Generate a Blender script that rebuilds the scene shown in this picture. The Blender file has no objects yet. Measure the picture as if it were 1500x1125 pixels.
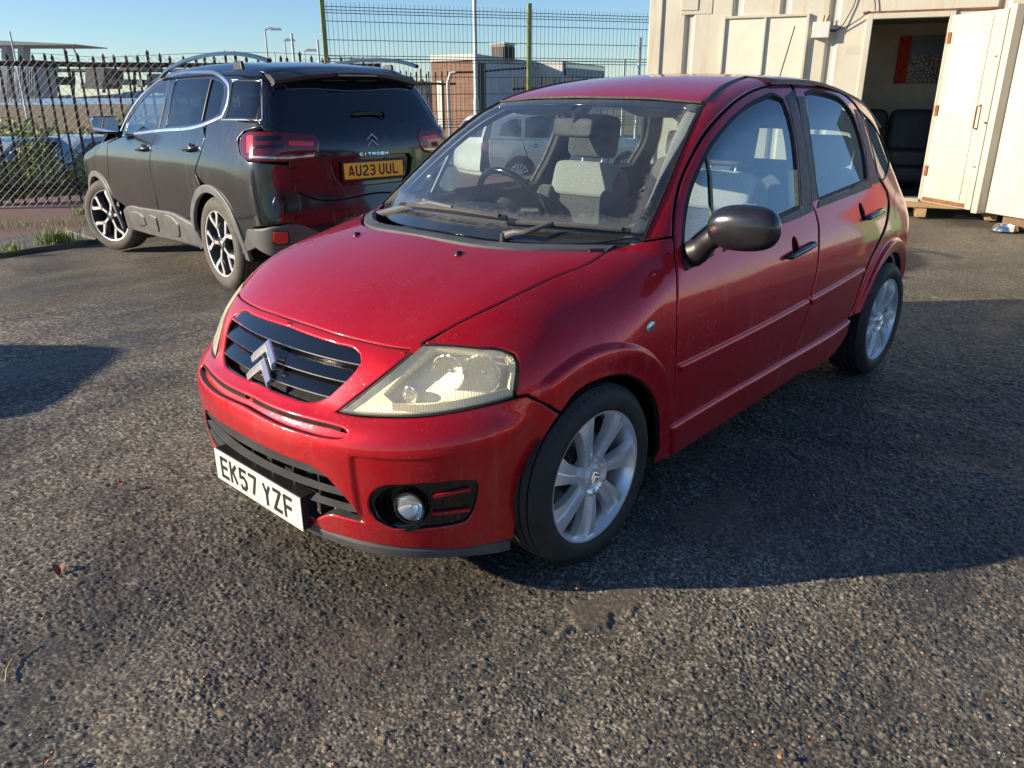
import bpy, bmesh, math, random
import numpy as np
from mathutils import Vector, Matrix, geometry as mgeo
random.seed(7); np.random.seed(7)
R = math.radians
scene = bpy.context.scene
COL = scene.collection

# ---------------------------------------------------------------- camera
PW, PH = 1500.0, 1125.0
CAMP = (1.770, 2.108, 1.411, -2.388, -0.355, -0.003, 1146.3)   # position, heading, pitch, roll, focal length in pixels

def cam_basis():
    cx, cy, cz, yaw, pit, rol, f = CAMP
    d = np.array([math.cos(yaw)*math.cos(pit), math.sin(yaw)*math.cos(pit), math.sin(pit)])
    r = np.array([math.sin(yaw), -math.cos(yaw), 0.0])
    u = np.cross(r, d)
    return np.array([cx, cy, cz]), r*math.cos(rol)+u*math.sin(rol), -r*math.sin(rol)+u*math.cos(rol), d, f

def pray(px):
    C, r, u, d, f = cam_basis()
    px = np.asarray(px, float)
    v = d + r*((px[..., 0:1]-PW/2)/f) - u*((px[..., 1:2]-PH/2)/f)
    return C, v/np.linalg.norm(v, axis=-1, keepdims=True)

def on_plane(px, axis, val):
    C, d = pray(px)
    return C + (val-C[axis])/d[axis]*d

cam_d = bpy.data.cameras.new('camera')
cam = bpy.data.objects.new('camera', cam_d); COL.objects.link(cam)
_C, _r, _u, _d, _f = cam_basis()
M = Matrix(((_r[0], _u[0], -_d[0], _C[0]), (_r[1], _u[1], -_d[1], _C[1]), (_r[2], _u[2], -_d[2], _C[2]), (0, 0, 0, 1)))
cam.matrix_world = M
cam_d.sensor_fit = 'HORIZONTAL'; cam_d.sensor_width = 36.0
cam_d.lens = _f/PW*36.0
cam_d.clip_start = 0.02; cam_d.clip_end = 4000
scene.camera = cam

# ---------------------------------------------------------------- light
SUN_EL, SUN_DIR = R(18.5), R(-40.0)          # the sun stands low, ahead and to the right of the red car
world = bpy.data.worlds.new('World'); scene.world = world; world.use_nodes = True
wn = world.node_tree.nodes; wl = world.node_tree.links
sky = wn.new('ShaderNodeTexSky'); sky.sky_type = 'NISHITA'; sky.sun_disc = False
sky.sun_elevation = SUN_EL; sky.sun_rotation = math.pi/2-SUN_DIR
sky.air_density = 1.0; sky.dust_density = 0.0; sky.ozone_density = 3.5
bg = wn['Background']; tint = wn.new('ShaderNodeMix'); tint.data_type = 'RGBA'; tint.blend_type = 'MULTIPLY'; tint.inputs[0].default_value = 1.0
tint.inputs[7].default_value = (.88, 1.0, 1.17, 1); wl.new(sky.outputs[0], tint.inputs[6]); wl.new(tint.outputs[2], bg.inputs[0]); bg.inputs[1].default_value = 0.080
sun_d = bpy.data.lights.new('sun', 'SUN'); sun_d.energy = 5.0; sun_d.angle = R(0.5); sun_d.color = (1.0, 0.86, 0.66)
sun = bpy.data.objects.new('sun', sun_d); COL.objects.link(sun)
_s = Vector((math.cos(SUN_EL)*math.cos(SUN_DIR), math.cos(SUN_EL)*math.sin(SUN_DIR), math.sin(SUN_EL)))
sun.rotation_euler = _s.to_track_quat('Z', 'Y').to_euler()
vs = scene.view_settings; vs.view_transform = 'Standard'; vs.look = 'None'; vs.exposure = 0.85; vs.gamma = 1.0
scene.render.engine = 'CYCLES'
scene.cycles.max_bounces = 10; scene.cycles.transparent_max_bounces = 16; scene.cycles.glossy_bounces = 5; scene.cycles.transmission_bounces = 8

# ---------------------------------------------------------------- objects
def link(o, parent=None):
    COL.objects.link(o)
    if parent is not None: o.parent = parent
    return o

def thing(name, label, cat, loc=(0, 0, 0), rz=0.0, group=None, rot=None):
    o = bpy.data.objects.new(name, None); o.empty_display_size = 0.2; link(o)
    o.location = loc; o.rotation_euler = rot if rot else (0, 0, rz)
    o['label'] = label; o['category'] = cat
    if group: o['group'] = group
    return o

def tag(o, label, cat, group=None):
    o['label'] = label; o['category'] = cat
    if group: o['group'] = group
    return o

def kind(o, k):
    o['kind'] = k; return o

class MB:
    """collects shapes and links them as one mesh object"""
    def __init__(s): s.v = []; s.f = []; s.m = []; s.mi = 0
    def add(s, vs, fs):
        b = len(s.v); s.v += [tuple(map(float, p)) for p in vs]
        for f in fs: s.f.append(tuple(i+b for i in f)); s.m.append(s.mi)
    def box(s, c, d, M=None, taper=1.0):
        x, y, z = d[0]/2, d[1]/2, d[2]/2; t = taper
        P = [(-x, -y, -z), (x, -y, -z), (x, y, -z), (-x, y, -z), (-x*t, -y*t, z), (x*t, -y*t, z), (x*t, y*t, z), (-x*t, y*t, z)]
        P = [Vector(p) for p in P]
        if M is not None: P = [M @ p for p in P]
        c = Vector(c); s.add([p+c for p in P], [(0, 3, 2, 1), (4, 5, 6, 7), (0, 1, 5, 4), (1, 2, 6, 5), (2, 3, 7, 6), (3, 0, 4, 7)])
        return s
    def bbox(s, a, b):
        return s.box([(a[i]+b[i])/2 for i in range(3)], [abs(b[i]-a[i]) for i in range(3)])
    def tube(s, pts, r, n=8, cap=True, rs=None, up=(0, 0, 1), flat=1.0):
        pts = [Vector(p) for p in pts]; N = len(pts); rings = []
        prev = None
        for i, p in enumerate(pts):
            t = (pts[min(i+1, N-1)]-pts[max(i-1, 0)])
            if t.length < 1e-9: t = Vector((0, 0, 1))
            t.normalize()
            u = Vector(up) if prev is None else prev
            if abs(u.dot(t)) > .98: u = Vector((1, 0, 0)) if abs(t.x) < .9 else Vector((0, 1, 0))
            a = (u-t*u.dot(t)).normalized(); b = t.cross(a); prev = a
            rr = rs[i] if rs else r
            rings.append([p+(a*math.cos(2*math.pi*k/n)*flat+b*math.sin(2*math.pi*k/n))*rr for k in range(n)])
        vs = [q for g in rings for q in g]; fs = []
        for i in range(N-1):
            for k in range(n):
                fs.append((i*n+k, i*n+(k+1) % n, (i+1)*n+(k+1) % n, (i+1)*n+k))
        if cap: fs.append(tuple(range(n))[::-1]); fs.append(tuple((N-1)*n+k for k in range(n)))
        s.add(vs, fs); return s
    def lathe(s, prof, c=(0, 0, 0), axis='z', n=32, M=None, a0=0, a1=2*math.pi, close=False):
        """prof: list of (radius, height)"""
        full = abs(a1-a0-2*math.pi) < 1e-6; m = n if full else n+1; vs = []; fs = []
        for k in range(m):
            a = a0+(a1-a0)*k/n
            for r, h in prof:
                x, y = r*math.cos(a), r*math.sin(a)
                p = Vector((x, y, h)) if axis == 'z' else (Vector((x, h, y)) if axis == 'y' else Vector((h, x, y)))
                if M is not None: p = M @ p
                vs.append(p+Vector(c))
        L = len(prof); last = L if close else L-1
        for k in range(n if full else n):
            k2 = (k+1) % m
            for i in range(last):
                j = (i+1) % L
                f = (k*L+i, k2*L+i, k2*L+j, k*L+j)
                fs.append(f if axis != 'y' else f[::-1])
        s.add(vs, fs); return s
    def prism(s, poly, d0, d1, plane='xz', M=None, off=(0, 0, 0)):
        """poly 2d; extruded along the missing axis"""
        n = len(poly)
        def P(p, d):
            q = {'xz': (p[0], d, p[1]), 'xy': (p[0], p[1], d), 'yz': (d, p[0], p[1])}[plane]
            q = Vector(q)
            return (M @ q if M is not None else q)+Vector(off)
        vs = [P(p, d0) for p in poly]+[P(p, d1) for p in poly]
        fs = [tuple(range(n)), tuple(range(2*n-1, n-1, -1))]+[(i, n+i, n+(i+1) % n, (i+1) % n) for i in range(n)]
        s.add(vs, fs); return s
    def build(s, name, mat, parent=None, smooth=None, bevel=0, sub=0, seg=2):
        me = bpy.data.meshes.new(name)
        me.from_pydata(s.v, [], s.f)
        mats = mat if isinstance(mat, (list, tuple)) else [mat]
        for m in mats: me.materials.append(m)
        if len(mats) > 1: me.polygons.foreach_set('material_index', s.m)
        bm = bmesh.new(); bm.from_mesh(me); bmesh.ops.recalc_face_normals(bm, faces=bm.faces); bm.to_mesh(me); bm.free()
        o = bpy.data.objects.new(name, me); link(o, parent)
        if bevel:
            b = o.modifiers.new('bevel', 'BEVEL'); b.width = bevel; b.segments = seg; b.limit_method = 'ANGLE'; b.angle_limit = R(35)
        if sub:
            b = o.modifiers.new('subd', 'SUBSURF'); b.levels = sub; b.render_levels = sub
        if smooth is not None:
            me.polygons.foreach_set('use_smooth', [True]*len(me.polygons))
            if smooth < 180: me.set_sharp_from_angle(angle=R(smooth))
        me.update()
        return o

def copy_tree(o, parent=None):
    c = o.copy(); COL.objects.link(c)
    if parent is not None: c.parent = parent
    for ch in list(o.children): copy_tree(ch, c)
    return c

# ---------------------------------------------------------------- materials
class NT:
    def __init__(s, name):
        s.m = bpy.data.materials.new(name); s.m.use_nodes = True
        s.t = s.m.node_tree; s.n = s.t.nodes; s.l = s.t.links
        s.b = s.n['Principled BSDF']; s.out = s.n['Material Output']
    def new(s, t, **k):
        n = s.n.new(t)
        for a, b in k.items(): setattr(n, a, b)
        return n
    def set(s, n, sock, v):
        if isinstance(v, bpy.types.NodeSocket): s.l.new(v, n.inputs[sock])
        else: n.inputs[sock].default_value = v
        return s
    def coord(s, kind='Object'): return s.new('ShaderNodeTexCoord').outputs[kind]
    def pos(s): return s.new('ShaderNodeNewGeometry').outputs['Position']
    def mapping(s, vec, scale=(1, 1, 1), loc=(0, 0, 0), rot=(0, 0, 0)):
        n = s.new('ShaderNodeMapping'); s.l.new(vec, n.inputs[0]); n.inputs['Scale'].default_value = scale
        n.inputs['Location'].default_value = loc; n.inputs['Rotation'].default_value = rot; return n.outputs[0]
    def noise(s, vec, scale, detail=4, rough=.55, dist=0.0, out=0):
        n = s.new('ShaderNodeTexNoise'); s.l.new(vec, n.inputs['Vector']); n.inputs['Scale'].default_value = scale
        n.inputs['Detail'].default_value = detail; n.inputs['Roughness'].default_value = rough; n.inputs['Distortion'].default_value = dist
        return n.outputs[out]
    def voro(s, vec, scale, feature='F1', out=0, rand=1.0):
        n = s.new('ShaderNodeTexVoronoi', feature=feature); s.l.new(vec, n.inputs['Vector']); n.inputs['Scale'].default_value = scale
        n.inputs['Randomness'].default_value = rand
        return n.outputs[out]
    def ramp(s, fac, stops, interp='LINEAR'):
        n = s.new('ShaderNodeValToRGB'); s.l.new(fac, n.inputs[0]); cr = n.color_ramp; cr.interpolation = interp
        while len(cr.elements) < len(stops): cr.elements.new(.5)
        for e, (p, c) in zip(cr.elements, stops):
            e.position = p; e.color = (c, c, c, 1) if isinstance(c, (int, float)) else (*c[:3], 1)
        return n.outputs[0]
    def mix(s, fac, a, b, blend='MIX'):
        n = s.new('ShaderNodeMix', data_type='RGBA', blend_type=blend)
        for k, v in ((0, fac), (6, a), (7, b)):
            if isinstance(v, bpy.types.NodeSocket): s.l.new(v, n.inputs[k])
            else: n.inputs[k].default_value = v if k == 0 else ((v, v, v, 1) if isinstance(v, (int, float)) else (*v[:3], 1))
        return n.outputs[2]
    def math(s, op, a, b=0.0, c=0.0, clamp=False):
        n = s.new('ShaderNodeMath', operation=op, use_clamp=clamp)
        for k, v in enumerate((a, b, c)):
            if isinstance(v, bpy.types.NodeSocket): s.l.new(v, n.inputs[k])
            else: n.inputs[k].default_value = v
        return n.outputs[0]
    def bump(s, h, strength=.3, dist=.01, normal=None):
        n = s.new('ShaderNodeBump'); s.l.new(h, n.inputs['Height']); n.inputs['Strength'].default_value = strength; n.inputs['Distance'].default_value = dist
        if normal is not None: s.l.new(normal, n.inputs['Normal'])
        return n.outputs[0]
    def P(s, **k):
        names = dict(color='Base Color', rough='Roughness', metal='Metallic', normal='Normal', coat='Coat Weight', coatr='Coat Roughness', spec='Specular IOR Level',
                     trans='Transmission Weight', ior='IOR', alpha='Alpha', emis='Emission Color', emist='Emission Strength', coatn='Coat Normal', sheen='Sheen Weight', sub='Subsurface Weight')
        for a, v in k.items():
            i = s.b.inputs[names[a]]
            if isinstance(v, bpy.types.NodeSocket): s.l.new(v, i)
            elif a in ('color', 'emis'): i.default_value = (*v[:3], 1)
            else: i.default_value = v
        return s.m

def simple(name, color, rough=.5, metal=0.0, coat=0.0, var=.12, vs=8.0, bump=0.0, bs=60.0, spec=.5):
    t = NT(name); c = t.coord()
    n = t.noise(c, vs, 5, .6)
    col = t.mix(t.ramp(n, [(.3, 0.0), (.7, 1.0)]), tuple(x*(1-var) for x in color), tuple(min(1, x*(1+var)) for x in color))
    rr = t.ramp(t.noise(c, vs*2.3, 4), [(.3, max(.02, rough*.85)), (.7, min(1, rough*1.15))])
    t.P(color=col, rough=rr, metal=metal, coat=coat, spec=spec)
    if bump: t.P(normal=t.bump(t.noise(c, bs, 4, .6), bump, .004))
    return t.m

def glass_mat(name, tint=(.86, .92, .9), rough=0.0, haze=0.0, dark=1.0, hcol=(.55, .56, .54), edge=None, refl=.07):
    """thin car glass: tinted see-through with a mirror coat, dust haze where given"""
    t = NT(name); c = t.coord()
    tr = t.new('ShaderNodeBsdfTransparent'); tr.inputs[0].default_value = (*[x*dark for x in tint], 1)
    gl = t.new('ShaderNodeBsdfGlossy'); gl.inputs['Roughness'].default_value = rough+.004; gl.inputs['Color'].default_value = (.95, .97, 1, 1)
    lw = t.new('ShaderNodeLayerWeight'); lw.inputs[0].default_value = .5
    fr = t.math('ADD', refl, t.math('MULTIPLY', .90-refl, t.math('POWER', lw.outputs['Facing'], 4.6)))
    m1 = t.new('ShaderNodeMixShader'); t.l.new(fr, m1.inputs[0]); t.l.new(tr.outputs[0], m1.inputs[1]); t.l.new(gl.outputs[0], m1.inputs[2])
    df = t.new('ShaderNodeBsdfDiffuse'); df.inputs[0].default_value = (*hcol, 1)
    hz = t.ramp(t.noise(c, 3.0, 6, .65), [(.35, haze*.25), (.75, haze)])
    if edge:       # dried smears where the wipers do not reach
        sp = t.new('ShaderNodeSeparateXYZ'); t.l.new(c, sp.inputs[0]); ay = t.math('ABSOLUTE', sp.outputs[1])
        lim = t.math('SUBTRACT', .70, t.math('MULTIPLY', t.math('ADD', sp.outputs[0], .38), -.26))      # narrows towards the roof
        m_ = t.math('SUBTRACT', ay, t.math('SUBTRACT', lim, .095)); m_ = t.math('ADD', m_, t.math('MULTIPLY', t.math('SUBTRACT', t.noise(c, 30, 7, .75), .5), .11))
        lo_ = t.math('SUBTRACT', 1.030, sp.outputs[2]); lo_ = t.math('ADD', lo_, t.math('MULTIPLY', t.math('SUBTRACT', t.noise(c, 45, 7, .8), .5), .09))
        sm = t.math('MAXIMUM', t.ramp(m_, [(.0, 0.0), (.015, 1.0), (.035, 1.0), (.05, 0.0)]), t.ramp(lo_, [(0.0, 0.0), (.015, .8), (.035, .8), (.05, 0.0)]))
        hz = t.math('ADD', hz, t.math('MULTIPLY', sm, edge), clamp=True)
    m2 = t.new('ShaderNodeMixShader'); t.l.new(hz, m2.inputs[0]); t.l.new(m1.outputs[0], m2.inputs[1]); t.l.new(df.outputs[0], m2.inputs[2])
    t.l.new(m2.outputs[0], t.out.inputs[0])
    return t.m
# ---------------------------------------------------------------- surfaces: a car body is a smooth solid f(p) < 0; its panels are cut from that solid
def natspline(xs, ys):
    """dense table of the natural cubic spline through (xs, ys); returns evaluator"""
    xs = np.asarray(xs, float); ys = np.asarray(ys, float)
    o = np.argsort(xs); xs = xs[o]; ys = ys[o]; n = len(xs); h = np.diff(xs)
    A = np.eye(n); B = np.zeros((n,)+ys.shape[1:])
    for i in range(1, n-1):
        A[i, i-1] = h[i-1]; A[i, i] = 2*(h[i-1]+h[i]); A[i, i+1] = h[i]
        B[i] = 6*((ys[i+1]-ys[i])/h[i]-(ys[i]-ys[i-1])/h[i-1])
    m = np.linalg.solve(A, B)
    def ev(x):
        x = np.clip(x, xs[0], xs[-1]); k = np.clip(np.searchsorted(xs, x)-1, 0, n-2)
        hh = h[k]; a = (xs[k+1]-x)/hh; b = (x-xs[k])/hh
        if ys.ndim > 1: a = a[..., None]; b = b[..., None]; hh = hh[..., None]
        return a*ys[k]+b*ys[k+1]+((a**3-a)*m[k]+(b**3-b)*m[k+1])*hh*hh/6
    return ev

def tensor(xs, zs, T):
    """bicubic table T[i][j] at (xs[i], zs[j])"""
    cx = natspline(xs, np.eye(len(xs))); cz = natspline(zs, np.eye(len(zs))); T = np.asarray(T, float)
    xs = np.asarray(xs); zs = np.asarray(zs)
    if np.any(np.diff(xs) < 0): T = T[np.argsort(xs)]; cx = natspline(np.sort(xs), np.eye(len(xs)))
    def ev(x, z): return np.einsum('ni,ij,nj->n', cx(x), T, cz(z))
    return ev

def smax(a, b, k):
    h = np.clip(1-np.abs(a-b)/k, 0, 1); return np.maximum(a, b)+k*h*h/4

def sstep(x, a, b):
    t = np.clip((x-a)/(b-a), 0, 1); return t*t*(3-2*t)

def grad(f, P, e=2e-3):
    g = np.stack([f(P+np.eye(3)[i]*e)-f(P-np.eye(3)[i]*e) for i in range(3)], 1)
    return g/np.maximum(np.linalg.norm(g, axis=1, keepdims=True), 1e-9)

def march(f, O, D, t0=0.0, t1=8.0, step=.02, outward=False):
    """first crossing of f along O+tD; outward: start inside"""
    O = np.broadcast_to(O, D.shape).astype(float); N = len(D)
    t = np.full(N, t0); lo = np.full(N, np.nan); hi = np.full(N, np.nan); act = np.ones(N, bool)
    best = np.full(N, 1e9); bt = np.full(N, t0)
    sgn = -1.0 if outward else 1.0
    tt = t0; prev = t.copy()
    while tt < t1 and act.any():
        idx = np.where(act)[0]
        v = sgn*f(O[idx]+D[idx]*tt)
        b = v < best[idx]; best[idx[b]] = v[b]; bt[idx[b]] = tt
        hit = v <= 0
        hi[idx[hit]] = tt; lo[idx[hit]] = tt-step; act[idx[hit]] = False
        tt += step
    miss = np.isnan(hi)
    a = np.where(miss, bt, lo); b = np.where(miss, bt, hi)
    for _ in range(22):
        m = (a+b)/2; s = sgn*f(O+D*m[:, None]) > 0
        a = np.where(s, m, a); b = np.where(s, b, m)
    return O+D*((a+b)/2)[:, None], miss

def cast_px(f, pts, off=0.0, t0=.6, t1=9.0, T=None):
    """photo points seen on the solid"""
    C, D = pray(np.asarray(pts, float)); g = (lambda P: f(P)+off) if off else f
    if T is not None:                     # a placed car: work in its own frame
        C = T.inv(C[None])[0]; D = T.invdir(D)
    return march(g, C[None], D, t0, t1, .02)[0]

def resample(P, step, closed=True, corner=32.0):
    """dense smooth curve through P (k x d); sharp corners are kept"""
    P = np.asarray(P, float); n = len(P); out = []
    segs = n if closed else n-1
    def at(i): return P[i % n] if closed else P[min(max(i, 0), n-1)]
    def sharp(i):
        if not closed and (i % n in (0, n-1)): return True
        a = at(i)-at(i-1); b = at(i+1)-at(i)
        c = np.dot(a, b)/max(1e-9, np.linalg.norm(a)*np.linalg.norm(b))
        return math.degrees(math.acos(max(-1, min(1, c)))) > corner
    sh = [sharp(i) for i in range(n)]
    for i in range(segs):
        p0, p1, p2, p3 = at(i-1), at(i), at(i+1), at(i+2)
        L = np.linalg.norm(p2-p1); m = max(1, int(math.ceil(L/step)))
        d1 = max(1e-6, np.linalg.norm(p1-p0)); d2 = max(1e-6, L); d3 = max(1e-6, np.linalg.norm(p3-p2))
        m1 = (p2-p1) if sh[i % n] else ((p1-p0)/d1*d2*d2/(d1+d2)+(p2-p1)*d1/(d1+d2))
        m2 = (p2-p1) if sh[(i+1) % n] else ((p3-p2)/d3*d2*d2/(d2+d3)+(p2-p1)*d3/(d2+d3))
        for k in range(m):
            t = k/m; t2, t3 = t*t, t*t*t
            out.append((2*t3-3*t2+1)*p1+(t3-2*t2+t)*m1+(-2*t3+3*t2)*p2+(t3-t2)*m2)
    if not closed: out.append(P[-1])
    return np.array(out)

def inpoly(pts, poly):
    x, y = pts[:, 0], pts[:, 1]; c = np.zeros(len(pts), bool); n = len(poly)
    for i in range(n):
        x0, y0 = poly[i-1]; x1, y1 = poly[i]
        if y0 == y1: continue
        m = ((y0 > y) != (y1 > y)) & (x < (x1-x0)*(y-y0)/(y1-y0)+x0)
        c ^= m
    return c

def area2(p): return .5*np.sum(p[:, 0]*np.roll(p[:, 1], -1)-np.roll(p[:, 0], -1)*p[:, 1])

def inset(p, d):
    """move a loop towards the panel by d; loop order decides the side (ccw = inwards)"""
    n = len(p); a = p-np.roll(p, 1, 0); b = np.roll(p, -1, 0)-p
    a /= np.maximum(np.linalg.norm(a, axis=1, keepdims=True), 1e-9); b /= np.maximum(np.linalg.norm(b, axis=1, keepdims=True), 1e-9)
    na = np.stack([-a[:, 1], a[:, 0]], 1); nb = np.stack([-b[:, 1], b[:, 0]], 1)
    m = na+nb; L = np.linalg.norm(m, axis=1, keepdims=True); m = m/np.maximum(L, .3)
    c = np.maximum(np.sum(m*na, 1, keepdims=True), .5)
    return p+m/c*d

PAINTS = []
class Proj:
    """how a panel is laid flat: parallel along an outward axis, or as seen from a point inside the solid"""
    def __init__(s, axis, center=None, up=(0, 0, 1)):
        a = np.array(axis, float); a /= np.linalg.norm(a); s.a = a
        u = np.array(up, float)
        if abs(u@a) > .95: u = np.array([1., 0, 0])
        s.r = np.cross(u, a); s.r /= np.linalg.norm(s.r); s.u = np.cross(a, s.r)
        s.c = None if center is None else np.array(center, float)
    def uv(s, P):
        P = np.asarray(P, float)
        if s.c is None: return np.stack([P@s.r, P@s.u], 1)
        q = P-s.c; z = q@s.a
        return np.stack([(q@s.r)/z, (q@s.u)/z], 1)
    def scale(s, P): return 1.0 if s.c is None else float(np.mean((np.asarray(P)-s.c)@s.a))
    def lift(s, uv, f, far=3.0):
        if s.c is None:
            O = uv[:, 0:1]*s.r+uv[:, 1:2]*s.u+s.a*s.h0
            return march(f, O, np.broadcast_to(-s.a, O.shape).copy(), 0, s.h1, .02)[0]
        D = s.a+uv[:, 0:1]*s.r+uv[:, 1:2]*s.u; D = D/np.linalg.norm(D, axis=1, keepdims=True)
        return march(f, np.broadcast_to(s.c, D.shape), D, 0.0, far, .02, outward=True)[0]
    def fit(s, P):
        if s.c is None:
            h = np.asarray(P)@s.a; s.h0 = h.max()+.25; s.h1 = (h.max()-h.min())+.7

def mesh_obj(name, V, F, mat, parent=None, N=None, smooth=True):
    me = bpy.data.meshes.new(name); me.from_pydata(np.asarray(V).tolist(), [], F)
    for m in (mat if isinstance(mat, (list, tuple)) else [mat]): me.materials.append(m)
    if smooth: me.polygons.foreach_set('use_smooth', [True]*len(me.polygons))
    me.update()
    if N is not None: me.normals_split_custom_set_from_vertices(np.asarray(N).tolist())
    o = bpy.data.objects.new(name, me); link(o, parent); return o

def mirror_obj(o, name=None, parent=None):
    """the same piece on the other side of the car (y -> -y)"""
    me = o.data.copy(); n = len(me.vertices); co = np.empty(n*3); me.vertices.foreach_get('co', co)
    co = co.reshape(-1, 3); co[:, 1] *= -1
    F = [tuple(p.vertices)[::-1] for p in me.polygons]; mi = [p.material_index for p in me.polygons]
    N = None
    if o.get('cn') is not None or o.data.has_custom_normals:
        nn = np.zeros((n, 3))
        cn = np.empty(len(me.loops)*3); me.corner_normals.foreach_get('vector', cn); cn = cn.reshape(-1, 3)
        li = np.empty(len(me.loops), int); me.loops.foreach_get('vertex_index', li); nn[li] = cn; nn[:, 1] *= -1; N = nn
    q = mesh_obj(name or o.name.split('.')[0], co, F, list(o.data.materials), parent or o.parent, N)
    q.data.polygons.foreach_set('material_index', mi)
    if N is None:
        at = o.data.attributes.get('sharp_edge')
        if at is not None and len(at.data): q.data.set_sharp_from_angle(angle=R(35))
    for m in o.modifiers:
        w = q.modifiers.new(m.name, m.type)
        if m.type == 'BEVEL': w.width = m.width; w.segments = m.segments; w.limit_method = 'ANGLE'; w.angle_limit = m.angle_limit
        if m.type == 'SUBSURF': w.levels = m.levels; w.render_levels = m.render_levels
        if m.type == 'SOLIDIFY': w.thickness = m.thickness; w.offset = m.offset
    for k in ('label', 'kind'):
        if k in o: q[k] = o[k]
    return q

def panel(name, f, outline, pj, mat, parent=None, holes=(), step=.016, off=0.0, gap=.0021, rnd=.004, depth=.014, flange=.006, corner=32, hole_depth=None, hole_fl=0.0, mirror=False, hgap=0.0, raw=False, extra=None):
    """cut one body panel out of the solid f. outline/holes: 3-D loops lying on it."""
    g = (lambda P: f(P)+off) if off else f
    loops = []
    for k, L in enumerate([outline]+list(holes)):
        L = np.asarray(L, float); rs = resample(L, step*.8, True, corner); loops.append(rs)
    pj.fit(np.concatenate(loops))
    sc = pj.scale(loops[0])
    V = []; F = []; Nn = []; inner = []; MI = []
    def put(P, N):
        b = sum(len(x) for x in V); V.append(P); Nn.append(N); return b
    for k, L in enumerate(loops):
        uv = pj.uv(L)
        ccw = area2(uv) > 0
        if (k == 0) != ccw: uv = uv[::-1].copy()
        gp = gap if k == 0 else hgap
        dp = depth if (k == 0 or hole_depth is None) else hole_depth
        fl = flange if k == 0 else hole_fl
        offs = [(gp+rnd*1.3, 0.0, 0.0), (gp+rnd*.45, rnd*.22, .45), (gp, rnd, 1.2), (gp, dp, 3.0)]
        if fl: offs.append((gp-fl, dp+.001, 0.0))
        rings = []
        for (io, dd, tilt) in offs:
            q = inset(uv, io/sc)
            P = pj.lift(q, g); N = grad(g, P)
            q2 = inset(uv, (io-.004)/sc); P2 = pj.lift(q2, g); e = P2-P; e -= N*np.sum(e*N, 1, keepdims=True)
            e /= np.maximum(np.linalg.norm(e, axis=1, keepdims=True), 1e-9)
            NN = N+e*tilt; NN /= np.linalg.norm(NN, axis=1, keepdims=True)
            rings.append((q, put(P-N*dd, NN)))
        inner.append(rings[0])
        n = len(uv)
        for ri, ((qa, a), (qb, b)) in enumerate(zip(rings[:-1], rings[1:])):
            for i in range(n):
                j = (i+1) % n; F.append((a+i, b+i, b+j, a+j)); MI.append(1 if ri >= 2 else 0)
    # interior grid
    q0 = inner[0][0]; lo = q0.min(0); hi = q0.max(0); st = step/sc
    gx = np.arange(lo[0]+st*.5, hi[0], st); gy = np.arange(lo[1]+st*.5, hi[1], st*.866)
    G = np.array([(x+(st*.5 if j % 2 else 0), y) for j, y in enumerate(gy) for x in gx])
    if len(G):
        ok = inpoly(G, q0)
        for q, _ in inner[1:]: ok &= ~inpoly(G, q)
        G = G[ok]
        if extra is not None:
            X = pj.uv(extra); okx = inpoly(X, q0)
            for q, _ in inner[1:]: okx &= ~inpoly(X, q)
            X = X[okx]; B = np.concatenate([q for q, _ in inner])
            if len(X):
                X = X[np.array([np.min(((x-B)**2).sum(1)) > (.004/sc)**2 for x in X])]
            if len(X) and len(G):
                k2 = np.array([np.min(((x-X)**2).sum(1)) > (.007/sc)**2 for x in G]); G = np.concatenate([G[k2], X])
                extra_n = len(X)
        if len(G):
            B = np.concatenate([q for q, _ in inner]); keep = np.ones(len(G), bool)
            for i in range(0, len(G), 2000):
                d = np.min(((G[i:i+2000, None]-B[None])**2).sum(2), 1); keep[i:i+2000] = d > (st*.5)**2
            if extra is not None and len(X): keep[-len(X):] = True
            G = G[keep]
    allq = np.concatenate([q for q, _ in inner]+([G] if len(G) else []))
    edges = []; b0 = 0; idx = []
    for q, b in inner:
        n = len(q); edges += [(b0+i, b0+(i+1) % n) for i in range(n)]; idx += [b+i for i in range(n)]; b0 += n
    if len(G):
        P = pj.lift(G, g); b = put(P, grad(g, P)); idx += [b+i for i in range(len(G))]
    vo, eo, fo, ov, oe, of = mgeo.delaunay_2d_cdt([Vector(p) for p in allq.tolist()], edges, [], 0, 1e-9)
    vo = np.array([tuple(p) for p in vo]); tri = np.array([t for t in fo if len(t) == 3], int).reshape(-1, 3)
    cen = vo[tri].mean(1); ok = inpoly(cen, inner[0][0])
    for q, _ in inner[1:]: ok &= ~inpoly(cen, q)
    mp = [ov[i][0] if len(ov[i]) else None for i in range(len(vo))]
    for t in tri[ok]:
        m = [mp[i] for i in t]
        if None in m: continue
        F.append(tuple(idx[i] for i in m))
    Vv = np.concatenate(V); Nv = np.concatenate(Nn)
    # faces outward
    T = [f_ for f_ in F]; out = []
    for t in T:
        p = Vv[list(t)]; nn = np.cross(p[1]-p[0], p[2]-p[0])+(np.cross(p[2]-p[0], p[3]-p[0]) if len(t) == 4 else 0)
        out.append(t if nn@Nv[list(t)].mean(0) >= 0 else t[::-1])
    if raw: return Vv, out, Nv
    paint_ = mat in PAINTS and off >= 0
    o = mesh_obj(name, Vv, out, [mat, MAT['inner']] if paint_ else mat, parent, Nv)
    if paint_:
        mi = np.zeros(len(out), np.int32); mi[:len(MI)] = MI; o.data.polygons.foreach_set('material_index', mi)
    if mirror: return o, mirror_obj(o, parent=parent)
    return o

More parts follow.
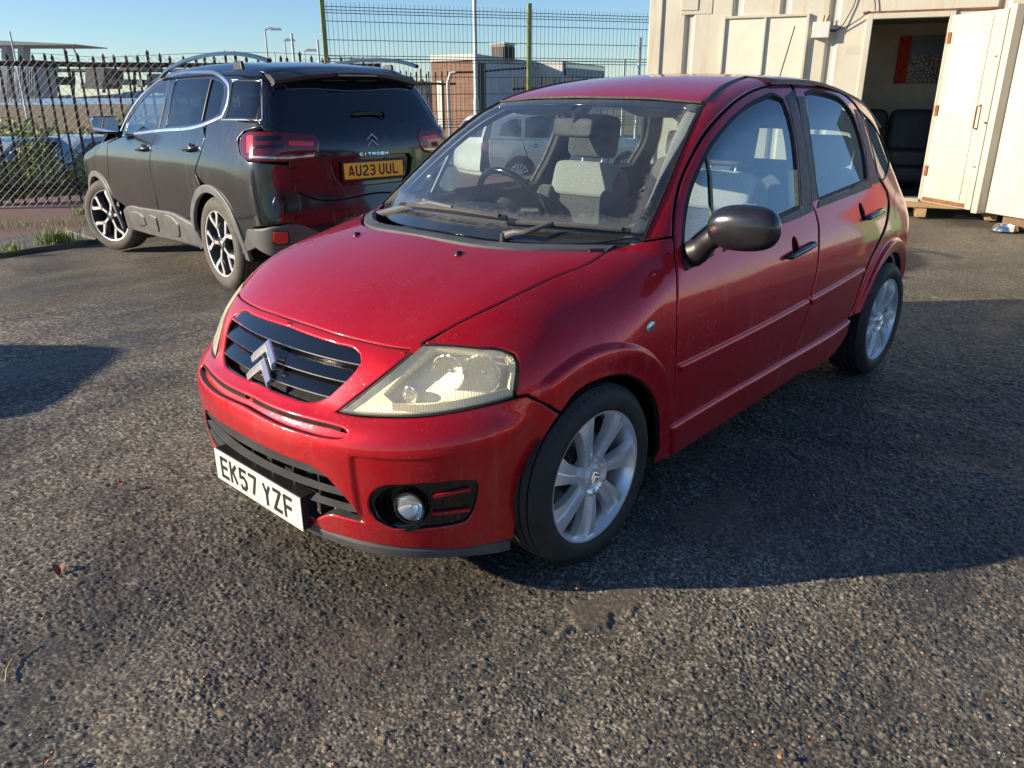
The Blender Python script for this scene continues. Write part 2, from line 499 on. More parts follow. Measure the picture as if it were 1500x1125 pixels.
def sym(half):
    """closed loop from a half that runs from y=0 round to y=0"""
    h = np.asarray(half, float).copy(); h[0, 1] = 0; h[-1, 1] = 0
    m = h[1:-1][::-1].copy(); m[:, 1] *= -1
    return np.concatenate([h, m])

class Pose:
    """a car's own frame in the scene (x forward, y left, z up)"""
    def __init__(s, x, y, z, yaw, slope=0.0):
        s.M = Matrix.Translation((x, y, z)) @ Matrix.Rotation(yaw, 4, 'Z') @ Matrix.Rotation(-math.atan(slope), 4, 'Y')
        s.A = np.array(s.M); s.I = np.array(s.M.inverted())
    def inv(s, P): return np.asarray(P)@s.I[:3, :3].T+s.I[:3, 3]
    def invdir(s, D): return np.asarray(D)@s.I[:3, :3].T
    def fwd(s, P): return np.asarray(P)@s.A[:3, :3].T+s.A[:3, 3]
# ---------------------------------------------------------------- shared materials
def paint(name, color, metal=.55, rough=.34, drops=0.0, dirt=.0, flake=.35, coat=1.0, spec=.5, film_=.03):
    t = NT(name); c = t.coord(); p = t.pos()
    n = t.noise(c, 3.0, 4); base = t.mix(n, tuple(x*.92 for x in color), tuple(min(1, x*1.08) for x in color))
    # grime thrown up on the lower body, streaks that ran down
    sp = t.new('ShaderNodeSeparateXYZ'); t.l.new(c, sp.inputs[0])
    low = t.ramp(sp.outputs[2], [(.12, 1.0), (.62, 0.0)])
    grime = t.ramp(t.noise(t.mapping(c, (6, 6, 1.6)), 4, 6, .7), [(.35, 0.0), (.8, 1.0)])
    g = t.math('MULTIPLY', t.math('MULTIPLY', low, grime), dirt)
    col = t.mix(g, base, (.16, .13, .11))
    sp2 = t.noise(c, 900, 2); 
    coat_n = None
    o = t.noise(c, 260, 2)
    h = o
    nb = t.bump(o, .02, .002)
    rr = t.math('ADD', rough, t.math('MULTIPLY', g, .3))
    if drops:
        # dried drops and dew
        v = t.voro(c, 95.0); dr = t.ramp(v, [(0.0, 1.0), (.22, .75), (.30, 0.0)])
        v2 = t.voro(t.mapping(c, loc=(3, 5, 1)), 210.0); dr2 = t.ramp(v2, [(0.0, .7), (.2, .5), (.3, 0.0)])
        msk = t.ramp(t.noise(c, 7, 5, .7), [(.42, 0.0), (.62, 1.0)])
        cell = t.voro(c, 95.0, out=1); sc_ = t.new('ShaderNodeSeparateColor'); t.l.new(cell, sc_.inputs[0])
        pick = t.ramp(sc_.outputs[0], [(.62, 0.0), (.66, 1.0)])
        hh = t.math('ADD', t.math('MULTIPLY', dr, t.math('MULTIPLY', pick, msk)), t.math('MULTIPLY', dr2, t.math('MULTIPLY', msk, .45)))
        nb2 = t.bump(hh, drops, .0016, nb)
        t.P(coatn=nb2, normal=nb2)
        col = t.mix(t.math('MULTIPLY', hh, .12), col, (.6, .45, .42))
    else:
        t.P(coatn=nb)
    # runs of dried dew down the flanks
    st = t.ramp(t.noise(t.mapping(c, (34, 34, 2.2)), 1.0, 5, .6), [(.54, 0.0), (.66, 1.0)]); sm = t.ramp(t.noise(c, 2.2, 3), [(.40, 0.0), (.60, 1.0)])
    nz = t.new('ShaderNodeSeparateXYZ'); t.l.new(t.new('ShaderNodeNewGeometry').outputs['Normal'], nz.inputs[0])
    side = t.ramp(t.math('ABSOLUTE', nz.outputs[2]), [(.25, 1.0), (.75, 0.0)])
    st = t.math('MULTIPLY', t.math('MULTIPLY', st, sm), side)
    film = t.ramp(t.noise(c, 5.5, 7, .72), [(.40, 0.0), (.75, 1.0)])
    col = t.mix(t.math('MULTIPLY', st, .10), col, (.45, .36, .33)); col = t.mix(t.math('MULTIPLY', film, film_*(1+dirt)), col, (.45, .38, .34))
    cr = t.math('ADD', t.math('ADD', .03, t.math('MULTIPLY', g, .5)), t.math('ADD', t.math('MULTIPLY', st, .16), t.math('MULTIPLY', film, .05)))
    t.P(color=col, metal=metal, rough=rr, coat=coat, spec=spec, coatr=cr)
    PAINTS.append(t.m)
    return t.m

MAT = {}
MAT['red'] = paint('red metallic paint', (.58, .004, .014), .58, .40, drops=.35, dirt=.40, spec=.08, coat=.95, film_=.03)
MAT['redside'] = MAT['red']
MAT['black_plastic'] = simple('black plastic', (.014, .014, .015), .42, 0, 0, .25, 12, .15, 300)
MAT['grey_plastic'] = simple('weathered grey plastic', (.085, .085, .088), .55, 0, 0, .22, 9, .2, 260)
MAT['rubber'] = simple('rubber seal', (.012, .012, .013), .6, 0, 0, .2, 20)
MAT['gloss_black'] = simple('gloss black', (.006, .006, .007), .14, 0, .6, .1, 20)
MAT['chrome'] = simple('chrome', (.82, .83, .85), .07, 1.0, 0, .04, 20)
MAT['satin'] = simple('satin metal', (.78, .79, .80), .24, 1.0, 0, .08, 20)
MAT['inner'] = simple('underbody black', (.006, .006, .006), .9, 0, 0, .2, 10)
MAT['glass'] = glass_mat('tinted green car glass', (.80, .90, .88), 0.0, .04, refl=.15)
MAT['ws_glass'] = glass_mat('windscreen glass', (.88, .94, .92), 0.0, .06, edge=.12, refl=.10)
MAT['clear'] = glass_mat('clear lens', (.95, .96, .92), .02, .30)
MAT['frit'] = simple('black glass border', (.008, .009, .01), .06, 0, .3, .1, 9)
# ================================================================ the red hatchback
CX = [.75, .55, .35, .1, -.2, -.6, -1.2, -1.9, -2.4, -2.75, -3.0, -3.2]
CZ = [.12, .22, .33, .50, .65, .80, .92, 1.05, 1.20, 1.35, 1.47, 1.58]
_mid = np.array([.765, .785, .800, .818, .822, .806, .765, .715, .665, .612, .555, .495])
_lo = np.array([.27, .15, .070, .018, .003, 0, 0, .004, .018, .048, .09, .17])
_hi = np.array([.27, .16, .080, .022, .004, 0, .001, .014, .046, .10, .17, .27])
_bl = np.clip((np.array(CZ)-.75)/.5, 0, 1)
_W = _mid[None, :]-(_lo[:, None]*(1-_bl)[None, :]+_hi[:, None]*_bl[None, :])
c3_W = tensor(CX, CZ, _W)
c3_hood = natspline([.85, .70, .60, .52, .45, .30, .066, -.2, -.5], [.60, .69, .745, .785, .812, .868, .937, .985, 1.02])
c3_X0 = natspline([.08, .17, .25, .35, .45, .51, .545, .575, .60, .65, .70, .76, .82, .90, 1.1], [.66, .695, .712, .724, .732, .728, .705, .668, .652, .633, .612, .575, .53, .45, .2])
c3_top = natspline([.3, .1, -.1, -.3, -.5, -.7, -.9, -1.1, -1.4, -1.7, -2.1, -2.5, -2.8, -3.1, -3.3], [.70, .83, .955, 1.08, 1.20, 1.307, 1.395, 1.447, 1.487, 1.50, 1.485, 1.43, 1.36, 1.24, 1.1])
c3_crown = natspline([.3, 0, -.3, -.6, -.9, -1.1, -1.5, -2.0, -3.0], [.42, .40, .36, .25, .13, .11, .10, .11, .14])
c3_rear = natspline([.1, .2, .4, .6, .8, .95, 1.1, 1.3, 1.45, 1.6], [2.95, 3.02, 3.09, 3.11, 3.10, 3.06, 2.99, 2.86, 2.72, 2.5])

def c3_side(P, flare=1.0):
    x, y, z = P[:, 0], np.abs(P[:, 1]), P[:, 2]
    w = c3_W(x, z)
    # flared arches
    for ax, R0 in ((0.0, .427), (-2.46, .425)):
        r = np.hypot(x-ax, z-.292)
        fr = (1-sstep(x, .195, .235)) if ax == 0.0 else 1.0
        w = w+.020*(1-sstep(r, R0-.014, R0+.002))*sstep(z, .15, .3)*fr*flare
        w = w-.012*(1-sstep(r, R0-.085, R0-.02))*sstep(z, .15, .3)*flare
    return y-w

def c3_side_all(P): return c3_side(P)

def c3_tub(P, flare=1.0):
    """body below the windows, with bonnet"""
    x, y, z = P[:, 0], np.abs(P[:, 1]), P[:, 2]
    gs = c3_side(P, flare)
    gt = (z-(c3_hood(x)-.13*y*y))*.95
    yy = y*y
    x0 = c3_X0(z)
    gf = (x-(x0-.33*yy-.26*yy*yy))*.92
    zl = .475+.03*sstep(y, .55, .85)
    gf = gf+.007*(1-sstep(z, zl-.004, zl+.004))*sstep(y, .44, .455)*sstep(z, .24, .3)
    a = smax(gs, gt, .10+.16*sstep(x, -.42, .05))
    b = smax(a, gf, .17)
    return smax(b, -x-c3_rear(z)+.22*yy, .30)

def c3_green(P, flare=1.0):
    x, y, z = P[:, 0], np.abs(P[:, 1]), P[:, 2]
    gs = c3_side(P, flare)
    gt = (z-(c3_top(x)-c3_crown(x)*y*y))*.88
    a = smax(gs, gt, .11)
    return smax(a, -x-c3_rear(z)+.22*y*y, .22)

def c3_nf(P): return np.minimum(np.where(P[:, 2] > 1.02, 9, c3_tub(P, 0.0)), c3_green(P, 0.0))
def c3_f(P): return np.minimum(np.where(P[:, 2] > 1.02, 9, c3_tub(P)), c3_green(P))

c3 = thing('hatchback_car', 'dark red metallic five-door hatchback parked in front, white plate under its grille', 'car')

def half(f, top, off=0.0, **k): return cast_px(f, top, off, **k)

def cast_mix(f, pts, T=None):
    """(px, py) points are cast from the photo, (x, y, z) points stay"""
    out = []
    for p in pts:
        out.append(cast_px(f, [p], T=T)[0] if len(p) == 2 else np.array(p, float))
    return np.array(out)

def arch_pts(ax, R0, y=.8):
    return np.array([(ax+r*math.cos(t), y, .292+r*math.sin(t)) for r in (R0-.020, R0-.014, R0-.008, R0-.002, R0+.004, R0+.012) for t in np.arange(-.3, 3.45, .011/r)])
def cast_par(f, P, axis=(0, 1, 0), back=.5):
    a = np.array(axis, float); return march(f, np.asarray(P, float)+a*back, np.broadcast_to(-a, (len(P), 3)).copy(), 0, 1.2, .02)[0]
def hcup(c, rx=.030, rz=.043):
    P = np.array([(c[0]+rx*math.cos(t), .8, c[1]+rz*math.sin(t)*(1.0 if math.sin(t) > 0 else .85)) for t in np.linspace(0, 2*math.pi, 20, endpoint=False)])
    return cast_par(c3_nf, P)
HC1 = (-1.293, .829); HC2 = (-2.055, .888)
XA = np.concatenate([arch_pts(0, .427), arch_pts(-2.46, .425)])
_t = np.arange(.45, .83, .008)
XB = np.concatenate([[(1.4, sg*y, .475+.03*float(sstep(np.array([y]), .55, .85)[0])+dz) for y in _t] for dz in (-.010, -.005, -.0015, .0015, .005, .010) for sg in (1, -1)]+[[(1.4, sg*y, z_) for z_ in np.arange(.25, .475, .010)] for y in (.436, .442, .447, .452, .458) for sg in (1, -1)])
XB = march(c3_tub, XB, np.tile([-1., 0, 0], (len(XB), 1)), 0, 1.6, .02)[0]
RED = MAT['red']; BP = MAT['black_plastic']; GB = MAT['gloss_black']
# --- bonnet
HOODF = [(411, 463), (458, 478), (493.4, 489.8), (540, 501.4), (575, 508.5), (607, 513.2), (619.5, 501.8)]
HOODS = [(655.5, 481.6), (740, 440), (800, 411), (872, 380), (888, 368.5)]
HOODR = [(807, 367), (740, 365), (687, 359.5), (652, 353)]
hb = cast_px(c3_tub, HOODF+HOODS+HOODR)
hood_out = sym(hb)
panel('bonnet', c3_tub, hood_out, Proj((.35, 0, 1)), RED, c3, step=.022)

# --- front bumper
LIN = [(617.5, 504), (600, 518), (570, 543), (530, 575), (494.5, 602)]
LLOW = [(520, 607.6), (563, 610.5), (600, 611), (628.8, 609.6), (660, 605), (694.6, 598.7), (730, 590), (753.7, 584)]
BREAR = [(772, 580), (797, 593), (820.5, 607.5), (811, 620), (803, 632), (789, 666.6), (778, 690), (770.6, 713), (758, 754), (754.5, 775), (752.5, 788.6)]
BBOT = [(720, 797), (686.6, 803.5), (624.4, 805), (562, 800), (500, 786), (463, 775)]
bt = cast_px(c3_tub, HOODF[:-1]+LIN+LLOW+BREAR+BBOT)
bt = np.concatenate([bt, [[.712, .2, .205], [.722, 0, .20]]])
bumper_out = sym(bt)
GR = [(404, 470.5), (422, 478), (457.8, 491.6), (493.4, 503), (518, 509.5), (527.5, 519), (528, 530.7), (520, 543), (507, 557), (493.4, 570), (475.6, 584), (457.8, 588.5), (422, 580.5), (386.7, 566), (375, 560)]
gr = cast_px(c3_tub, GR); grille_out = sym(gr)
SL = [(366, 580), (386.7, 591), (422, 605), (458, 615), (493, 624), (503, 627.5), (508.5, 633), (505, 640), (497, 642.7), (475.6, 641.5), (440, 633), (404.5, 620.5), (369, 601.8), (356, 594)]
sl = cast_px(c3_tub, SL); slot_out = sym(sl)
LG = [(422, 671), (458, 685), (474, 696), (493, 716), (514.7, 741), (532, 765), (507.6, 760.5), (486, 755), (459.6, 761.5)]
lg = cast_px(c3_tub, LG)
lgz = lg[0][2]
lg = np.concatenate([[[lg[0][0]+.02, 0, lgz+.008], [lg[0][0]+.014, lg[0][1]*.55, lgz+.005]], lg, [[.70, .22, .245], [.71, 0, .243]]])
lower_out = sym(lg)
FG = [(539.5, 738), (541.5, 728), (549, 718.5), (562, 712.7), (593, 711), (640, 707.5), (686.6, 704), (697, 704.5), (701.5, 709), (701, 722), (696, 744), (690, 757), (682, 765), (668, 769), (624.4, 775), (599.5, 777), (571.5, 773.5), (549.8, 762), (542, 750)]
fg = cast_px(c3_tub, FG); fgR = fg.copy(); fgR[:, 1] *= -1
bpj = Proj((1, 0, .12), center=(-.62, 0, .42))
panel('front_bumper', c3_tub, bumper_out, bpj, RED, c3, holes=[grille_out, slot_out, lower_out, fg, fgR], step=.018, hole_depth=.030, rnd=.004, flange=.004, extra=XB)
panel('bumper_channel', c3_tub, slot_out, bpj, RED, c3, off=.020, gap=-.006, step=.03, depth=.004, flange=0)

# --- wings
SEAM1 = [(938, 354.5), (962, 351), (986, 347.6)]
DOORF = [(989.8, 380), (991.2, 408), (992.2, 451), (991, 522), (986.7, 579), (982.8, 624.5)]
ARCHI = [(964.5, 664), (966.3, 643), (966.8, 621.7), (961.5, 588), (951, 569), (938, 557.5), (922.7, 550.6), (900, 550.5), (880, 556), (860, 565), (840, 580.5), (822.5, 605)]
FT = [(620.8, 502.6)]+HOODS+SEAM1+DOORF+[(981.5, 640), (985, 655), (984.5, 668), (957, 681)]+ARCHI+[(797.5, 591.5), (773, 578.5), (755.5, 581), (758.5, 560), (758.8, 530), (754, 519), (740, 512.6), (699, 508.6), (650, 504)]
fender_out = cast_px(c3_f, FT)
panel('front_wing', c3_f, fender_out, Proj((.25, .85, .45)), RED, c3, step=.018, mirror=True, corner=28, extra=cast_par(c3_f, XA[XA[:, 0] > -1]))

# --- doors
D1F = [(987.6, 347.8), (989, 309), (996.5, 270.5), (1012, 234), (1036, 193), (1066, 160), (1098, 136), (1127, 126), (1156, 122.4)]
D1R = [(1164, 140), (1172, 174.7), (1180, 220), (1185.3, 260), (1188, 297.3), (1194, 310.7), (1198, 326.7), (1199, 353), (1197, 393), (1187, 440), (1177, 478), (1163, 519)]
D1B = [(1115, 546.5), (1070.6, 572), (1030, 596), (984, 623)]
W1 = [(1001, 384), (1000.5, 350), (1003, 318), (1009.5, 284), (1022.7, 249), (1038.7, 217), (1062.7, 185), (1092, 157), (1116, 143.5), (1136, 139), (1147, 145), (1156, 166.7), (1163.5, 201), (1168.5, 249), (1171.5, 302.5), (1137, 318.5), (1080, 346)]
fside = c3_nf
SP = Proj((0, 1, .18))
door1 = cast_px(fside, DOORF[::-1][:0]+[(990, 375)]+D1F+D1R+D1B+[(983.8, 620), (988, 579), (992, 522), (993.2, 451), (992.2, 408)])
win1 = cast_px(fside, W1)
fd, fdm = panel('front_door', fside, door1, SP, RED, c3, holes=[win1, hcup(HC1)], step=.018, mirror=True, hole_depth=.022, corner=30)
D2T = [(1159.5, 122.4), (1193, 125), (1222, 132), (1240, 142.5), (1252, 154.5), (1262, 172), (1271, 200), (1279, 232), (1284, 255), (1291, 268), (1298, 280), (1301, 295), (1299.5, 315), (1295.5, 333), (1286, 356), (1272.5, 384), (1261, 415), (1247, 457), (1241, 469), (1180, 508.5), (1164.5, 518)]
door2 = cast_px(fside, D2T+[(1178.5, 478), (1188.5, 440), (1198.5, 393), (1200.5, 353), (1199.5, 326.7), (1195.5, 310.7), (1189.3, 297), (1186.6, 260), (1181.3, 220), (1173.3, 174.7), (1165.4, 140)])
W2 = [(1178.7, 137), (1190, 132.6), (1212, 136), (1233, 146), (1246.7, 163), (1257.3, 190), (1265.3, 220), (1271, 263), (1240, 276), (1199.5, 292), (1197, 281), (1192, 238.7), (1184, 180)]
win2 = cast_px(fside, W2)
panel('rear_door', fside, door2, SP, RED, c3, holes=[win2, hcup(HC2)], step=.018, mirror=True, hole_depth=.022, corner=30)

# --- roof, pillars and rear quarter (one pressing)
fside = c3_f
WSS = [(940.5, 352.5), (958, 312), (975, 273), (996, 222), (1016, 177), (1031, 151.5)]
a = cast_px(c3_green, WSS)
ditch = cast_px(c3_green, [(1036, 147), (1060, 126.7), (1092, 113.3)])
rail = np.array([(-1.5, .535, 1.46), (-1.9, .53, 1.455), (-2.3, .515, 1.41), (-2.6, .505, 1.35), (-2.82, .52, 1.24), (-2.95, .56, 1.08), (-3.0, .62, .92), (-3.0, .66, .78), (-2.98, .70, .62), (-2.90, .72, .50), (-2.80, .74, .40)])
ra = np.array([(-2.46+.343*math.cos(t), .79, .292+.343*math.sin(t)) for t in np.linspace(R(158), R(17), 11)])
qd = cast_px(fside, [(1243.5, 466), (1250, 455), (1264, 414), (1275, 384), (1289, 356), (1298, 334), (1302, 316), (1303.3, 295), (1300.5, 279), (1293.5, 266.5), (1286.5, 253.5), (1281.5, 231), (1273.5, 199), (1264.5, 171), (1254, 152.5), (1241.6, 140), (1223, 129.8), (1193, 122.7), (1158, 120)])
dd = cast_px(fside, [(1127, 123.6), (1097, 133.6), (1064.5, 157.6), (1034, 191), (1010, 232.5), (994.5, 270), (987, 309), (985.6, 345.5)])
sill_r = cast_px(fside, [(1249, 463)])
bs = np.concatenate([a, ditch, rail, ra, sill_r, qd, dd, cast_px(fside, [(962, 349)])])
QG = [(1259.5, 161), (1273, 174.7), (1289, 198.7), (1299, 219), (1303, 238.7), (1300, 252), (1291.5, 263), (1284.5, 258), (1275.5, 220), (1266.7, 187)]
qg = cast_px(fside, QG)
panel('body_side', fside, bs, Proj((-.22, .9, .42)), RED, c3, holes=[qg], step=.018, mirror=True, corner=28, extra=cast_par(c3_f, XA[XA[:, 0] < -1]))
# --- helpers on the skin
def skin(f, y, z):                      # x of the front at (y, z)
    y = np.atleast_1d(np.asarray(y, float)); z = np.broadcast_to(np.asarray(z, float), y.shape)
    return march(f, np.stack([np.full(y.shape, 1.4), y, z], 1), np.tile([-1., 0, 0], (len(y), 1)), 0, 1.6, .02)[0][:, 0]

def on_side(f, x, z, sgn=1):
    x = np.atleast_1d(np.asarray(x, float)); z = np.broadcast_to(np.asarray(z, float), x.shape)
    return march(f, np.stack([x, np.full(x.shape, 1.3), z], 1), np.tile([0, -1., 0], (len(x), 1)), 0, 1.2, .02)[0]

def sweep(name, path, prof, mat, parent=None, up=(0, 0, 1), smooth=35, cap=True, ups=None, bevel=0):
    """path (n x 3), prof: closed 2-d section (side, up)"""
    path = [Vector(p) for p in path]; n = len(path); k = len(prof); V = []; F = []
    for i, p in enumerate(path):
        t = (path[min(i+1, n-1)]-path[max(i-1, 0)]).normalized(); u = Vector(ups[i] if ups is not None else up); u = (u-t*u.dot(t)).normalized(); s = t.cross(u)
        for a, b in prof: V.append(p+s*a+u*b)
    for i in range(n-1):
        for j in range(k): F.append((i*k+j, i*k+(j+1) % k, (i+1)*k+(j+1) % k, (i+1)*k+j))
    if cap: F.append(tuple(range(k))[::-1]); F.append(tuple((n-1)*k+j for j in range(k)))
    mb = MB(); mb.add(V, F); return mb.build(name, mat, parent, smooth=smooth, bevel=bevel)

# --- roof
hd = cast_px(c3_green, [(868, 141.5), (950, 143.2), (1029, 149.5)])
dt2 = cast_px(c3_green, [(1034.5, 145.5), (1058.5, 125.5), (1090, 112.3)])
roof_half = np.concatenate([hd, dt2, rail[:5]+np.array([0, -.012, .006]), [[-2.83, .3, 1.33], [-2.85, 0, 1.35]]])
panel('roof', c3_green, sym(roof_half), Proj((0, 0, 1)), RED, c3, step=.035)
dl = np.concatenate([cast_px(c3_green, [(1034, 149.5), (1046, 137), (1059, 126.5), (1075, 119), (1091, 113)]), rail[:5]])
dl = resample(dl, .03, closed=False)
for sg in (1, -1):
    sweep('roof_strip', dl*np.array([1, sg, 1]), [(-.009, -.010), (.009, -.010), (.009, .003), (0, .006), (-.009, .003)], BP, c3)
sweep('header_seal', cast_px(c3_green, [(868, 143)])[0:0].tolist() or [tuple(p*np.array([1, s_, 1])+np.array([.004, 0, .001])) for s_, pp in ((-1, hd[::-1]), (1, hd[1:])) for p in pp], [(-.004, -.006), (.004, -.006), (.004, .002), (-.004, .002)], MAT['rubber'], c3)

# --- windscreen with its black border
wst = cast_px(c3_green, [(868, 143.3), (950, 145), (1030.5, 151.8)])
wsb = np.array([(-.375, .655, .958), (-.28, .56, .965), (-.175, .40, .97), (-.11, .20, .968), (-.095, 0, .966)])
wsb = march(c3_green, wsb+np.array([.15, 0, .3]), np.tile(np.array([-.15, 0, -.3])/np.linalg.norm([.15, 0, .3]), (5, 1)), 0, .8, .01)[0]
ws_half = np.concatenate([wst, cast_px(c3_green, WSS)[::-1][1:], wsb])
WSP = Proj((.6, 0, .8), up=(0, 1, 0))
panel('windscreen', c3_green, sym(ws_half), WSP, MAT['ws_glass'], c3, off=.005, gap=.006, step=.05, depth=.003, rnd=.001, flange=0)
wi = cast_px(c3_green, [(868, 150), (940, 151.5), (1008, 156.5), (1019, 161), (1012, 178), (992, 212), (966, 258), (944, 303), (922, 336)])
wib = np.array([(-.36, .57, .985), (-.235, .40, .99), (-.17, .20, .985), (-.155, 0, .985)])
wib = march(c3_green, wib+np.array([.15, 0, .3]), np.tile(np.array([-.15, 0, -.3])/np.linalg.norm([.15, 0, .3]), (4, 1)), 0, .8, .01)[0]
panel('windscreen_border', c3_green, sym(ws_half), WSP, MAT['frit'], c3, holes=[sym(np.concatenate([wi, wib]))], off=.009, gap=.004, step=.04, depth=.003, rnd=.0006, flange=0, hole_depth=.002)
# A-pillar seals
pl = resample(cast_px(c3_green, WSS), .02, closed=False)
for sg in (1, -1):
    sweep('windscreen_seal', pl*np.array([1, sg, 1]), [(-.006, -.01), (.006, -.01), (.005, .003), (-.005, .003)], MAT['rubber'], c3, up=(.4, .3*sg, 1))

# --- cowl below the windscreen, wipers
he = cast_px(c3_tub, [(652, 352.5), (687, 358.8), (740, 364.2), (807, 366), (888, 367.5)])
hl = resample(he, .03, closed=False); n_ = len(hl)
full = np.concatenate([hl[::-1]*np.array([1, -1, 1]), hl[1:]])
V = []; F = []
for p in full:
    s_ = abs(p[1])/.63
    V += [p+np.array([-.004, 0, -.018]), p+np.array([-.006, 0, .003]), p+np.array([-.045, 0, .012]), p+np.array([-.062, 0, .004]), p+np.array([-.070, 0, -.035]), p+np.array([-.20, 0, -.06])]
m6 = 6
for i in range(len(full)-1):
    for j in range(5): F.append((i*m6+j, (i+1)*m6+j, (i+1)*m6+j+1, i*m6+j+1))
mb = MB(); mb.add(V, F); mb.build('cowl_panel', MAT['grey_plastic'], c3, smooth=40)
for sg in (1, -1):
    mb = MB(); q = he[-1]*np.array([1, sg, 1])
    mb.prism([(q[0]+.05, q[1]-sg*.03), (q[0]-.10, q[1]+sg*.035), (q[0]-.16, q[1]-sg*.01), (q[0]-.05, q[1]-sg*.12)], q[2]-.02, q[2]+.006, 'xy')
    mb.build('cowl_corner', BP, c3, smooth=40, bevel=.004)

def glass_pt(y, s, lift=.012):
    """point on the windscreen at width y, height parameter z=s"""
    P = march(c3_green, np.array([[.8, y, s]]), np.array([[-1., 0, 0]]), 0, 2.2, .01)[0][0]
    N = grad(c3_green, P[None])[0]; return P+N*lift, N

def wiper(arm_px, b0, b1):
    """arm_px: pivot, elbow, tip as seen; blade from b0 to b1"""
    lifts = (.002, .034, .032); A = [Vector(cast_px(c3_green, [q], off=-h)[0]) for q, h in zip(arm_px, lifts)]
    mb = MB(); mb.tube([A[0], A[0].lerp(A[1], .5)+Vector((0, 0, .006)), A[1], A[1].lerp(A[2], .5), A[2]], .006, 8, rs=[.011, .008, .0065, .0055, .005], flat=1.5)
    arm = mb.build('wiper_arm', MAT['grey_plastic'], c3, smooth=50)
    mb = MB(); mb.lathe([(0, .014), (.013, .012), (.016, -.02), (0, -.02)], A[0], n=16); mb.build('wiper_pivot', BP, arm, smooth=40)
    px_ = [(b0[0]+(b1[0]-b0[0])*k/14, b0[1]+(b1[1]-b0[1])*k/14) for k in range(15)]
    P = cast_px(c3_green, px_); ups = grad(c3_green, P)
    sweep('wiper_blade', P+ups*.003, [(-.002, 0), (.002, 0), (.006, .008), (.008, .017), (-.008, .017), (-.006, .008)], MAT['rubber'], arm, ups=ups.tolist())
    hgt = np.array([.019+.008*math.sin(math.pi*k/14) for k in range(15)])[:, None]
    sweep('wiper_frame', (P+ups*hgt)[1:-1], [(-.008, -.004), (.008, -.004), (.005, .004), (-.005, .004)], MAT['grey_plastic'], arm, ups=ups[1:-1].tolist())
wiper([(548, 316), (629, 297), (662, 304)], (590, 304), (744, 324))
wiper([(738, 346), (768, 341), (808, 327)], (745, 331), (924, 343))

for y in (.271, -.271):
    mb = MB(); P = cast_par(c3_tub, [(.064, y, .9)], (0, 0, 1))[0]
    mb.lathe([(0, .013), (.007, .010), (.010, .003), (.013, 0), (.013, -.004)], P, n=12)
    mb.box(P+np.array([-.008, 0, .006]), (.012, .012, .008)); mb.build('washer_jet', BP, c3, smooth=50)

# --- grille
panel('grille_backing', c3_tub, grille_out, bpj, MAT['inner'], c3, off=.050, gap=-.012, step=.05, depth=.003, flange=0)
gh = grille_out[:, 2]; gtop, gbot = gh.max(), gh.min()
def grille_edge(z):
    h = np.array(grille_out); best = 0
    for i in range(len(h)):
        a_, b_ = h[i-1], h[i]
        if (a_[2]-z)*(b_[2]-z) <= 0 and a_[2] != b_[2]: best = max(best, abs(a_[1]+(b_[1]-a_[1])*(z-a_[2])/(b_[2]-a_[2])))
    return best
def slat(name, zt, zb, mat, parent, edge, o_t=.028, o_m=.002, thick=.010, lip=None, n=41, droop=0.0, backoff=.035):
    """one grille blade: from the set-back top edge it leans out and rolls under at the bottom"""
    prof = [(zt, o_t), (zt-(zt-zb)*.35, o_t*.55+o_m*.45), (zt-(zt-zb)*.75, o_m+.002), (zb+.003, o_m), (zb, o_m+.004), (zb+.001, backoff), (zb+thick, backoff), (zt-.004, o_t+thick)]
    V = []; F = []; m = len(prof)
    for i in range(n):
        s = -1+2*i/(n-1); w = max(edge(zt), edge(zb)) if not callable(edge) else None
        for (z, o) in prof:
            y = s*edge(z); V.append((y, z-droop*(1-s*s), o))
    ys = np.array([v[0] for v in V]); zs = np.array([v[1] for v in V]); xs = skin(c3_tub, ys, zs)-np.array([v[2] for v in V])
    P = np.stack([xs, ys, zs], 1)
    for i in range(n-1):
        for j in range(m): F.append((i*m+j, i*m+(j+1) % m, (i+1)*m+(j+1) % m, (i+1)*m+j))
    mb = MB(); mb.add(P, F); o = mb.build(name, mat, parent, smooth=35)
    if lip:
        path = [(xs[i*m+3]+.001, ys[i*m+3], zs[i*m+3]) for i in range(n)]
        sweep('slat_edge', path, [(-.0015, -.0015), (.0015, -.0015), (.0015, .0015), (-.0015, .0015)], lip, o)
    return o
ge = lambda z: max(.02, grille_edge(min(max(z, gbot+.003), gtop-.003))+.004)
H_ = gtop-gbot
for k, (a_, b_) in enumerate(((.99, .70), (.64, .41), (.36, .13))):
    slat('grille_slat', gbot+H_*a_, gbot+H_*b_, GB, c3, ge, o_t=.030 if k else .006, o_m=.006, lip=MAT['satin'], backoff=.040)
# chrome surround
gl_ = resample(grille_out, .012); gN = grad(c3_tub, gl_)
sweep('grille_surround', np.concatenate([gl_, gl_[:2]])-np.concatenate([gN, gN[:2]])*.012, [(-.004, -.004), (.004, -.004), (.004, .003), (-.004, .003)], GB, c3, ups=np.concatenate([gN, gN[:2]]).tolist(), cap=False)

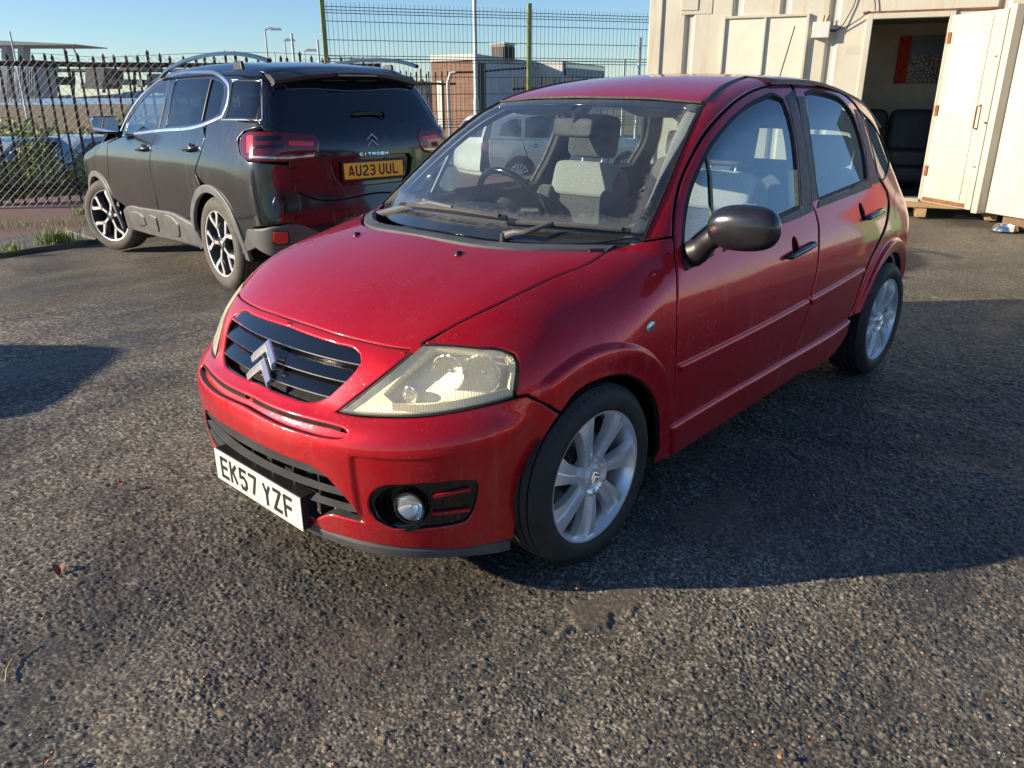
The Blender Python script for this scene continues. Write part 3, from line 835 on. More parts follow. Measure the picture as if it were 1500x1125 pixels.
MAT['emblem'] = simple('emblem silver', (.86, .87, .90), .22, .75, .3, .04, 20)
def chevrons(parent, c, ax_r, ax_u, ax_n, s, mat, depth=.012, name='emblem_chevron', slim=False):
    """two stacked arrow heads with a ridge down each arm"""
    c = Vector(c); r = Vector(ax_r).normalized(); n = Vector(ax_n).normalized(); u = Vector(ax_u).normalized()
    for dv in (.30, -.32):
        w = .17 if slim else .30
        A = [(-.62, -.55), (0, .28), (.62, -.55)]               # centre line
        mb = MB()
        for sg in (1, -1):
            out0, out1 = (0, .40), (.66*sg, -.20); in0, in1 = (0, .40-w*1.35), (.62*sg, -.20-w*1.10)
            mid0, mid1 = (0, .40-w*.6), (.64*sg, -.20-w*.52)
            P = lambda q, h: c+r*(q[0]*s)+u*((q[1]+dv)*s)+n*h
            V = [P(out0, 0), P(out1, 0), P(in1, 0), P(in0, 0), P(out0, depth*.5), P(out1, depth*.5), P(in1, depth*.5), P(in0, depth*.5), P(mid0, depth), P(mid1, depth)]
            mb.add(V, [(0, 1, 5, 4), (3, 7, 6, 2), (1, 2, 6, 9, 5), (4, 5, 9, 8), (8, 9, 6, 7), (0, 3, 2, 1)])
        mb.build(name, mat, parent)
ec = np.array([skin(c3_tub, 0, .648)[0]+.010, 0, .648]); eN = Vector((1, 0, .42)).normalized(); eU = Vector((-.42, 0, 1)).normalized()
chevrons(c3, ec, (0, 1, 0), eU, eN, .092, MAT['emblem'], .016)

# --- lower grille and number plate
lz1 = lower_out[:, 2].max(); lz0 = lower_out[:, 2].min()
def ledge(z):
    best = 0
    for i in range(len(lower_out)):
        a_, b_ = lower_out[i-1], lower_out[i]
        if (a_[2]-z)*(b_[2]-z) <= 0 and a_[2] != b_[2]: best = max(best, abs(a_[1]+(b_[1]-a_[1])*(z-a_[2])/(b_[2]-a_[2])))
    return best
le = lambda z: max(.1, ledge(min(max(z, lz0+.004), lz1-.004))+.006)
panel('lower_grille_backing', c3_tub, lower_out, bpj, MAT['inner'], c3, off=.090, gap=-.02, step=.06, depth=.003, flange=0)
for z in (lz1-.034, lz1-.086, lz1-.134):
    slat('lower_grille_slat', z+.004, z-.004, MAT['grey_plastic'], c3, le, o_t=.034, o_m=.004, thick=.004, backoff=.036)
for y in np.arange(-.385, .39, .11):
    mb = MB()
    zt = lz1-.01; x = skin(c3_tub, y, .36)[0]
    mb.bbox((x-.088, y-.004, lz0+.01), (x-.046, y+.004, lz1-.02)); mb.build('lower_grille_rib', BP, c3)

STROKES = {
 'E': [[(1, 1), (0, 1), (0, 0), (1, 0)], [(0, .52), (.85, .52)]], 'K': [[(0, 1), (0, 0)], [(1, 1), (.08, .46)], [(.34, .60), (1, 0)]],
 '5': [[(.95, 1), (.06, 1), (.02, .56), (.6, .62), (.98, .45), (1, .2), (.75, 0), (.25, 0), (0, .16)]], '7': [[(0, 1), (1, 1), (.45, 0)]],
 'Y': [[(0, 1), (.5, .48), (1, 1)], [(.5, .48), (.5, 0)]], 'Z': [[(.05, 1), (1, 1), (0, 0), (1, 0)]], 'F': [[(1, 1), (0, 1), (0, 0)], [(0, .5), (.85, .5)]],
 'A': [[(0, 0), (.42, 1), (.58, 1), (1, 0)], [(.16, .27), (.84, .27)]], 'U': [[(0, 1), (0, .22), (.22, 0), (.78, 0), (1, .22), (1, 1)]],
 '2': [[(0, .80), (.2, 1), (.8, 1), (1, .8), (1, .62), (0, .14), (0, 0), (1, 0)]], '3': [[(0, .85), (.2, 1), (.8, 1), (1, .85), (1, .64), (.8, .52), (.35, .52)], [(.8, .52), (1, .4), (1, .15), (.8, 0), (.2, 0), (0, .15)]],
 'L': [[(0, 1), (0, 0), (1, 0)]], 'C': [[(1, .8), (.75, 1), (.25, 1), (0, .8), (0, .2), (.25, 0), (.75, 0), (1, .2)]], 'I': [[(.5, 1), (.5, 0)]], 'T': [[(0, 1), (1, 1)], [(.5, 1), (.5, 0)]],
 'R': [[(0, 0), (0, 1), (.8, 1), (1, .85), (1, .62), (.8, .48), (0, .48)], [(.55, .48), (1, 0)]], 'O': [[(.25, 0), (0, .2), (0, .8), (.25, 1), (.75, 1), (1, .8), (1, .2), (.75, 0), (.25, 0)]],
 'N': [[(0, 0), (0, 1), (1, 0), (1, 1)]], 'S': [[(1, .85), (.8, 1), (.2, 1), (0, .85), (0, .62), (1, .40), (1, .15), (.8, 0), (.2, 0), (0, .15)]], 'X': [[(0, 1), (1, 0)], [(1, 1), (0, 0)]]}
def letters(text, origin, ax_r, ax_u, ax_n, cw, chh, gap, sw, mat, name, parent, space=None, depth=.0008):
    """printed characters as thin raised strokes; origin = left bottom of the first"""
    o = Vector(origin); r = Vector(ax_r).normalized(); u = Vector(ax_u).normalized(); n = Vector(ax_n).normalized(); x = 0; res = []
    for ch in text:
        if ch == ' ': x += (space or cw*.66); continue
        st = STROKES[ch.upper()]; mb = MB(); w = cw
        for k_, line in enumerate(st):
            L = [Vector((sw/2+p[0]*(w-sw), sw/2+p[1]*(chh-sw))) for p in line]
            for i in range(len(L)-1):
                a_, b_ = L[i], L[i+1]; t = (b_-a_).normalized(); q = Vector((-t.y, t.x))*sw/2
                e0 = a_-t*(sw/2 if i == 0 and abs(t.x*t.y) < .05 else 0); e1 = b_+t*(sw/2 if i == len(L)-2 and abs(t.x*t.y) < .05 else 0)
                h = depth*(1+.12*((i+k_*5) % 7))
                P = [e0-q, e1-q, e1+q, e0+q]
                mb.add([o+r*(x+p.x)+u*p.y+n*h for p in P], [(0, 1, 2, 3)])
                if i < len(L)-2 or i > 0: pass
            for i in range(1, len(L)-1):
                h = depth*(1+.12*8+.03*i); a_ = L[i]
                mb.add([o+r*(x+a_.x+sw/2*math.cos(t_))+u*(a_.y+sw/2*math.sin(t_))+n*h for t_ in np.linspace(0, 2*math.pi, 10, endpoint=False)], [tuple(range(10))])
        res.append(mb.build(name, mat, parent)); x += w+gap
    return x

# text colour on white plate is flat black print
MAT['print'] = simple('plate print', (.012, .012, .014), .5)
MAT['plate_white'] = simple('white reflective plate', (.60, .595, .55), .45, 0, .2, .12, 9)
MAT['plate_yellow'] = simple('yellow reflective plate', (.95, .50, .025), .35, 0, .2, .05, 14)
px0 = .712; pb = Vector((px0, 0, .186)); pt_ = Vector((px0-.002, 0, .297)); pu = (pt_-pb).normalized(); pn = Vector((pu.z, 0, -pu.x)); 
mb = MB(); mb.prism([(-.26, .19), (.26, .19), (.26, .30), (-.26, .30)], .655, px0-.004, 'yz'); mb.build('plate_plinth', BP, c3, bevel=.003)
mb = MB(); mb.prism([(-.26+.006*s__[0], s__[1]) for s__ in ()] or [(-.26, .188), (.26, .188), (.26, .299), (-.26, .299)], px0-.003, px0, 'yz')
plate = mb.build('number_plate', MAT['plate_white'], c3, bevel=.0012)
letters('EK57 YZF', (px0, -.2245, .204), (0, 1, 0), (0, 0, 1), (1, 0, 0), .050, .079, .011, .0135, MAT['print'], 'plate_character', plate, space=.033-.011)

gp_ = cast_px(c3_tub, [(371, 586), (388, 595), (422, 608.5), (458, 618.5), (493, 627), (501, 630)], off=.012)
for sg in (1, -1): sweep('channel_gap', resample(gp_, .02, closed=False)*np.array([1, sg, 1]), [(-.006, -.006), (.006, -.006), (.006, .004), (-.006, .004)], MAT['inner'], c3, up=(1, 0, 0))
# --- lower lip
LIPB = [(749.5, 790), (748, 805), (720, 811), (686.6, 814.4), (624.4, 817.5), (562, 813.5), (505, 799), (463, 782)]
lt = cast_px(c3_tub, [(500, 786.5), (562, 800.5), (624.4, 805.5), (686.6, 804), (720, 797.6)])
lb = cast_px(c3_tub, LIPB, off=0)
lip = np.concatenate([[[.722, 0, .199], [.71, .2, .203]], lt, lb, [[.70, .2, .165], [.70, 0, .163]]])
panel('front_lip', c3_tub, sym(lip), bpj, MAT['grey_plastic'], c3, off=-.004, step=.03, depth=.03, corner=40)

# --- fog lamps
for sg, fo in ((1, fg), (-1, fgR)):
    panel('fog_bezel', c3_tub, fo, bpj, GB, c3, off=.012, gap=-.004, step=.02, depth=.01, flange=0,
          holes=[np.array([q*np.array([1, sg, 1]) for q in cast_px(c3_tub, [(586+(41)*math.cos(t), 745+29*math.sin(t)) for t in np.linspace(0, 2*math.pi, 22, endpoint=False)])])], hole_depth=.05)
    P = cast_px(c3_tub, [(588, 745)])[0]*np.array([1, sg, 1]); Nn_ = Vector((.86, .42*sg, .05)).normalized()
    Mx = Nn_.to_track_quat('Z', 'X').to_matrix()
    mb = MB(); mb.lathe([(.074, .004), (.070, -.012), (.066, -.030), (.052, -.045), (0, -.047)], P-np.array(Nn_)*.01, M=Mx, n=32); mb.build('fog_housing', GB, c3, smooth=50)
    fl = MB(); c_ = Vector(P)+Vector((-.018, .012*sg, -.002)); fl.lathe([(0, .004), (.022, .002), (.038, -.004), (.043, -.010), (.043, -.03)], c_, M=Mx, n=28)
    fo_ = fl.build('fog_lamp', MAT['clear'], c3, smooth=50)
    fr = MB(); fr.lathe([(.042, -.008), (.034, -.020), (.018, -.034), (0, -.038)], c_, M=Mx, n=28); fr.build('reflector', MAT['chrome'], fo_, smooth=60)
    fb = MB(); fb.lathe([(0, -.008), (.007, -.010), (.008, -.03), (0, -.034)], c_, M=Mx, n=12); fb.build('bulb', MAT['satin'], fo_, smooth=60)
    fr = MB(); fr.lathe([(.043, .001), (.048, .000), (.050, -.010), (.044, -.012)], c_, M=Mx, n=28, close=True); fr.build('ring', MAT['gloss_black'], fo_, smooth=40)
    for y_ in ((728, 716.5), (752.5, 746.5)):
        q = cast_px(c3_tub, [(634, y_[0]), (655, (y_[0]+y_[1])/2+1), (688, y_[1])], off=.004)*np.array([1, sg, 1])
        sweep('fog_trim_bar', resample(q, .01, closed=False), [(-.006, -.004), (.006, -.004), (.004, .004), (-.004, .004)], RED, c3, up=(.7, .7*sg, 0))

# --- headlamps
t = NT('lamp inner silver'); c_ = t.coord(); w_ = t.new('ShaderNodeTexWave'); t.l.new(t.mapping(c_, (1, 1, 1), rot=(0, 0, .8)), w_.inputs[0]); w_.inputs['Scale'].default_value = 70
MAT['lamp_inner'] = t.P(color=(.88, .82, .66), metal=.35, rough=.32, normal=t.bump(w_.outputs[1], .6, .003))
t = NT('faceted chrome'); c_ = t.coord(); v_ = t.voro(t.mapping(c_, (1, 1, .35)), 75)
MAT['facet'] = t.P(color=(.95, .92, .84), metal=.85, rough=.16, normal=t.bump(v_, .8, .006))
MAT['lamp_lens'] = glass_mat('aged lamp lens', (.96, .94, .84), .06, .50, hcol=(.84, .79, .64))
MAT['amber'] = simple('amber bulb', (.7, .22, .02), .25, 0, .5)
LENS = [(618, 504.6), (650, 505), (699, 509.6), (740, 514.5), (751.5, 520.5), (756.5, 531), (756.5, 545), (754, 565), (751.5, 582), (730, 588.5), (694.6, 597), (660, 603.6), (628.8, 608), (600, 609.7), (563, 609.3), (520, 606.3), (497, 602.5), (531, 576.5), (571, 544.5), (601, 519)]
LP = Proj((.75, .62, .2))
lo3 = cast_px(c3_tub, LENS)
for nm, off_, st_, mt, kw in (('headlamp', -.001, .018, MAT['lamp_lens'], dict(gap=.002, depth=.02, flange=0, rnd=.005)),):
    hl_, hr_ = panel(nm, c3_tub, lo3, LP, mt, c3, off=off_, step=st_, mirror=True, **kw)
inn = [panel('lamp_bowl', c3_tub, lo3, LP, MAT['lamp_inner'], hl_, off=.052, gap=-.004, step=.018, depth=.002, flange=0, raw=False)]
inn.append(mirror_obj(inn[0], parent=hr_))
panel('lamp_rim', c3_tub, lo3, LP, MAT['lamp_inner'], hl_, off=.016, gap=.003, step=.03, depth=.034, flange=0, holes=[cast_px(c3_tub, [(630, 512), (690, 515), (738, 521), (748, 535), (744, 570), (700, 583), (640, 590), (575, 592), (560, 580), (600, 540)])], hole_depth=.034)
mirror_obj([o for o in hl_.children if o.name.startswith('lamp_rim')][0], parent=hr_)
def bowl(cpx, rad, dep, hb, sg, aim=(1, .12, .03)):
    P = cast_px(c3_tub, [cpx], off=.044)[0]*np.array([1, sg, 1]); a = Vector((aim[0], aim[1]*sg, aim[2])).normalized(); Mx = a.to_track_quat('Z', 'X').to_matrix()
    mb = MB(); mb.lathe([(rad+.004, .006), (rad, .008), (rad*.97, 0), (rad*.8, -dep*.35), (rad*.5, -dep*.75), (rad*.16, -dep)], P, M=Mx, n=32); o = mb.build('reflector', MAT['facet'], hb, smooth=40)
    mb = MB(); mb.lathe([(0, -dep*.2), (.009, -dep*.25), (.010, -dep*.8), (0, -dep)], P, M=Mx, n=12); mb.build('bulb', MAT['satin'], hb, smooth=60)
for sg, hb in ((1, hl_), (-1, hr_)):
    bowl((657, 546), .050, .045, hb, sg, (1, .38, .05)); bowl((706, 548), .054, .045, hb, sg, (1, .55, .05)); bowl((602, 578), .022, .028, hb, sg, (1, .3, .05))
    mb = MB(); pth = cast_px(c3_tub, [(575, 596), (620, 598), (660, 593), (700, 585), (745, 573)], off=.012)*np.array([1, sg, 1])
    sweep('indicator_strip', resample(pth, .01, closed=False), [(-.010, -.003), (.010, -.003), (.010, .003), (-.010, .003)], MAT['lamp_inner'], hb, up=(.8, .5*sg, 0))
    seal = resample(lo3, .012)*np.array([1, sg, 1]); sN = grad(c3_tub, seal)
    sweep('lamp_seal', np.concatenate([seal, seal[:1]]), [(-.0025, -.010), (.0025, -.010), (.002, -.001), (-.002, -.001)], MAT['rubber'], hb, ups=np.concatenate([sN, sN[:1]]).tolist(), cap=False)
# --- sills
SILL = [(985, 627), (1030, 600), (1070.6, 576), (1115, 551), (1164, 522), (1181, 512.5), (1243, 472), (1247, 468.5), (1240, 492), (1231, 507), (1223, 517), (1160, 556), (1100, 596), (1040, 634), (985.5, 669)]
sl3 = cast_px(c3_nf, SILL, off=-.014)
panel('sill', c3_nf, sl3, SP, RED, c3, off=-.016, step=.02, rnd=.010, mirror=True, corner=28, depth=.05)
# --- rubbing strips
for nm, st in (('rubbing_strip', [(997, 537), (1060, 506.5), (1125, 473.5), (1186, 440), (1187, 449.5), (1125, 484), (1060, 517.5), (999.5, 548)]),
               ('rubbing_strip', [(1189.3, 438.5), (1230, 415.5), (1267.5, 393), (1269, 396.5), (1267, 401), (1230, 424), (1190, 448)])):
    panel(nm, c3_nf, cast_px(c3_nf, st, off=-.013), SP, RED, c3, off=-.014, gap=0, rnd=.008, depth=.016, step=.012, flange=0, mirror=True, corner=20)
# --- handle cups and handles
for c_, hp in ((HC1, [(1159, 377.5), (1178, 367), (1196.5, 357)]), (HC2, [(1273.5, 320), (1284, 314), (1296, 308)])):
    panel('handle_cup', c3_nf, hcup(c_, .033, .046), SP, RED, c3, off=.020, gap=0, step=.015, depth=.003, flange=0, rnd=.001, mirror=True)
    h = cast_px(c3_nf, hp, off=-.022)
    mb = MB(); q = resample(h, .012, closed=False); n_ = len(q)
    q2 = np.concatenate([[h[0]+np.array([0, -.03, 0])], q, [h[-1]+np.array([0, -.03, 0])]])
    mb.tube(q2, .011, 12, rs=[.009]+[.0095+.0035*math.sin(math.pi*(i+.5)/n_) for i in range(n_)]+[.009], flat=1.0, up=(0, 1, 0))
    o = mb.build('door_handle', MAT['gloss_black'], c3, smooth=60, sub=1); mirror_obj(o)
lk = cast_px(c3_nf, [(1193, 359)], off=-.028)[0]

# --- side glass
SG = MAT['glass']
panel('front_door_glass', c3_nf, win1, SP, SG, c3, off=.008, gap=-.004, step=.06, depth=.003, flange=0, rnd=.001, mirror=True)
panel('rear_door_glass', c3_nf, win2, SP, SG, c3, off=.008, gap=-.004, step=.06, depth=.003, flange=0, rnd=.001, mirror=True)
panel('quarter_glass', c3_nf, qg, Proj((-.22, .9, .42)), SG, c3, off=.004, gap=.002, step=.03, depth=.006, flange=0, rnd=.002, mirror=True)
# seals round the glass
def seal_loop(nm, L, w=.009, h=.014, inn=.001, corner=32, close=True):
    q = resample(L, .012, closed=close, corner=corner); N = grad(c3_nf, q); a = np.concatenate([q, q[:1]]) if close else q; an = np.concatenate([N, N[:1]]) if close else N
    for sg in (1, -1):
        m = np.array([1, sg, 1])
        sweep(nm, (a-an*inn)*m, [(-w, -h), (w, -h), (w*.8, .0015), (-w*.8, .0015)], MAT['rubber'], c3, ups=(an*m).tolist(), cap=not close)
seal_loop('window_seal', win1); seal_loop('window_seal', win2); seal_loop('quarter_seal', qg, .005)
# black trim on the door frames either side of the centre pillar, behind the rear door, and along the belt line
def trim(nm, px_, off=-.0022, mat=None, **k): panel(nm, c3_nf, cast_px(c3_nf, px_), SP, mat or BP, c3, off=off, gap=0, rnd=.0012, depth=.004, step=.02, flange=0, mirror=True, **k)
trim('pillar_trim', [(1149.5, 141.5), (1161, 131), (1164.6, 141), (1172.6, 175), (1180.8, 220), (1186.0, 260), (1188.6, 298), (1174, 303), (1171, 249), (1166, 201), (1158.5, 166.7)])
trim('pillar_trim', [(1166, 141), (1177.5, 141), (1183, 180), (1191, 238.7), (1197.5, 292.5), (1189, 297), (1186.2, 260), (1181, 220), (1173, 174.7)])
trim('pillar_trim', [(1251, 160), (1254.5, 160), (1262, 172), (1270, 200), (1278, 232), (1283, 255), (1289, 267), (1276, 271), (1273, 262), (1267.5, 220), (1260, 190)])
trim('belt_trim', [(1060, 361), (1137, 321.5), (1171, 305.5), (1187.5, 298.5), (1192, 308), (1171, 318.5), (1137, 331.5), (1060, 369)], off=-.004)
trim('belt_trim', [(1199, 295), (1240, 279.5), (1271, 267.5), (1276, 271), (1277, 274), (1240, 288.5), (1197, 305)], off=-.004)
# vent window divider
dv = cast_px(c3_nf, [(1034, 223), (1040, 262), (1043, 331)], off=.008)
for sg in (1, -1): sweep('window_divider', dv*np.array([1, sg, 1]), [(-.010, -.006), (.010, -.006), (.010, .004), (-.010, .004)], BP, c3, up=(0, sg, 0))
# side repeater and sill badge
for sg in (1, -1):
    P = cast_px(c3_tub, [(953, 478)])[0]*np.array([1, sg, 1]); N = grad(c3_tub, P[None])[0]
    Mx = Vector(N).to_track_quat('Z', 'X').to_matrix() @ Matrix.Diagonal((.62, 1.0, 1.0)) if sg == 1 else Vector(N).to_track_quat('Z', 'X').to_matrix()
    t_ = Vector((1, 0, -.25)); t_ = (t_-Vector(N)*t_.dot(Vector(N))).normalized(); b_ = Vector(N).cross(t_)
    Mx = Matrix((( t_.x*1.0, b_.x*.68, N[0]), (t_.y*1.0, b_.y*.68, N[1]), (t_.z*1.0, b_.z*.68, N[2])))
    mb = MB(); mb.lathe([(0, .008), (.012, .0075), (.021, .005), (.025, .001), (.026, -.003)], P, M=Mx, n=24); o = mb.build('side_repeater', MAT['clear'], c3, smooth=60)
    mb = MB(); mb.lathe([(0, .002), (.020, .001), (.024, -.003)], P, M=Mx, n=24); mb.build('reflector', MAT['satin'], o, smooth=60)
    mb = MB(); mb.lathe([(.0255, -.003), (.0275, .001), (.029, -.003)], P, M=Mx, n=24); mb.build('ring', MAT['rubber'], o, smooth=60)
bp_ = cast_px(c3_f, [(1213, 517), (1234, 500), (1235, 506), (1214, 523)], off=0)
bp_ = cast_px(c3_f, [(1212, 508), (1235, 493), (1235.5, 498), (1213, 514)])
panel('sill_badge', c3_f, bp_, SP, BP, c3, off=-.0015, gap=0, rnd=.0005, depth=.002, step=.02, flange=0)
_o = cast_px(c3_f, [(1223.5, 506)], off=-.003)[0]; _r = (cast_px(c3_f, [(1231, 500.5)], off=-.003)[0]-_o)
letters('R', _o, _r, (0, 0, 1), (0, 1, 0), .020, .022, .01, .004, MAT['plate_yellow'], 'badge_letter', c3)
# fuel flap
fc = cast_px(c3_f, [(1314.5+5.2*math.cos(t), 299+23*math.sin(t)) for t in np.linspace(0, 2*math.pi, 20, endpoint=False)])
panel('fuel_flap', c3_f, fc, Proj((-.5, .85, .1)), RED, c3, off=-.0012, gap=0, rnd=.003, depth=.003, step=.02, flange=0)

# --- door mirrors
def mirror_side(sg):
    A = on_plane((1014, 372), 1, .775)            # foot on the door
    B = on_plane((1092, 334), 1, .965)            # middle of the housing
    mb = MB(); V = []; F = []
    rings = []; n = 20
    fx = Vector((-.10, .99, .05)).normalized()     # housing runs outwards
    up = Vector((.06, 0, 1)); back = fx.cross(up).normalized(); up = back.cross(fx)*1.0
    c = Vector(B)
    prof = [(-.115, .42, .62), (-.10, .70, .78), (-.07, .92, .93), (-.03, 1.0, 1.0), (.02, 1.0, 1.0), (.06, .93, .95), (.088, .78, .82), (.104, .52, .58), (.112, .2, .25)]
    ru, rb = .073, .060
    for s_, hu, hb in prof:
        for k in range(n):
            a = 2*math.pi*k/n; ca, sa = math.cos(a), math.sin(a)
            sx = math.copysign(abs(ca)**.85, ca); sy = math.copysign(abs(sa)**.8, sa)
            d = sx*rb*hb
            if d < 0: d *= .45                       # flat at the glass side
            V.append(c+fx*s_+up*(sy*ru*hu)+back*d*1.0)
    for i in range(len(prof)-1):
        for k in range(n): F.append((i*n+k, i*n+(k+1) % n, (i+1)*n+(k+1) % n, (i+1)*n+k))
    F.append(tuple(range(n))); F.append(tuple((len(prof)-1)*n+k for k in range(n)))
    mb.add(V, F); o = mb.build('door_mirror', MAT['mirror_shell'], c3, smooth=180, sub=1)
    # arm and foot
    mb = MB(); a0 = Vector(A); e = c-fx*.10-up*.012
    P = [a0+Vector((.010, -.02, -.005)), a0+Vector((0, .035, .012)), a0.lerp(e, .55)+Vector((0, 0, -.004)), e+fx*.03]
    mb.tube(P, .03, 14, rs=[.052, .036, .030, .034], up=(0, 0, 1), flat=1.15); a_ = mb.build('mirror_arm', BP, o, smooth=180, sub=1)
    fp = cast_px(c3_f, [(1002.5, 388), (1004, 396), (1022, 387), (1043, 374), (1044, 338), (1041, 326), (1026, 338), (1012, 352), (1003, 372)])
    f_ = panel('mirror_foot', c3_f, fp, SP, BP, o, off=-.012, gap=0, rnd=.006, depth=.02, step=.015, flange=0, corner=45)
    g = MB(); gc = c-back*.030
    g.add([gc+fx*(.092*math.cos(t))+up*(.058*math.sin(t)) for t in np.linspace(0, 2*math.pi, 28, endpoint=False)], [tuple(range(28))]); g.build('mirror_glass', MAT['chrome'], o)
    return o
MAT['mirror_shell'] = simple('mirror shell', (.016, .016, .018), .22, 0, .35, .2, 30, .08, 300)
mo = mirror_side(1); mo2 = mirror_obj(mo)
for ch in list(mo.children):
    q = mirror_obj(ch, parent=mo2)
_pv = Vector((-.52, -.80, .0)); mo2.matrix_world = Matrix.Translation(_pv+Vector((-.22, .02, 0))) @ Matrix.Rotation(R(-72), 4, 'Z') @ Matrix.Translation(-_pv)   # folded in
# --- aerial
mb = MB(); ab = Vector(march(c3_green, np.array([on_plane((1113, 107), 1, .0)]) if False else np.array([[-2.62, 0, 2.2]]), np.array([[0., 0, -1]]), 0, 1.5, .01)[0][0])
mb.tube([ab+Vector((0, 0, -.01)), ab+Vector((-.01, 0, .035))], .012, 10, rs=[.016, .008]); ae = mb.build('aerial', BP, c3, smooth=50)
mb = MB(); mb.tube([ab+Vector((-.008, 0, .03)), ab+Vector((-.16, 0, .36))], .003, 6); mb.build('aerial_rod', MAT['rubber'], ae, smooth=50)
# --- tail: hatch, lamps, rear bumper
rpj = Proj((-1, 0, .1), center=(-2.1, 0, .75))
def rear_pts(yz): 
    P = np.array([(-4.0, y, z) for y, z in yz]); return march(c3_f, P, np.tile([1., 0, 0], (len(P), 1)), 0, 2.0, .02)[0]
rg = rear_pts([(.46, 1.28), (.50, 1.05), (.50, .98), (.2, .96), (0, .955)]); rgt = np.concatenate([[[-2.86, 0, 1.33]], rg]); rgt[0] = rear_pts([(0, 1.30)])[0]
tg = rear_pts([(0, 1.345), (.47, 1.325), (.53, 1.10), (.57, .94), (.56, .70), (.50, .52), (0, .50)])
panel('tailgate', c3_f, sym(tg), rpj, RED, c3, holes=[sym(np.concatenate([rgt[:1], rg]))], step=.05)
panel('rear_window', c3_f, sym(np.concatenate([rgt[:1], rg])), rpj, MAT['glass'], c3, off=.004, gap=0, step=.08, depth=.003, flange=0, rnd=.001)
tl = rear_pts([(.56, 1.10), (.60, 1.05), (.66, .92), (.68, .78), (.60, .74), (.58, .92)])
MAT['tail_red'] = simple('tail lamp red', (.11, .003, .005), .10, 0, .8)
panel('tail_lamp', c3_f, tl, Proj((-1, .5, 0)), MAT['tail_red'], c3, off=-.004, step=.03, mirror=True)
rb = rear_pts([(0, .49), (.50, .51), (.58, .56), (.68, .56)]); rb = np.concatenate([rb, on_side(c3_f, [-2.84, -2.80, -2.83], .5)[:0], [[-2.88, .74, .50], [-2.80, .765, .40], [-2.82, .75, .25], [-2.95, .6, .22], [-3.02, .3, .22], [-3.03, 0, .22]]])
panel('rear_bumper', c3_f, sym(rb), rpj, RED, c3, step=.05)

# --- underbody, arch liners
mb = MB()
for ax in (0.0, -2.46):
    for sg in (1, -1):
        yo = .66 if ax == 0.0 else .715
        mb = MB(); mb.lathe([(.350, yo*sg), (.362, (yo-.01)*sg), (.37, (yo-.05)*sg), (.37, .46*sg), (.30, .46*sg), (0, .46*sg)], (ax, 0, .292), axis='y', n=28, a0=-.25, a1=math.pi+.25)
        mb.build('arch_liner', MAT['inner'], c3, smooth=50)
mb = MB()
mb.bbox((.36, -.47, .20), (-.55, .47, .50)); mb.build('engine_bay', MAT['inner'], c3)
mb = MB(); mb.bbox((-.40, -.755, .20), (-2.02, .755, .27)); mb.bbox((-2.0, -.47, .21), (-2.9, .47, .46)); mb.build('floor_pan', MAT['inner'], c3)
# --- wheels
def tyre_profile(R_, r_, w, bulge=.006):
    """outer radius, rim radius, width; heights along the axle, outer side positive"""
    h = w/2; P = [(r_-.006, h-.012), (r_, h-.004), (r_+.012, h+.001), ((R_+r_)/2, h+bulge), (R_-.030, h+.001), (R_-.012, h-.010), (R_-.003, h-.022)]
    for g in np.linspace(h-.035, -(h-.035), 5)[:-0 or None]:
        P += [(R_, g+.010), (R_, g+.004), (R_-.007, g+.003), (R_-.007, g-.003), (R_, g-.004)]
    P += [(R_-.003, -h+.022), (R_-.012, -h+.010), ((R_+r_)/2, -h-bulge), (r_, -h+.004), (r_-.006, -h+.012)]
    return P
def tyre_mat():
    t = NT('tyre rubber'); c = t.coord(); n = t.noise(c, 14, 5, .65)
    col = t.mix(t.ramp(n, [(.3, 0.0), (.75, 1.0)]), (.010, .010, .011), (.034, .032, .030))
    sp = t.new('ShaderNodeSeparateXYZ'); t.l.new(c, sp.inputs[0])
    ang = t.math('ARCTAN2', sp.outputs[2], sp.outputs[0]); rad = t.math('SQRT', t.math('ADD', t.math('MULTIPLY', sp.outputs[0], sp.outputs[0]), t.math('MULTIPLY', sp.outputs[2], sp.outputs[2])))
    blk = t.math('SINE', t.math('ADD', t.math('MULTIPLY', ang, 70.0), t.math('MULTIPLY', sp.outputs[1], 60.0)))
    tread = t.math('MULTIPLY', t.ramp(blk, [(.42, 0.0), (.5, 1.0)]), t.ramp(rad, [(.281, 0.0), (.285, 1.0)]))
    side = t.math('MULTIPLY', t.ramp(t.math('SINE', t.math('MULTIPLY', rad, 700.0)), [(.45, 0.0), (.55, 1.0)]), .25)
    h = t.math('SUBTRACT', side, t.math('MULTIPLY', tread, 2.2))
    return t.P(color=col, rough=t.ramp(n, [(.3, .55), (.7, .8)]), normal=t.bump(h, .5, .003))
MAT['tyre'] = tyre_mat()
def alloy_mat():
    t = NT('silver alloy'); c = t.coord(); n = t.noise(c, 9, 6, .7)
    dirt = t.ramp(n, [(.5, 0.0), (.75, .55)])
    col = t.mix(dirt, (.84, .84, .85), (.40, .39, .37))
    fine = t.ramp(t.noise(c, 160, 3), [(.55, 0.0), (.75, .25)])
    return t.P(color=t.mix(fine, col, (.25, .24, .23)), metal=.62, rough=t.math('ADD', .30, t.math('MULTIPLY', dirt, .35)), coat=.2)
MAT['alloy'] = alloy_mat()
MAT['disc'] = simple('brake disc', (.18, .17, .16), .45, .8, 0, .2, 30)
MAT['rimdark'] = simple('grimy rim inside', (.10, .10, .10), .6, .5, 0, .3, 16)

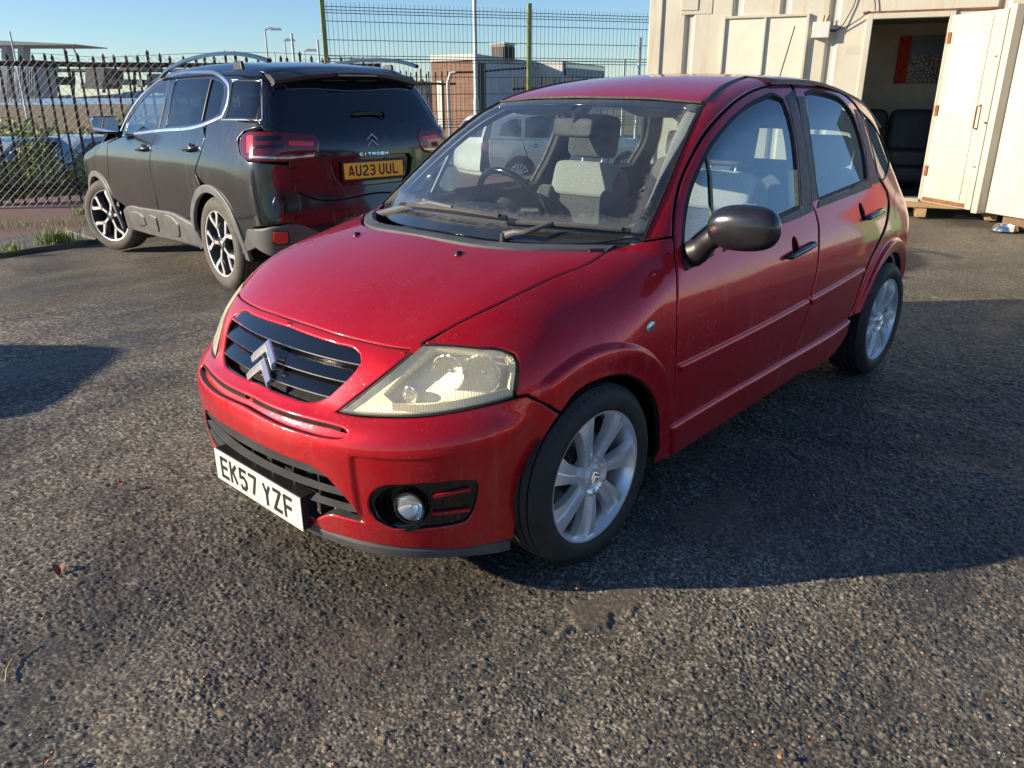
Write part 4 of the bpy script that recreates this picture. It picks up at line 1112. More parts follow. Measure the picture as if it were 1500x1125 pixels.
def c3_wheel(parent):
    """axle along y, outer side +y, centre at the origin; face of the rim at y=+.085"""
    mb = MB(); mb.lathe([(.217, .088), (.2155, .092), (.209, .091), (.206, .084), (.200, .074), (.190, .045), (.186, -.03), (.196, -.06), (.205, -.085), (.217, -.09)], axis='y', n=64)
    w = mb.build('wheel', MAT['alloy'], parent, smooth=45)
    mb = MB(); mb.lathe(tyre_profile(.2955, .2165, .196), axis='y', n=96); mb.build('tyre', MAT['tyre'], w, smooth=40)
    mb = MB(); mb.lathe([(.0, .0), (.13, .0), (.13, .012), (.085, .012), (.085, .03), (.0, .03)], axis='y', n=40); mb.build('brake_disc', MAT['disc'], w, smooth=40)
    mb = MB(); mb.lathe([(.19, .0), (.0, -.02)], axis='y', n=32); mb.build('wheel_back', MAT['inner'], w)
    first = None
    for k in range(7):
        a = 2*math.pi*k/7+.20
        if first is None:
            mb = MB(); ca = lambda r, s, y: (r*math.cos(s), y, r*math.sin(s))
            # (radius, angle left, angle right, face height); the right part is stepped back like the pressed facet
            rows = [(.048, -.42, .42, .078), (.070, -.33, .33, .082), (.105, -.255, .245, .086), (.150, -.225, .215, .090), (.185, -.23, .225, .089), (.207, -.245, .25, .085)]
            V = []; F = []
            for r, l, q, h in rows:
                tw = (r-.05)*.6                                     # sweep
                m_ = l+(q-l)*.42
                for s, y in ((l, h-.034), (l+.012, h-.008), (l+.05*(.1/r)*.6, h), (m_, h+.001), (m_+.03*(.1/r), h-.009), (q-.015, h-.011), (q, h-.036)): V.append(ca(r, s+tw, y))
            m = 7
            for i in range(len(rows)-1):
                for j in range(m-1): F.append((i*m+j, i*m+j+1, (i+1)*m+j+1, (i+1)*m+j))
                F.append((i*m+m-1, i*m, (i+1)*m, (i+1)*m+m-1))
            F.append(tuple(range(m))); F.append(tuple((len(rows)-1)*m+j for j in range(m)))
            mb.add(V, F); o = first = mb.build('spoke', MAT['alloy'], w, smooth=30)
        else:
            o = first.copy(); link(o, w)
        o.rotation_euler = (0, a, 0)
    mb = MB(); mb.lathe([(0, .082), (.028, .081), (.031, .078), (.034, .079), (.036, .074), (.048, .073), (.058, .080), (.066, .081), (.069, .075), (.069, .04)], axis='y', n=48)
    hub = mb.build('hub_cap', MAT['alloy'], w, smooth=35)
    chevrons(w, (0, .0815, 0), (1, 0, .1), (-.1, 0, 1), (0, 1, 0), .026, MAT['satin'], .004)
    # name cast into the ring
    for i, ch in enumerate('CITROEN'):
        a = -math.pi/2-.62+i*.205; rr = .0615
        ux = Vector((math.cos(a), 0, math.sin(a))); tx = Vector((-math.sin(a), 0, math.cos(a)))*1.0
        letters(ch, Vector((0, .0812, 0))+ux*(rr+.004)-tx*.003, tx*1.0, -ux, (0, 1, 0), .0065, .008, 0, .0016, MAT['rimdark'], 'cast_letter', w)
    for k in range(5):
        a = 2*math.pi*k/5; mb = MB()
    return w
w0 = c3_wheel(c3); w0.location = (0, .717, .293); w0.rotation_euler = (0, .35, 0)
wr = copy_tree(w0, c3); wr.location = (-2.46, .717, .293); wr.rotation_euler = (0, 1.9, 0)
for x_, rt in ((0, 1.0), (-2.46, 2.0)):
    q = copy_tree(w0, c3); q.location = (x_, -.717, .293); q.rotation_euler = (0, rt, math.pi)
# --- inside of the red car
MAT['lining_grey'] = simple('pale roof lining', (.34, .34, .32), .9, 0, 0, .08, 6, .1, 200)
MAT['dash'] = simple('dashboard', (.028, .030, .033), .6, 0, 0, .15, 14, .3, 500)
def fabric(name, a, b):
    t = NT(name); c = t.coord(); n = t.noise(c, 240, 2); w = t.new('ShaderNodeTexWave'); t.l.new(c, w.inputs[0]); w.inputs['Scale'].default_value = 60
    col = t.mix(t.ramp(n, [(.4, 0.0), (.62, 1.0)]), a, b); return t.P(color=col, rough=.92, sheen=.3, normal=t.bump(t.math('ADD', n, w.outputs[1]), .25, .002))
MAT['fabric'] = fabric('dark seat fabric', (.035, .035, .037), (.11, .11, .112))
MAT['fabric_pale_sunlit'] = fabric('grey sunlit seat shoulder', (.24, .24, .235), (.36, .36, .35))  # shoulder paler than the rest, partly sunlight painted into its colour
P2 = Proj((-.22, .9, .42))
panel('side_lining', c3_f, bs, P2, MAT['lining_grey'], c3, holes=[qg], off=.030, gap=0, step=.05, depth=.003, flange=0, rnd=.001, hole_depth=.003, mirror=True, corner=28)
panel('front_door_card', c3_nf, door1, SP, MAT['dash'], c3, holes=[win1], off=.045, gap=.002, step=.05, depth=.003, flange=0, rnd=.001, hole_depth=-.025, mirror=True, corner=30)
panel('rear_door_card', c3_nf, door2, SP, MAT['dash'], c3, holes=[win2], off=.045, gap=.002, step=.05, depth=.003, flange=0, rnd=.001, hole_depth=-.025, mirror=True, corner=30)
panel('roof_lining', c3_green, sym(roof_half), Proj((0, 0, 1)), MAT['lining_grey'], c3, off=.035, gap=.0, step=.08, depth=.003, flange=0, rnd=.001)

def pad(name, mat, parent, c, d, rot=(0, 0, 0), sub=2, pts=None):
    """soft cushion: a box pulled round by subdivision"""
    Mx = Matrix.Rotation(rot[2], 3, 'Z') @ Matrix.Rotation(rot[1], 3, 'Y') @ Matrix.Rotation(rot[0], 3, 'X')
    bm = bmesh.new(); bmesh.ops.create_cube(bm, size=1.0)
    bmesh.ops.subdivide_edges(bm, edges=bm.edges, cuts=2, use_grid_fill=True)
    for v in bm.verts:
        q = Vector((math.copysign(min(abs(v.co.x)*1.0, .5)**.8*.5**.2, v.co.x), math.copysign(abs(v.co.y)**.8*.5**.2, v.co.y), math.copysign(abs(v.co.z)**.8*.5**.2, v.co.z)))
        if pts: q = pts(q)
        v.co = Mx @ Vector((q.x*d[0], q.y*d[1], q.z*d[2]))+Vector(c)
    me = bpy.data.meshes.new(name); bm.to_mesh(me); bm.free(); me.materials.append(mat)
    me.polygons.foreach_set('use_smooth', [True]*len(me.polygons)); o = bpy.data.objects.new(name, me); link(o, parent)
    m = o.modifiers.new('subd', 'SUBSURF'); m.levels = sub; m.render_levels = sub
    return o

def front_seat(y, x=-1.22):
    tl_ = R(-18)
    s = pad('front_seat', MAT['fabric'], c3, (x+.18, y, .47), (.52, .50, .16), (0, R(-8), 0))
    ax = Vector((math.sin(tl_), 0, math.cos(tl_))); b0 = Vector((x-.06, y, .50))
    pad('backrest', MAT['fabric'], s, b0+ax*.30, (.13, .48, .62), (0, tl_, 0), pts=lambda q: Vector((q.x, q.y*(1-.18*max(0, q.z*2)), q.z)))
    for sg in (1, -1): pad('side_bolster', MAT['fabric'], s, b0+ax*.24+Vector((.055, .20*sg, 0)), (.13, .10, .50), (0, tl_, 0))
    pad('shoulder_pad', MAT['fabric_pale_sunlit'], s, b0+ax*.535+Vector((.045, 0, 0)), (.10, .37, .17), (0, tl_, 0))
    pad('headrest', MAT['fabric'], s, b0+ax*.74+Vector((.05, 0, .01)), (.11, .25, .20), (0, tl_*.6, 0))
    for sg in (1, -1):
        mb = MB(); mb.tube([b0+ax*.60+Vector((.02, .06*sg, 0)), b0+ax*.72+Vector((.04, .06*sg, 0))], .006, 8); mb.build('headrest_post', MAT['satin'], s, smooth=60)
    return s
front_seat(.36); front_seat(-.36)
rs_ = pad('rear_seat', MAT['fabric'], c3, (-2.02, 0, .50), (.50, 1.24, .16), (0, R(-6), 0))
pad('backrest', MAT['fabric'], rs_, (-2.33, 0, .80), (.16, 1.24, .56), (0, R(-20), 0))
for y in (-.40, .40): pad('headrest', MAT['fabric'], rs_, (-2.43, y, 1.13), (.12, .27, .15), (0, R(-12), 0))
mb = MB(); mb.bbox((-2.42, -.60, .93), (-2.93, .60, .95)); mb.build('parcel_shelf', MAT['dash'], c3, bevel=.005)
# dashboard: one deep moulding with a hood over the dials
xs_ = np.linspace(-.13, -.80, 12); V = []; F = []; nyd = 27
for i, x in enumerate(xs_):
    for j in range(nyd):
        y = -.655+1.31*j/(nyd-1); t = i/(len(xs_)-1)
        z = .905+.045*math.sin(math.pi*min(1, t*1.15))-.06*max(0, t-.75)*4-.03*abs(y)
        z += .060*math.exp(-((y+.36)/.20)**4)*float(sstep(np.array([t]), .40, .78)[0])-.0*y
        z = min(z, float(c3_top(np.array([x]))[0])-.05-.34*y*y)
        xx = x-(.0 if t < 1 else 0)-.05*(1-y*y)*t
        V.append((xx+(.16*y*y*-1)*(1-t), y, z))
for i in range(len(xs_)-1):
    for j in range(nyd-1): F.append((i*nyd+j, i*nyd+j+1, (i+1)*nyd+j+1, (i+1)*nyd+j))
b0_ = len(V); l0 = (len(xs_)-1)*nyd
for j in range(nyd): v = V[l0+j]; V.append((v[0]+.10, v[1], .55))
for j in range(nyd-1): F.append((l0+j, l0+j+1, b0_+j+1, b0_+j))
mb = MB(); mb.add(V, F); mb.build('dashboard', MAT['dash'], c3, smooth=60)
# steering wheel
sc_ = Vector((-.86, -.36, .93)); sn = Vector((-.90, 0, .43)).normalized(); sM = sn.to_track_quat('Z', 'Y').to_matrix()
mb = MB(); mb.tube([sc_+sM @ Vector((.185*math.cos(t), .185*math.sin(t), 0)) for t in np.linspace(0, 2*math.pi, 40)], .015, 10, cap=False); sw = mb.build('steering_wheel', MAT['gloss_black'], c3, smooth=80)
mb = MB(); mb.lathe([(0, .02), (.05, .018), (.07, 0), (.06, -.03), (0, -.03)], sc_-sn*.03, M=sM, n=24); mb.build('airbag_boss', MAT['dash'], sw, smooth=50)
for a in (R(180), R(0), R(-70), R(-110)):
    mb = MB(); mb.tube([sc_-sn*.02+sM @ Vector((.05*math.cos(a), .05*math.sin(a), 0)), sc_+sM @ Vector((.18*math.cos(a), .18*math.sin(a), 0))], .014, 8); mb.build('spoke', MAT['dash'], sw, smooth=50)
mb = MB(); mb.tube([sc_-sn*.03, sc_-sn*.22], .035, 12); mb.build('steering_column', MAT['dash'], sw, smooth=50)
# rear-view mirror
rm = Vector(on_plane((842, 187), 0, -.70)); rm = Vector(on_plane((843, 188), 1, .02))
rm = Vector((-.80, .0, 1.30)); 
q_ = on_plane((842, 187), 1, .0); rm = Vector(q_)
mv = pad('interior_mirror', MAT['dash'], c3, rm, (.045, .25, .075), (0, R(-8), R(-12)))
mb = MB(); tp = cast_px(c3_green, [(845, 160)], off=.008)[0]; mb.tube([tp, Vector(tp).lerp(rm, .5)+Vector((-.0, 0, 0)), rm], .014, 10, rs=[.022, .014, .011]); mb.build('mirror_stalk', MAT['dash'], mv, smooth=60)
for y in (-.34, .34):
    pad('sun_visor', MAT['lining_grey'], c3, (-1.03, y, 1.345), (.15, .40, .018), (0, R(-16), 0), sub=1)
# ================================================================ the black SUV behind
SV = Pose(-2.002, -3.644, -.032, math.radians(266.24), -.022)
SX = [3.9, 3.6, 3.3, 2.9, 2.3, 1.5, .5, 0, -.4, -.7, -.95, -1.2]
SZ = [.15, .30, .45, .65, .85, 1.0, 1.10, 1.22, 1.40, 1.55, 1.66, 1.80]
_m = np.array([.84, .87, .905, .918, .920, .908, .885, .845, .775, .71, .65, .56])
_l = np.array([.30, .16, .06, .01, 0, 0, 0, 0, .010, .035, .08, .16]); _h = np.array([.3, .2, .1, .03, .0, 0, 0, .012, .035, .075, .13, .22])
_b = np.clip((np.array(SZ)-.95)/.4, 0, 1)
sv_W = tensor(SX, SZ, _m[None, :]-(_l[:, None]*(1-_b)[None, :]+_h[:, None]*_b[None, :]))
sv_top = natspline([3.9, 3.65, 3.45, 3.1, 2.8, 2.55, 2.25, 1.95, 1.6, 1.1, .5, 0, -.4, -.65, -.9], [.5, .82, .97, 1.05, 1.10, 1.20, 1.37, 1.53, 1.635, 1.69, 1.70, 1.685, 1.645, 1.595, 1.51])
sv_R = natspline([.1, .3, .45, .60, .72, .85, 1.0, 1.10, 1.22, 1.40, 1.52, 1.60, 1.75], [.74, .83, .90, .91, .895, .885, .885, .875, .825, .725, .66, .62, .52])
def sv_f(P, flare=1.0):
    x, y, z = P[:, 0], np.abs(P[:, 1]), P[:, 2]; yy = y*y
    gs = y-sv_W(x, z)
    a = smax(gs, (z-(sv_top(x)-.07*yy))*.95, .13)
    a = smax(a, (-x-sv_R(z)+.10*yy+.08*yy*yy)*.95, .13)
    return smax(a, x-3.62+.25*yy+.35*np.clip(z-.75, 0, 2)**2, .3)
suv = thing('suv_car', 'black SUV seen from behind with silver window frame and yellow plate', 'car')
suv.matrix_world = SV.M; suv.location = SV.M.to_translation(); suv.rotation_euler = SV.M.to_euler()
BK = paint('black metallic paint', (.008, .010, .015), .3, .25, drops=0, dirt=.32, coat=.85, film_=.005)
MAT['clad'] = simple('dusty grey cladding', (.11, .11, .112), .5, 0, 0, .25, 7, .1, 200)
MAT['dark_glass'] = glass_mat('dark tinted glass', (.10, .12, .14), 0.0, .02)
MAT['priv'] = simple('privacy glass', (.008, .010, .014), .03, 0, .5, .1, 5)
def sc(pts, off=0.0): return cast_px(sv_f, pts, off, T=SV)
SSP = Proj((-.1, 1, .15)); SRP = Proj((-1, 0, .12), center=(.55, 0, .85))
ARF = [(121, 246), (123, 240), (127, 236), (133, 235), (142, 240), (150, 250), (157, 264), (163, 280), (168, 299), (173, 317), (177, 331)]
ARFi = [(176, 332), (170, 324), (164, 309), (155, 284), (145, 261), (139, 251), (133, 247), (128, 248), (124, 256)]
ARR = [(287, 330), (284, 310), (283.5, 291), (286.7, 271), (295.6, 259), (310, 255), (326, 262), (338, 277), (349, 295), (359.6, 313), (367.6, 332.5)]
ARRi = [(358.5, 333), (349, 314.7), (338, 295), (329, 283), (317, 273), (303, 272), (294, 279.5), (289.5, 299), (291, 325), (298, 346.7), (303, 363)]
arch_f = sc(ARF); arch_r = sc(ARR)
# cladding bands (behind the sheet metal edge lines)
fr3 = np.array([[2.73+r*math.cos(t), .9, .355+r*math.sin(t)] for r, ts in ((.44, np.linspace(R(-15), R(195), 24)), (.385, np.linspace(R(195), R(-15), 24))) for t in ts])
rr3 = np.array([[0+r*math.cos(t), .9, .355+r*math.sin(t)] for r, ts in ((.45, np.linspace(R(-12), R(192), 24)), (.39, np.linspace(R(192), R(-12), 24))) for t in ts])
def to_side(P, f=sv_f): return march(f, np.asarray(P)+np.array([0, .6, 0]), np.tile([0, -1., 0], (len(P), 1)), 0, 1.4, .02)[0]
fr3 = to_side(fr3); rr3 = to_side(rr3)
for a_ in (fr3, rr3): panel('arch_cladding', sv_f, a_, SSP, MAT['clad'], suv, off=-.014, gap=0, rnd=.006, depth=.03, step=.03, flange=0, mirror=True, corner=50)
def xz(L): return to_side(np.array([(x, .9, z) for x, z in L]))
def on(px): return [(p[0], p[2]) for p in sc(px)]
belt = on([(181, 200), (230, 194), (297, 184.5), (325, 174.5), (338, 172.5), (384, 176.5)])
# doors, wings and quarter in side view
fd_f = on([(158, 209), (158, 240), (160, 267), (166, 290)]); fd_r = on([(229.5, 194.5), (221.5, 213), (220, 250), (228, 285), (232, 306)])
rd_r = on([(301, 186), (300, 200), (294, 222), (285, 252)])
clt = on([(183, 308), (187, 303.5), (210, 305), (233, 308.5), (253, 312), (270, 321), (284, 329)])
clb = on([(303, 364), (267, 355), (233, 347), (190, 334)])
gp = .003
fd_top = [belt[0], belt[1]]
fdo = xz([belt[0]]+[belt[1]]+fd_r[1:]+[clt[3], clt[2], clt[1]]+[fd_f[-1]]+fd_f[::-1][1:])
arcR = [(0+.452*math.cos(t), .355+.452*math.sin(t)) for t in np.linspace(R(72), R(-5), 8)]
rdo = xz([(belt[1][0]-gp, belt[1][1]), belt[2]]+rd_r[1:]+arcR+[clt[-1], clt[-2], clt[-3], (clt[3][0]-gp, clt[3][1])]+[(p[0]-gp*1.5, p[1]) for p in fd_r[::-1][1:-1]])
panel('front_door', sv_f, fdo, SSP, BK, suv, step=.035, mirror=True, corner=28)
panel('rear_door', sv_f, rdo, SSP, BK, suv, step=.035, mirror=True, corner=28)
arcF = [(2.73+.442*math.cos(t), .355+.442*math.sin(t)) for t in np.linspace(R(190), R(10), 14)]
fwo = xz([(belt[0][0]+.04, belt[0][1]+.012), (fd_f[0][0]+gp, fd_f[0][1])]+[(p[0]+gp*1.5, p[1]) for p in fd_f[1:]]+arcF[2:]+[(3.35, .45), (3.40, .75), (3.2, .93), (2.9, 1.0), (2.55, 1.055)])
panel('front_wing', sv_f, fwo, Proj((.2, 1, .4)), BK, suv, step=.035, mirror=True, corner=28)
hd2 = march(sv_f, np.array([(2.5, 0, 2.), (2.47, .5, 2.), (2.42, .80, 2.), (2.9, .78, 2.), (3.25, .66, 2.), (3.42, .35, 2.), (3.47, 0, 2.)]), np.tile([0, 0, -1.], (7, 1)), 0, 1.8, .02)[0]
panel('bonnet', sv_f, sym(hd2), Proj((.2, 0, 1)), BK, suv, step=.06)
fbp = to_side(np.array([(3.05, .9, .40), (3.25, .9, .72), (3.3, .9, .25)]))
fb_ = march(sv_f, np.array([(4.2, y, z) for y, z in ((0, .90), (.5, .88), (.75, .75), (.78, .45), (.7, .28), (0, .25))]), np.tile([-1., 0, 0], (6, 1)), 0, 2.5, .02)[0]
panel('front_bumper', sv_f, sym(fb_), Proj((1, 0, .1), center=(2.0, 0, .7)), BK, suv, step=.07)
cl3 = xz(clt+clb); panel('side_cladding', sv_f, cl3, SSP, MAT['clad'], suv, off=-.018, gap=0, rnd=.010, depth=.04, step=.03, flange=0, mirror=True, corner=40)
for L in ([(196, 313), (206, 311.5), (214, 318), (219, 330), (210, 332), (198, 328)], [(221, 317), (233, 319), (237, 339), (226, 336)], [(243, 318), (256, 319), (266, 330), (268, 345), (256, 344), (247, 335)]):
    panel('air_bump', sv_f, to_side(sc(L)), SSP, MAT['clad'], suv, off=-.030, gap=0, rnd=.009, depth=.016, step=.03, flange=0, mirror=True, corner=70)
# upper side: pillars and roof edge as one frame round the glass, then the glass
up_o = on([(178, 198.5), (186, 176), (199, 153), (216, 133), (235, 118), (256, 107.5), (290, 101.5), (330, 104), (386, 109), (393, 118), (397, 150), (399, 180), (385, 178.5), (338, 174.5), (325, 176.5), (297, 186), (230, 195.5)])
w1 = on([(183, 193), (187, 177), (200, 157), (220, 135.5), (246, 119), (240, 150), (231, 187)]); w2 = on([(258, 117), (290, 115), (312, 115.5), (327, 123), (328, 135), (321, 166), (308, 173), (243, 186), (248, 160)]); w3 = on([(341, 118.5), (382, 119), (382.5, 173.5), (330, 172.5), (336, 150)])
side_up = to_side(np.array([(p[0], .9, p[1]) for p in up_o]))
W1_, W2_, W3_ = [xz(w) for w in (w1, w2, w3)]
panel('side_frame', sv_f, side_up, SSP, BK, suv, holes=[W1_, W2_, W3_], step=.035, hole_depth=.012, mirror=True, corner=30)
for W_, mt in ((W1_, MAT['glass']), (W2_, MAT['dark_glass']), (W3_, MAT['dark_glass'])):
    panel('side_window', sv_f, W_, SSP, mt, suv, off=.006, gap=-.003, step=.08, depth=.003, flange=0, rnd=.001, mirror=True)
def sv_line(nm, px_, w, mat, off=0.0, loop=False, h=.004):
    q = resample(to_side(sc(px_)), .03, closed=loop, corner=60); N = grad(sv_f, q)
    if loop: q = np.concatenate([q, q[:1]]); N = np.concatenate([N, N[:1]])
    for sg in (1, -1):
        m = np.array([1, sg, 1]); sweep(nm, (q+N*.002)*m, [(-w, -h), (w, -h), (w*.8, h*.5), (0, h), (-w*.8, h*.5)], mat, suv, ups=(N*m).tolist(), cap=not loop)
MAT['silver_trim'] = simple('silver trim', (.72, .74, .80), .22, .9, 0, .04, 6)
sv_line('window_chrome', [(174, 199), (184, 176), (198, 152), (216, 131.5), (235, 116.5), (258, 108.5), (290, 105.5), (314, 107), (328, 116), (335, 127), (332.5, 152), (325, 171), (297, 183), (233, 191.5), (180, 198)], .014, MAT['silver_trim'])
sv_line('window_trim', [(325, 175.5), (340, 175.3), (383, 176)], .006, MAT['silver_trim']); sv_line('window_trim', [(340, 117), (384, 117.5), (384.5, 175.5)], .005, MAT['silver_trim'])
sv_line('window_divider', [(247.5, 118), (242, 148), (233, 188)], .022, BP); sv_line('window_divider', [(310, 116), (304, 140), (296, 177)], .010, BP)
# quarter panel behind the rear door
qo = np.concatenate([xz([(rd_r[0][0]-gp*2, rd_r[0][1])]+[(p[0]-gp*2, p[1]) for p in rd_r[1:]]+[(0+.453*math.cos(t), .355+.453*math.sin(t)) for t in np.linspace(R(84), R(180), 10)]), sc([(372, 333), (397, 330.5), (432, 326), (437, 300), (434, 274), (428, 243), (363, 237), (350, 222), (348, 203), (357, 192), (398, 184), (397, 181)]), xz([(-.40, belt[-1][1]), (belt[4][0], belt[4][1]-.002), (belt[3][0], belt[3][1]-.004), (belt[2][0]-.03, belt[2][1]-.002)])])
panel('rear_quarter', sv_f, qo, Proj((-.6, .8, .12)), BK, suv, step=.03, mirror=True, corner=30)
# roof
rf = march(sv_f, np.array([(2.02, 0, 2.5), (1.98, .35, 2.5), (1.9, .60, 2.5), (1.2, .655, 2.5), (.5, .655, 2.5), (-.1, .64, 2.5), (-.5, .60, 2.5), (-.66, .52, 2.5), (-.70, 0, 2.5)]), np.tile([0, 0, -1.], (9, 1)), 0, 2.2, .02)[0]
panel('roof', sv_f, sym(rf), Proj((0, 0, 1)), BK, suv, step=.06)
wsv = march(sv_f, np.array([(2.04, 0, 2.5), (2.0, .35, 2.5), (1.93, .60, 2.5), (2.2, .70, 2.5), (2.5, .78, 2.5), (2.58, .4, 2.5), (2.6, 0, 2.5)]), np.tile([0, 0, -1.], (7, 1)), 0, 2.2, .02)[0]
panel('windscreen', sv_f, sym(wsv), Proj((.5, 0, 1)), MAT['glass'], suv, step=.08, flange=0, depth=.004, rnd=.001)
# roof bars
for sg in (1, -1):
    pr = [(231, 113), (240, 104), (254, 96), (275, 87.5), (300, 81.5), (330, 78.5), (352, 79.5), (372, 83.5), (388, 89)]
    C_, D_ = pray(np.array(pr, float)); Cl = SV.inv(C_[None])[0]; Dl = SV.invdir(D_); P = Cl+Dl*((.70-Cl[1])/Dl[:, 1])[:, None]
    P = resample(P, .12, closed=False); P[:, 1] = sg*((.70 if sg > 0 else .60)-.03*np.abs(np.linspace(-1, 1, len(P)))**2); P[:, 2] -= 0 if sg > 0 else .012
    sweep('roof_bar', P, [(-.016, -.012), (.016, -.012), (.014, .010), (0, .015), (-.014, .010)], MAT['gloss_black'], suv)
    for x in (1.72, -.28):
        mb = MB(); z = float(sv_top(np.array([x]))[0])-.035; mb.box((x, sg*(.685 if sg > 0 else .60), z+.005), (.14, .03, .06), taper=.8); mb.build('bar_foot', BP, suv, bevel=.006)
# tailgate
WIN = [(483, 112.5), (430, 111.5), (409, 115), (401, 130), (400, 150), (401.5, 174), (430, 177.5), (470, 179), (507, 179.3)]
tg_half = sc([(409, 108)]) 
def rearcast(yz): return march(sv_f, np.array([(-2.2, y, z) for y, z in yz]), np.tile([1., 0, 0], (len(yz), 1)), 0, 2.2, .02)[0]
wz = sc([(505, 179.3)])[0][2]; wt = sc([(500, 118)])[0][2]
gz = [(0, wt), (.45, wt-.012), (.60, wt-.045), (.655, wt-.12), (.70, wz+.10), (.725, wz+.012), (.60, wz), (0, wz-.004)]
rwin = rearcast(gz)
tgo = rearcast([(0, wt+.028), (.50, wt+.012), (.63, wt-.03), (.70, wt-.13), (.765, wz+.05), (.765, wz-.03), (.70, wz-.055), (.70, wz-.12), (.665, wz-.22), (.66, wz-.36), (.62, wz-.46), (.54, wz-.50), (0, wz-.51)])
plz = .84; prc = rearcast([(0, plz+.155), (.33, plz+.155), (.36, plz+.12), (.33, plz+.01), (.28, plz-.045), (0, plz-.05)])
panel('tailgate', sv_f, sym(tgo), SRP, BK, suv, holes=[sym(rwin), sym(prc)], step=.035, hole_depth=.03)
panel('rear_window', sv_f, sym(rwin), SRP, MAT['priv'], suv, off=.004, gap=0, step=.06, depth=.003, flange=0, rnd=.001)
panel('plate_recess', sv_f, sym(prc), SRP, MAT['gloss_black'], suv, off=.028, gap=-.003, step=.06, depth=.003, flange=0, rnd=.001)
sp_ = rearcast([(0, wt+.034), (.5, wt+.018), (.60, wt-.02)]); 
dpo = sc([(388, 111), (406, 110), (399.5, 128), (399, 150), (400.5, 178), (405, 190), (398, 182.5), (397, 150), (394, 120)])
# spoiler over the window
spo = np.array([(-.52, 0, 1.0), (-.50, .40, 1.), (-.46, .585, 1.)]); mb = MB()
zt = [float(sv_top(np.array([p[0]]))[0])-.07*p[1]**2 for p in spo]
V = []; F = []; ny = 17
for j in range(ny):
    y = -.61+1.22*j/(ny-1); c_ = (y/.61)**2
    x0 = -.62+.03*c_; xr = -.745+.10*c_
    z0 = 1.598-.045*c_; z1 = 1.575-.055*c_
    V += [(x0+.08, y, z0+.018), (x0, y, z0+.006), (xr, y, z1), (xr+.004, y, z1-.022), (x0+.02, y, z1-.050)]
for j in range(ny-1):
    for k in range(4): F.append((j*5+k, j*5+k+1, (j+1)*5+k+1, (j+1)*5+k))
F.append((0, 1, 2, 3, 4)); F.append(tuple((ny-1)*5+k for k in range(5)))
mb.add(V, F); spl = mb.build('spoiler', BP, suv, smooth=40)
hs = MB(); hs.box((-.752, 0, 1.556), (.012, .33, .016)); hs.build('stop_lamp', MAT['tail_red'], suv, bevel=.003)
# lamps
MAT['tail_clear'] = simple('tail lamp pale', (.62, .50, .50), .12, .3, .6)
TL = [(351, 206), (354, 197), (362, 193.5), (400, 193), (440, 194.5), (461, 198), (467.5, 206), (468, 218), (464, 230), (452, 235), (420, 237.5), (372, 236), (357, 231), (351, 220)]
tl3 = sc(TL); TLP = Proj((-.75, .6, .1))
tlo, tlm = panel('tail_lamp', sv_f, tl3, TLP, MAT['tail_red'], suv, off=-.010, gap=0, rnd=.010, depth=.02, step=.02, flange=0, mirror=True, corner=60)
for L, mt in (([(372, 200), (414, 199), (414, 206), (372, 207)], 'gloss_black'), ([(372, 213), (416, 212), (416, 217), (372, 218)], 'gloss_black'), ([(368, 228.5), (420, 230), (462, 226), (461, 229.5), (420, 233), (369, 232)], 'tail_clear'), ([(424, 206), (460, 208), (460, 214), (424, 213)], 'tail_clear'), ([(362, 199), (371, 198), (371, 224), (362, 224)], 'tail_clear')):
    if mt == 'tail_clear' and L[0][0] != 368: mt_ = MAT['tail_pink'] if 'tail_pink' in MAT else MAT.setdefault('tail_pink', simple('tail lamp bright red', (.75, .04, .04), .15, 0, .6))
    else: mt_ = MAT[mt]
    o = panel('lamp_bar', sv_f, sc(L, .0), TLP, mt_, tlo, off=-.0125, gap=0, rnd=.001, depth=.002, step=.02, flange=0, corner=60); mirror_obj(o, parent=tlm)
# emblem, plate, wiper
ez = sc([(552, 205)])[0][2]; e0 = rearcast([(0, ez)])[0]; eN2 = Vector((-1, 0, .10)).normalized(); eU2 = Vector((.10, 0, 1)).normalized()
chevrons(suv, e0-np.array([.003, 0, 0]), (0, -1, 0), eU2, eN2, .072, MAT['chrome'], .006, slim=True)
letters('CITROEN', (rearcast([(0, ez-.095)])[0][0]-.004, .125, ez-.105), (0, -1, 0), eU2, eN2, .028, .020, .009, .0045, MAT['chrome'], 'maker_letter', suv, depth=.003)
for yy_ in (-.054, -.066):
    mb = MB(); mb.lathe([(0, .003), (.004, .003), (.0045, 0)], (e0[0]-.004, yy_, ez-.078), axis='x', n=8, M=None); mb.build('maker_dot', MAT['chrome'], suv)
xp = rearcast([(0, plz+.05)])[0][0]+.008
mb = MB(); mb.prism([(-.26, plz-.001), (.26, plz-.001), (.26, plz+.112), (-.26, plz+.112)], xp-.004, xp, 'yz'); sp2 = mb.build('number_plate', MAT['plate_yellow'], suv, bevel=.0015)
mb = MB(); mb.prism([(-.275, plz-.022), (.275, plz-.022), (.275, plz+.125), (-.275, plz+.125)], xp, xp+.02, 'yz'); mb.build('plate_frame', MAT['gloss_black'], suv, bevel=.006)
letters('AU23 UUL', (xp-.004, .2245, plz+.016), (0, -1, 0), (0, 0, 1), (-1, 0, 0), .050, .079, .011, .0135, MAT['print'], 'plate_character', sp2, space=.022)
wp0 = rearcast([(.10, wz+.055), (-.02, wz+.062), (-.15, wz+.052)]); 
o = sweep('rear_wiper', resample(wp0+np.array([-.016, 0, 0]), .03, closed=False), [(-.006, -.012), (.006, -.012), (.007, .008), (-.004, .012)], MAT['gloss_black'], suv)
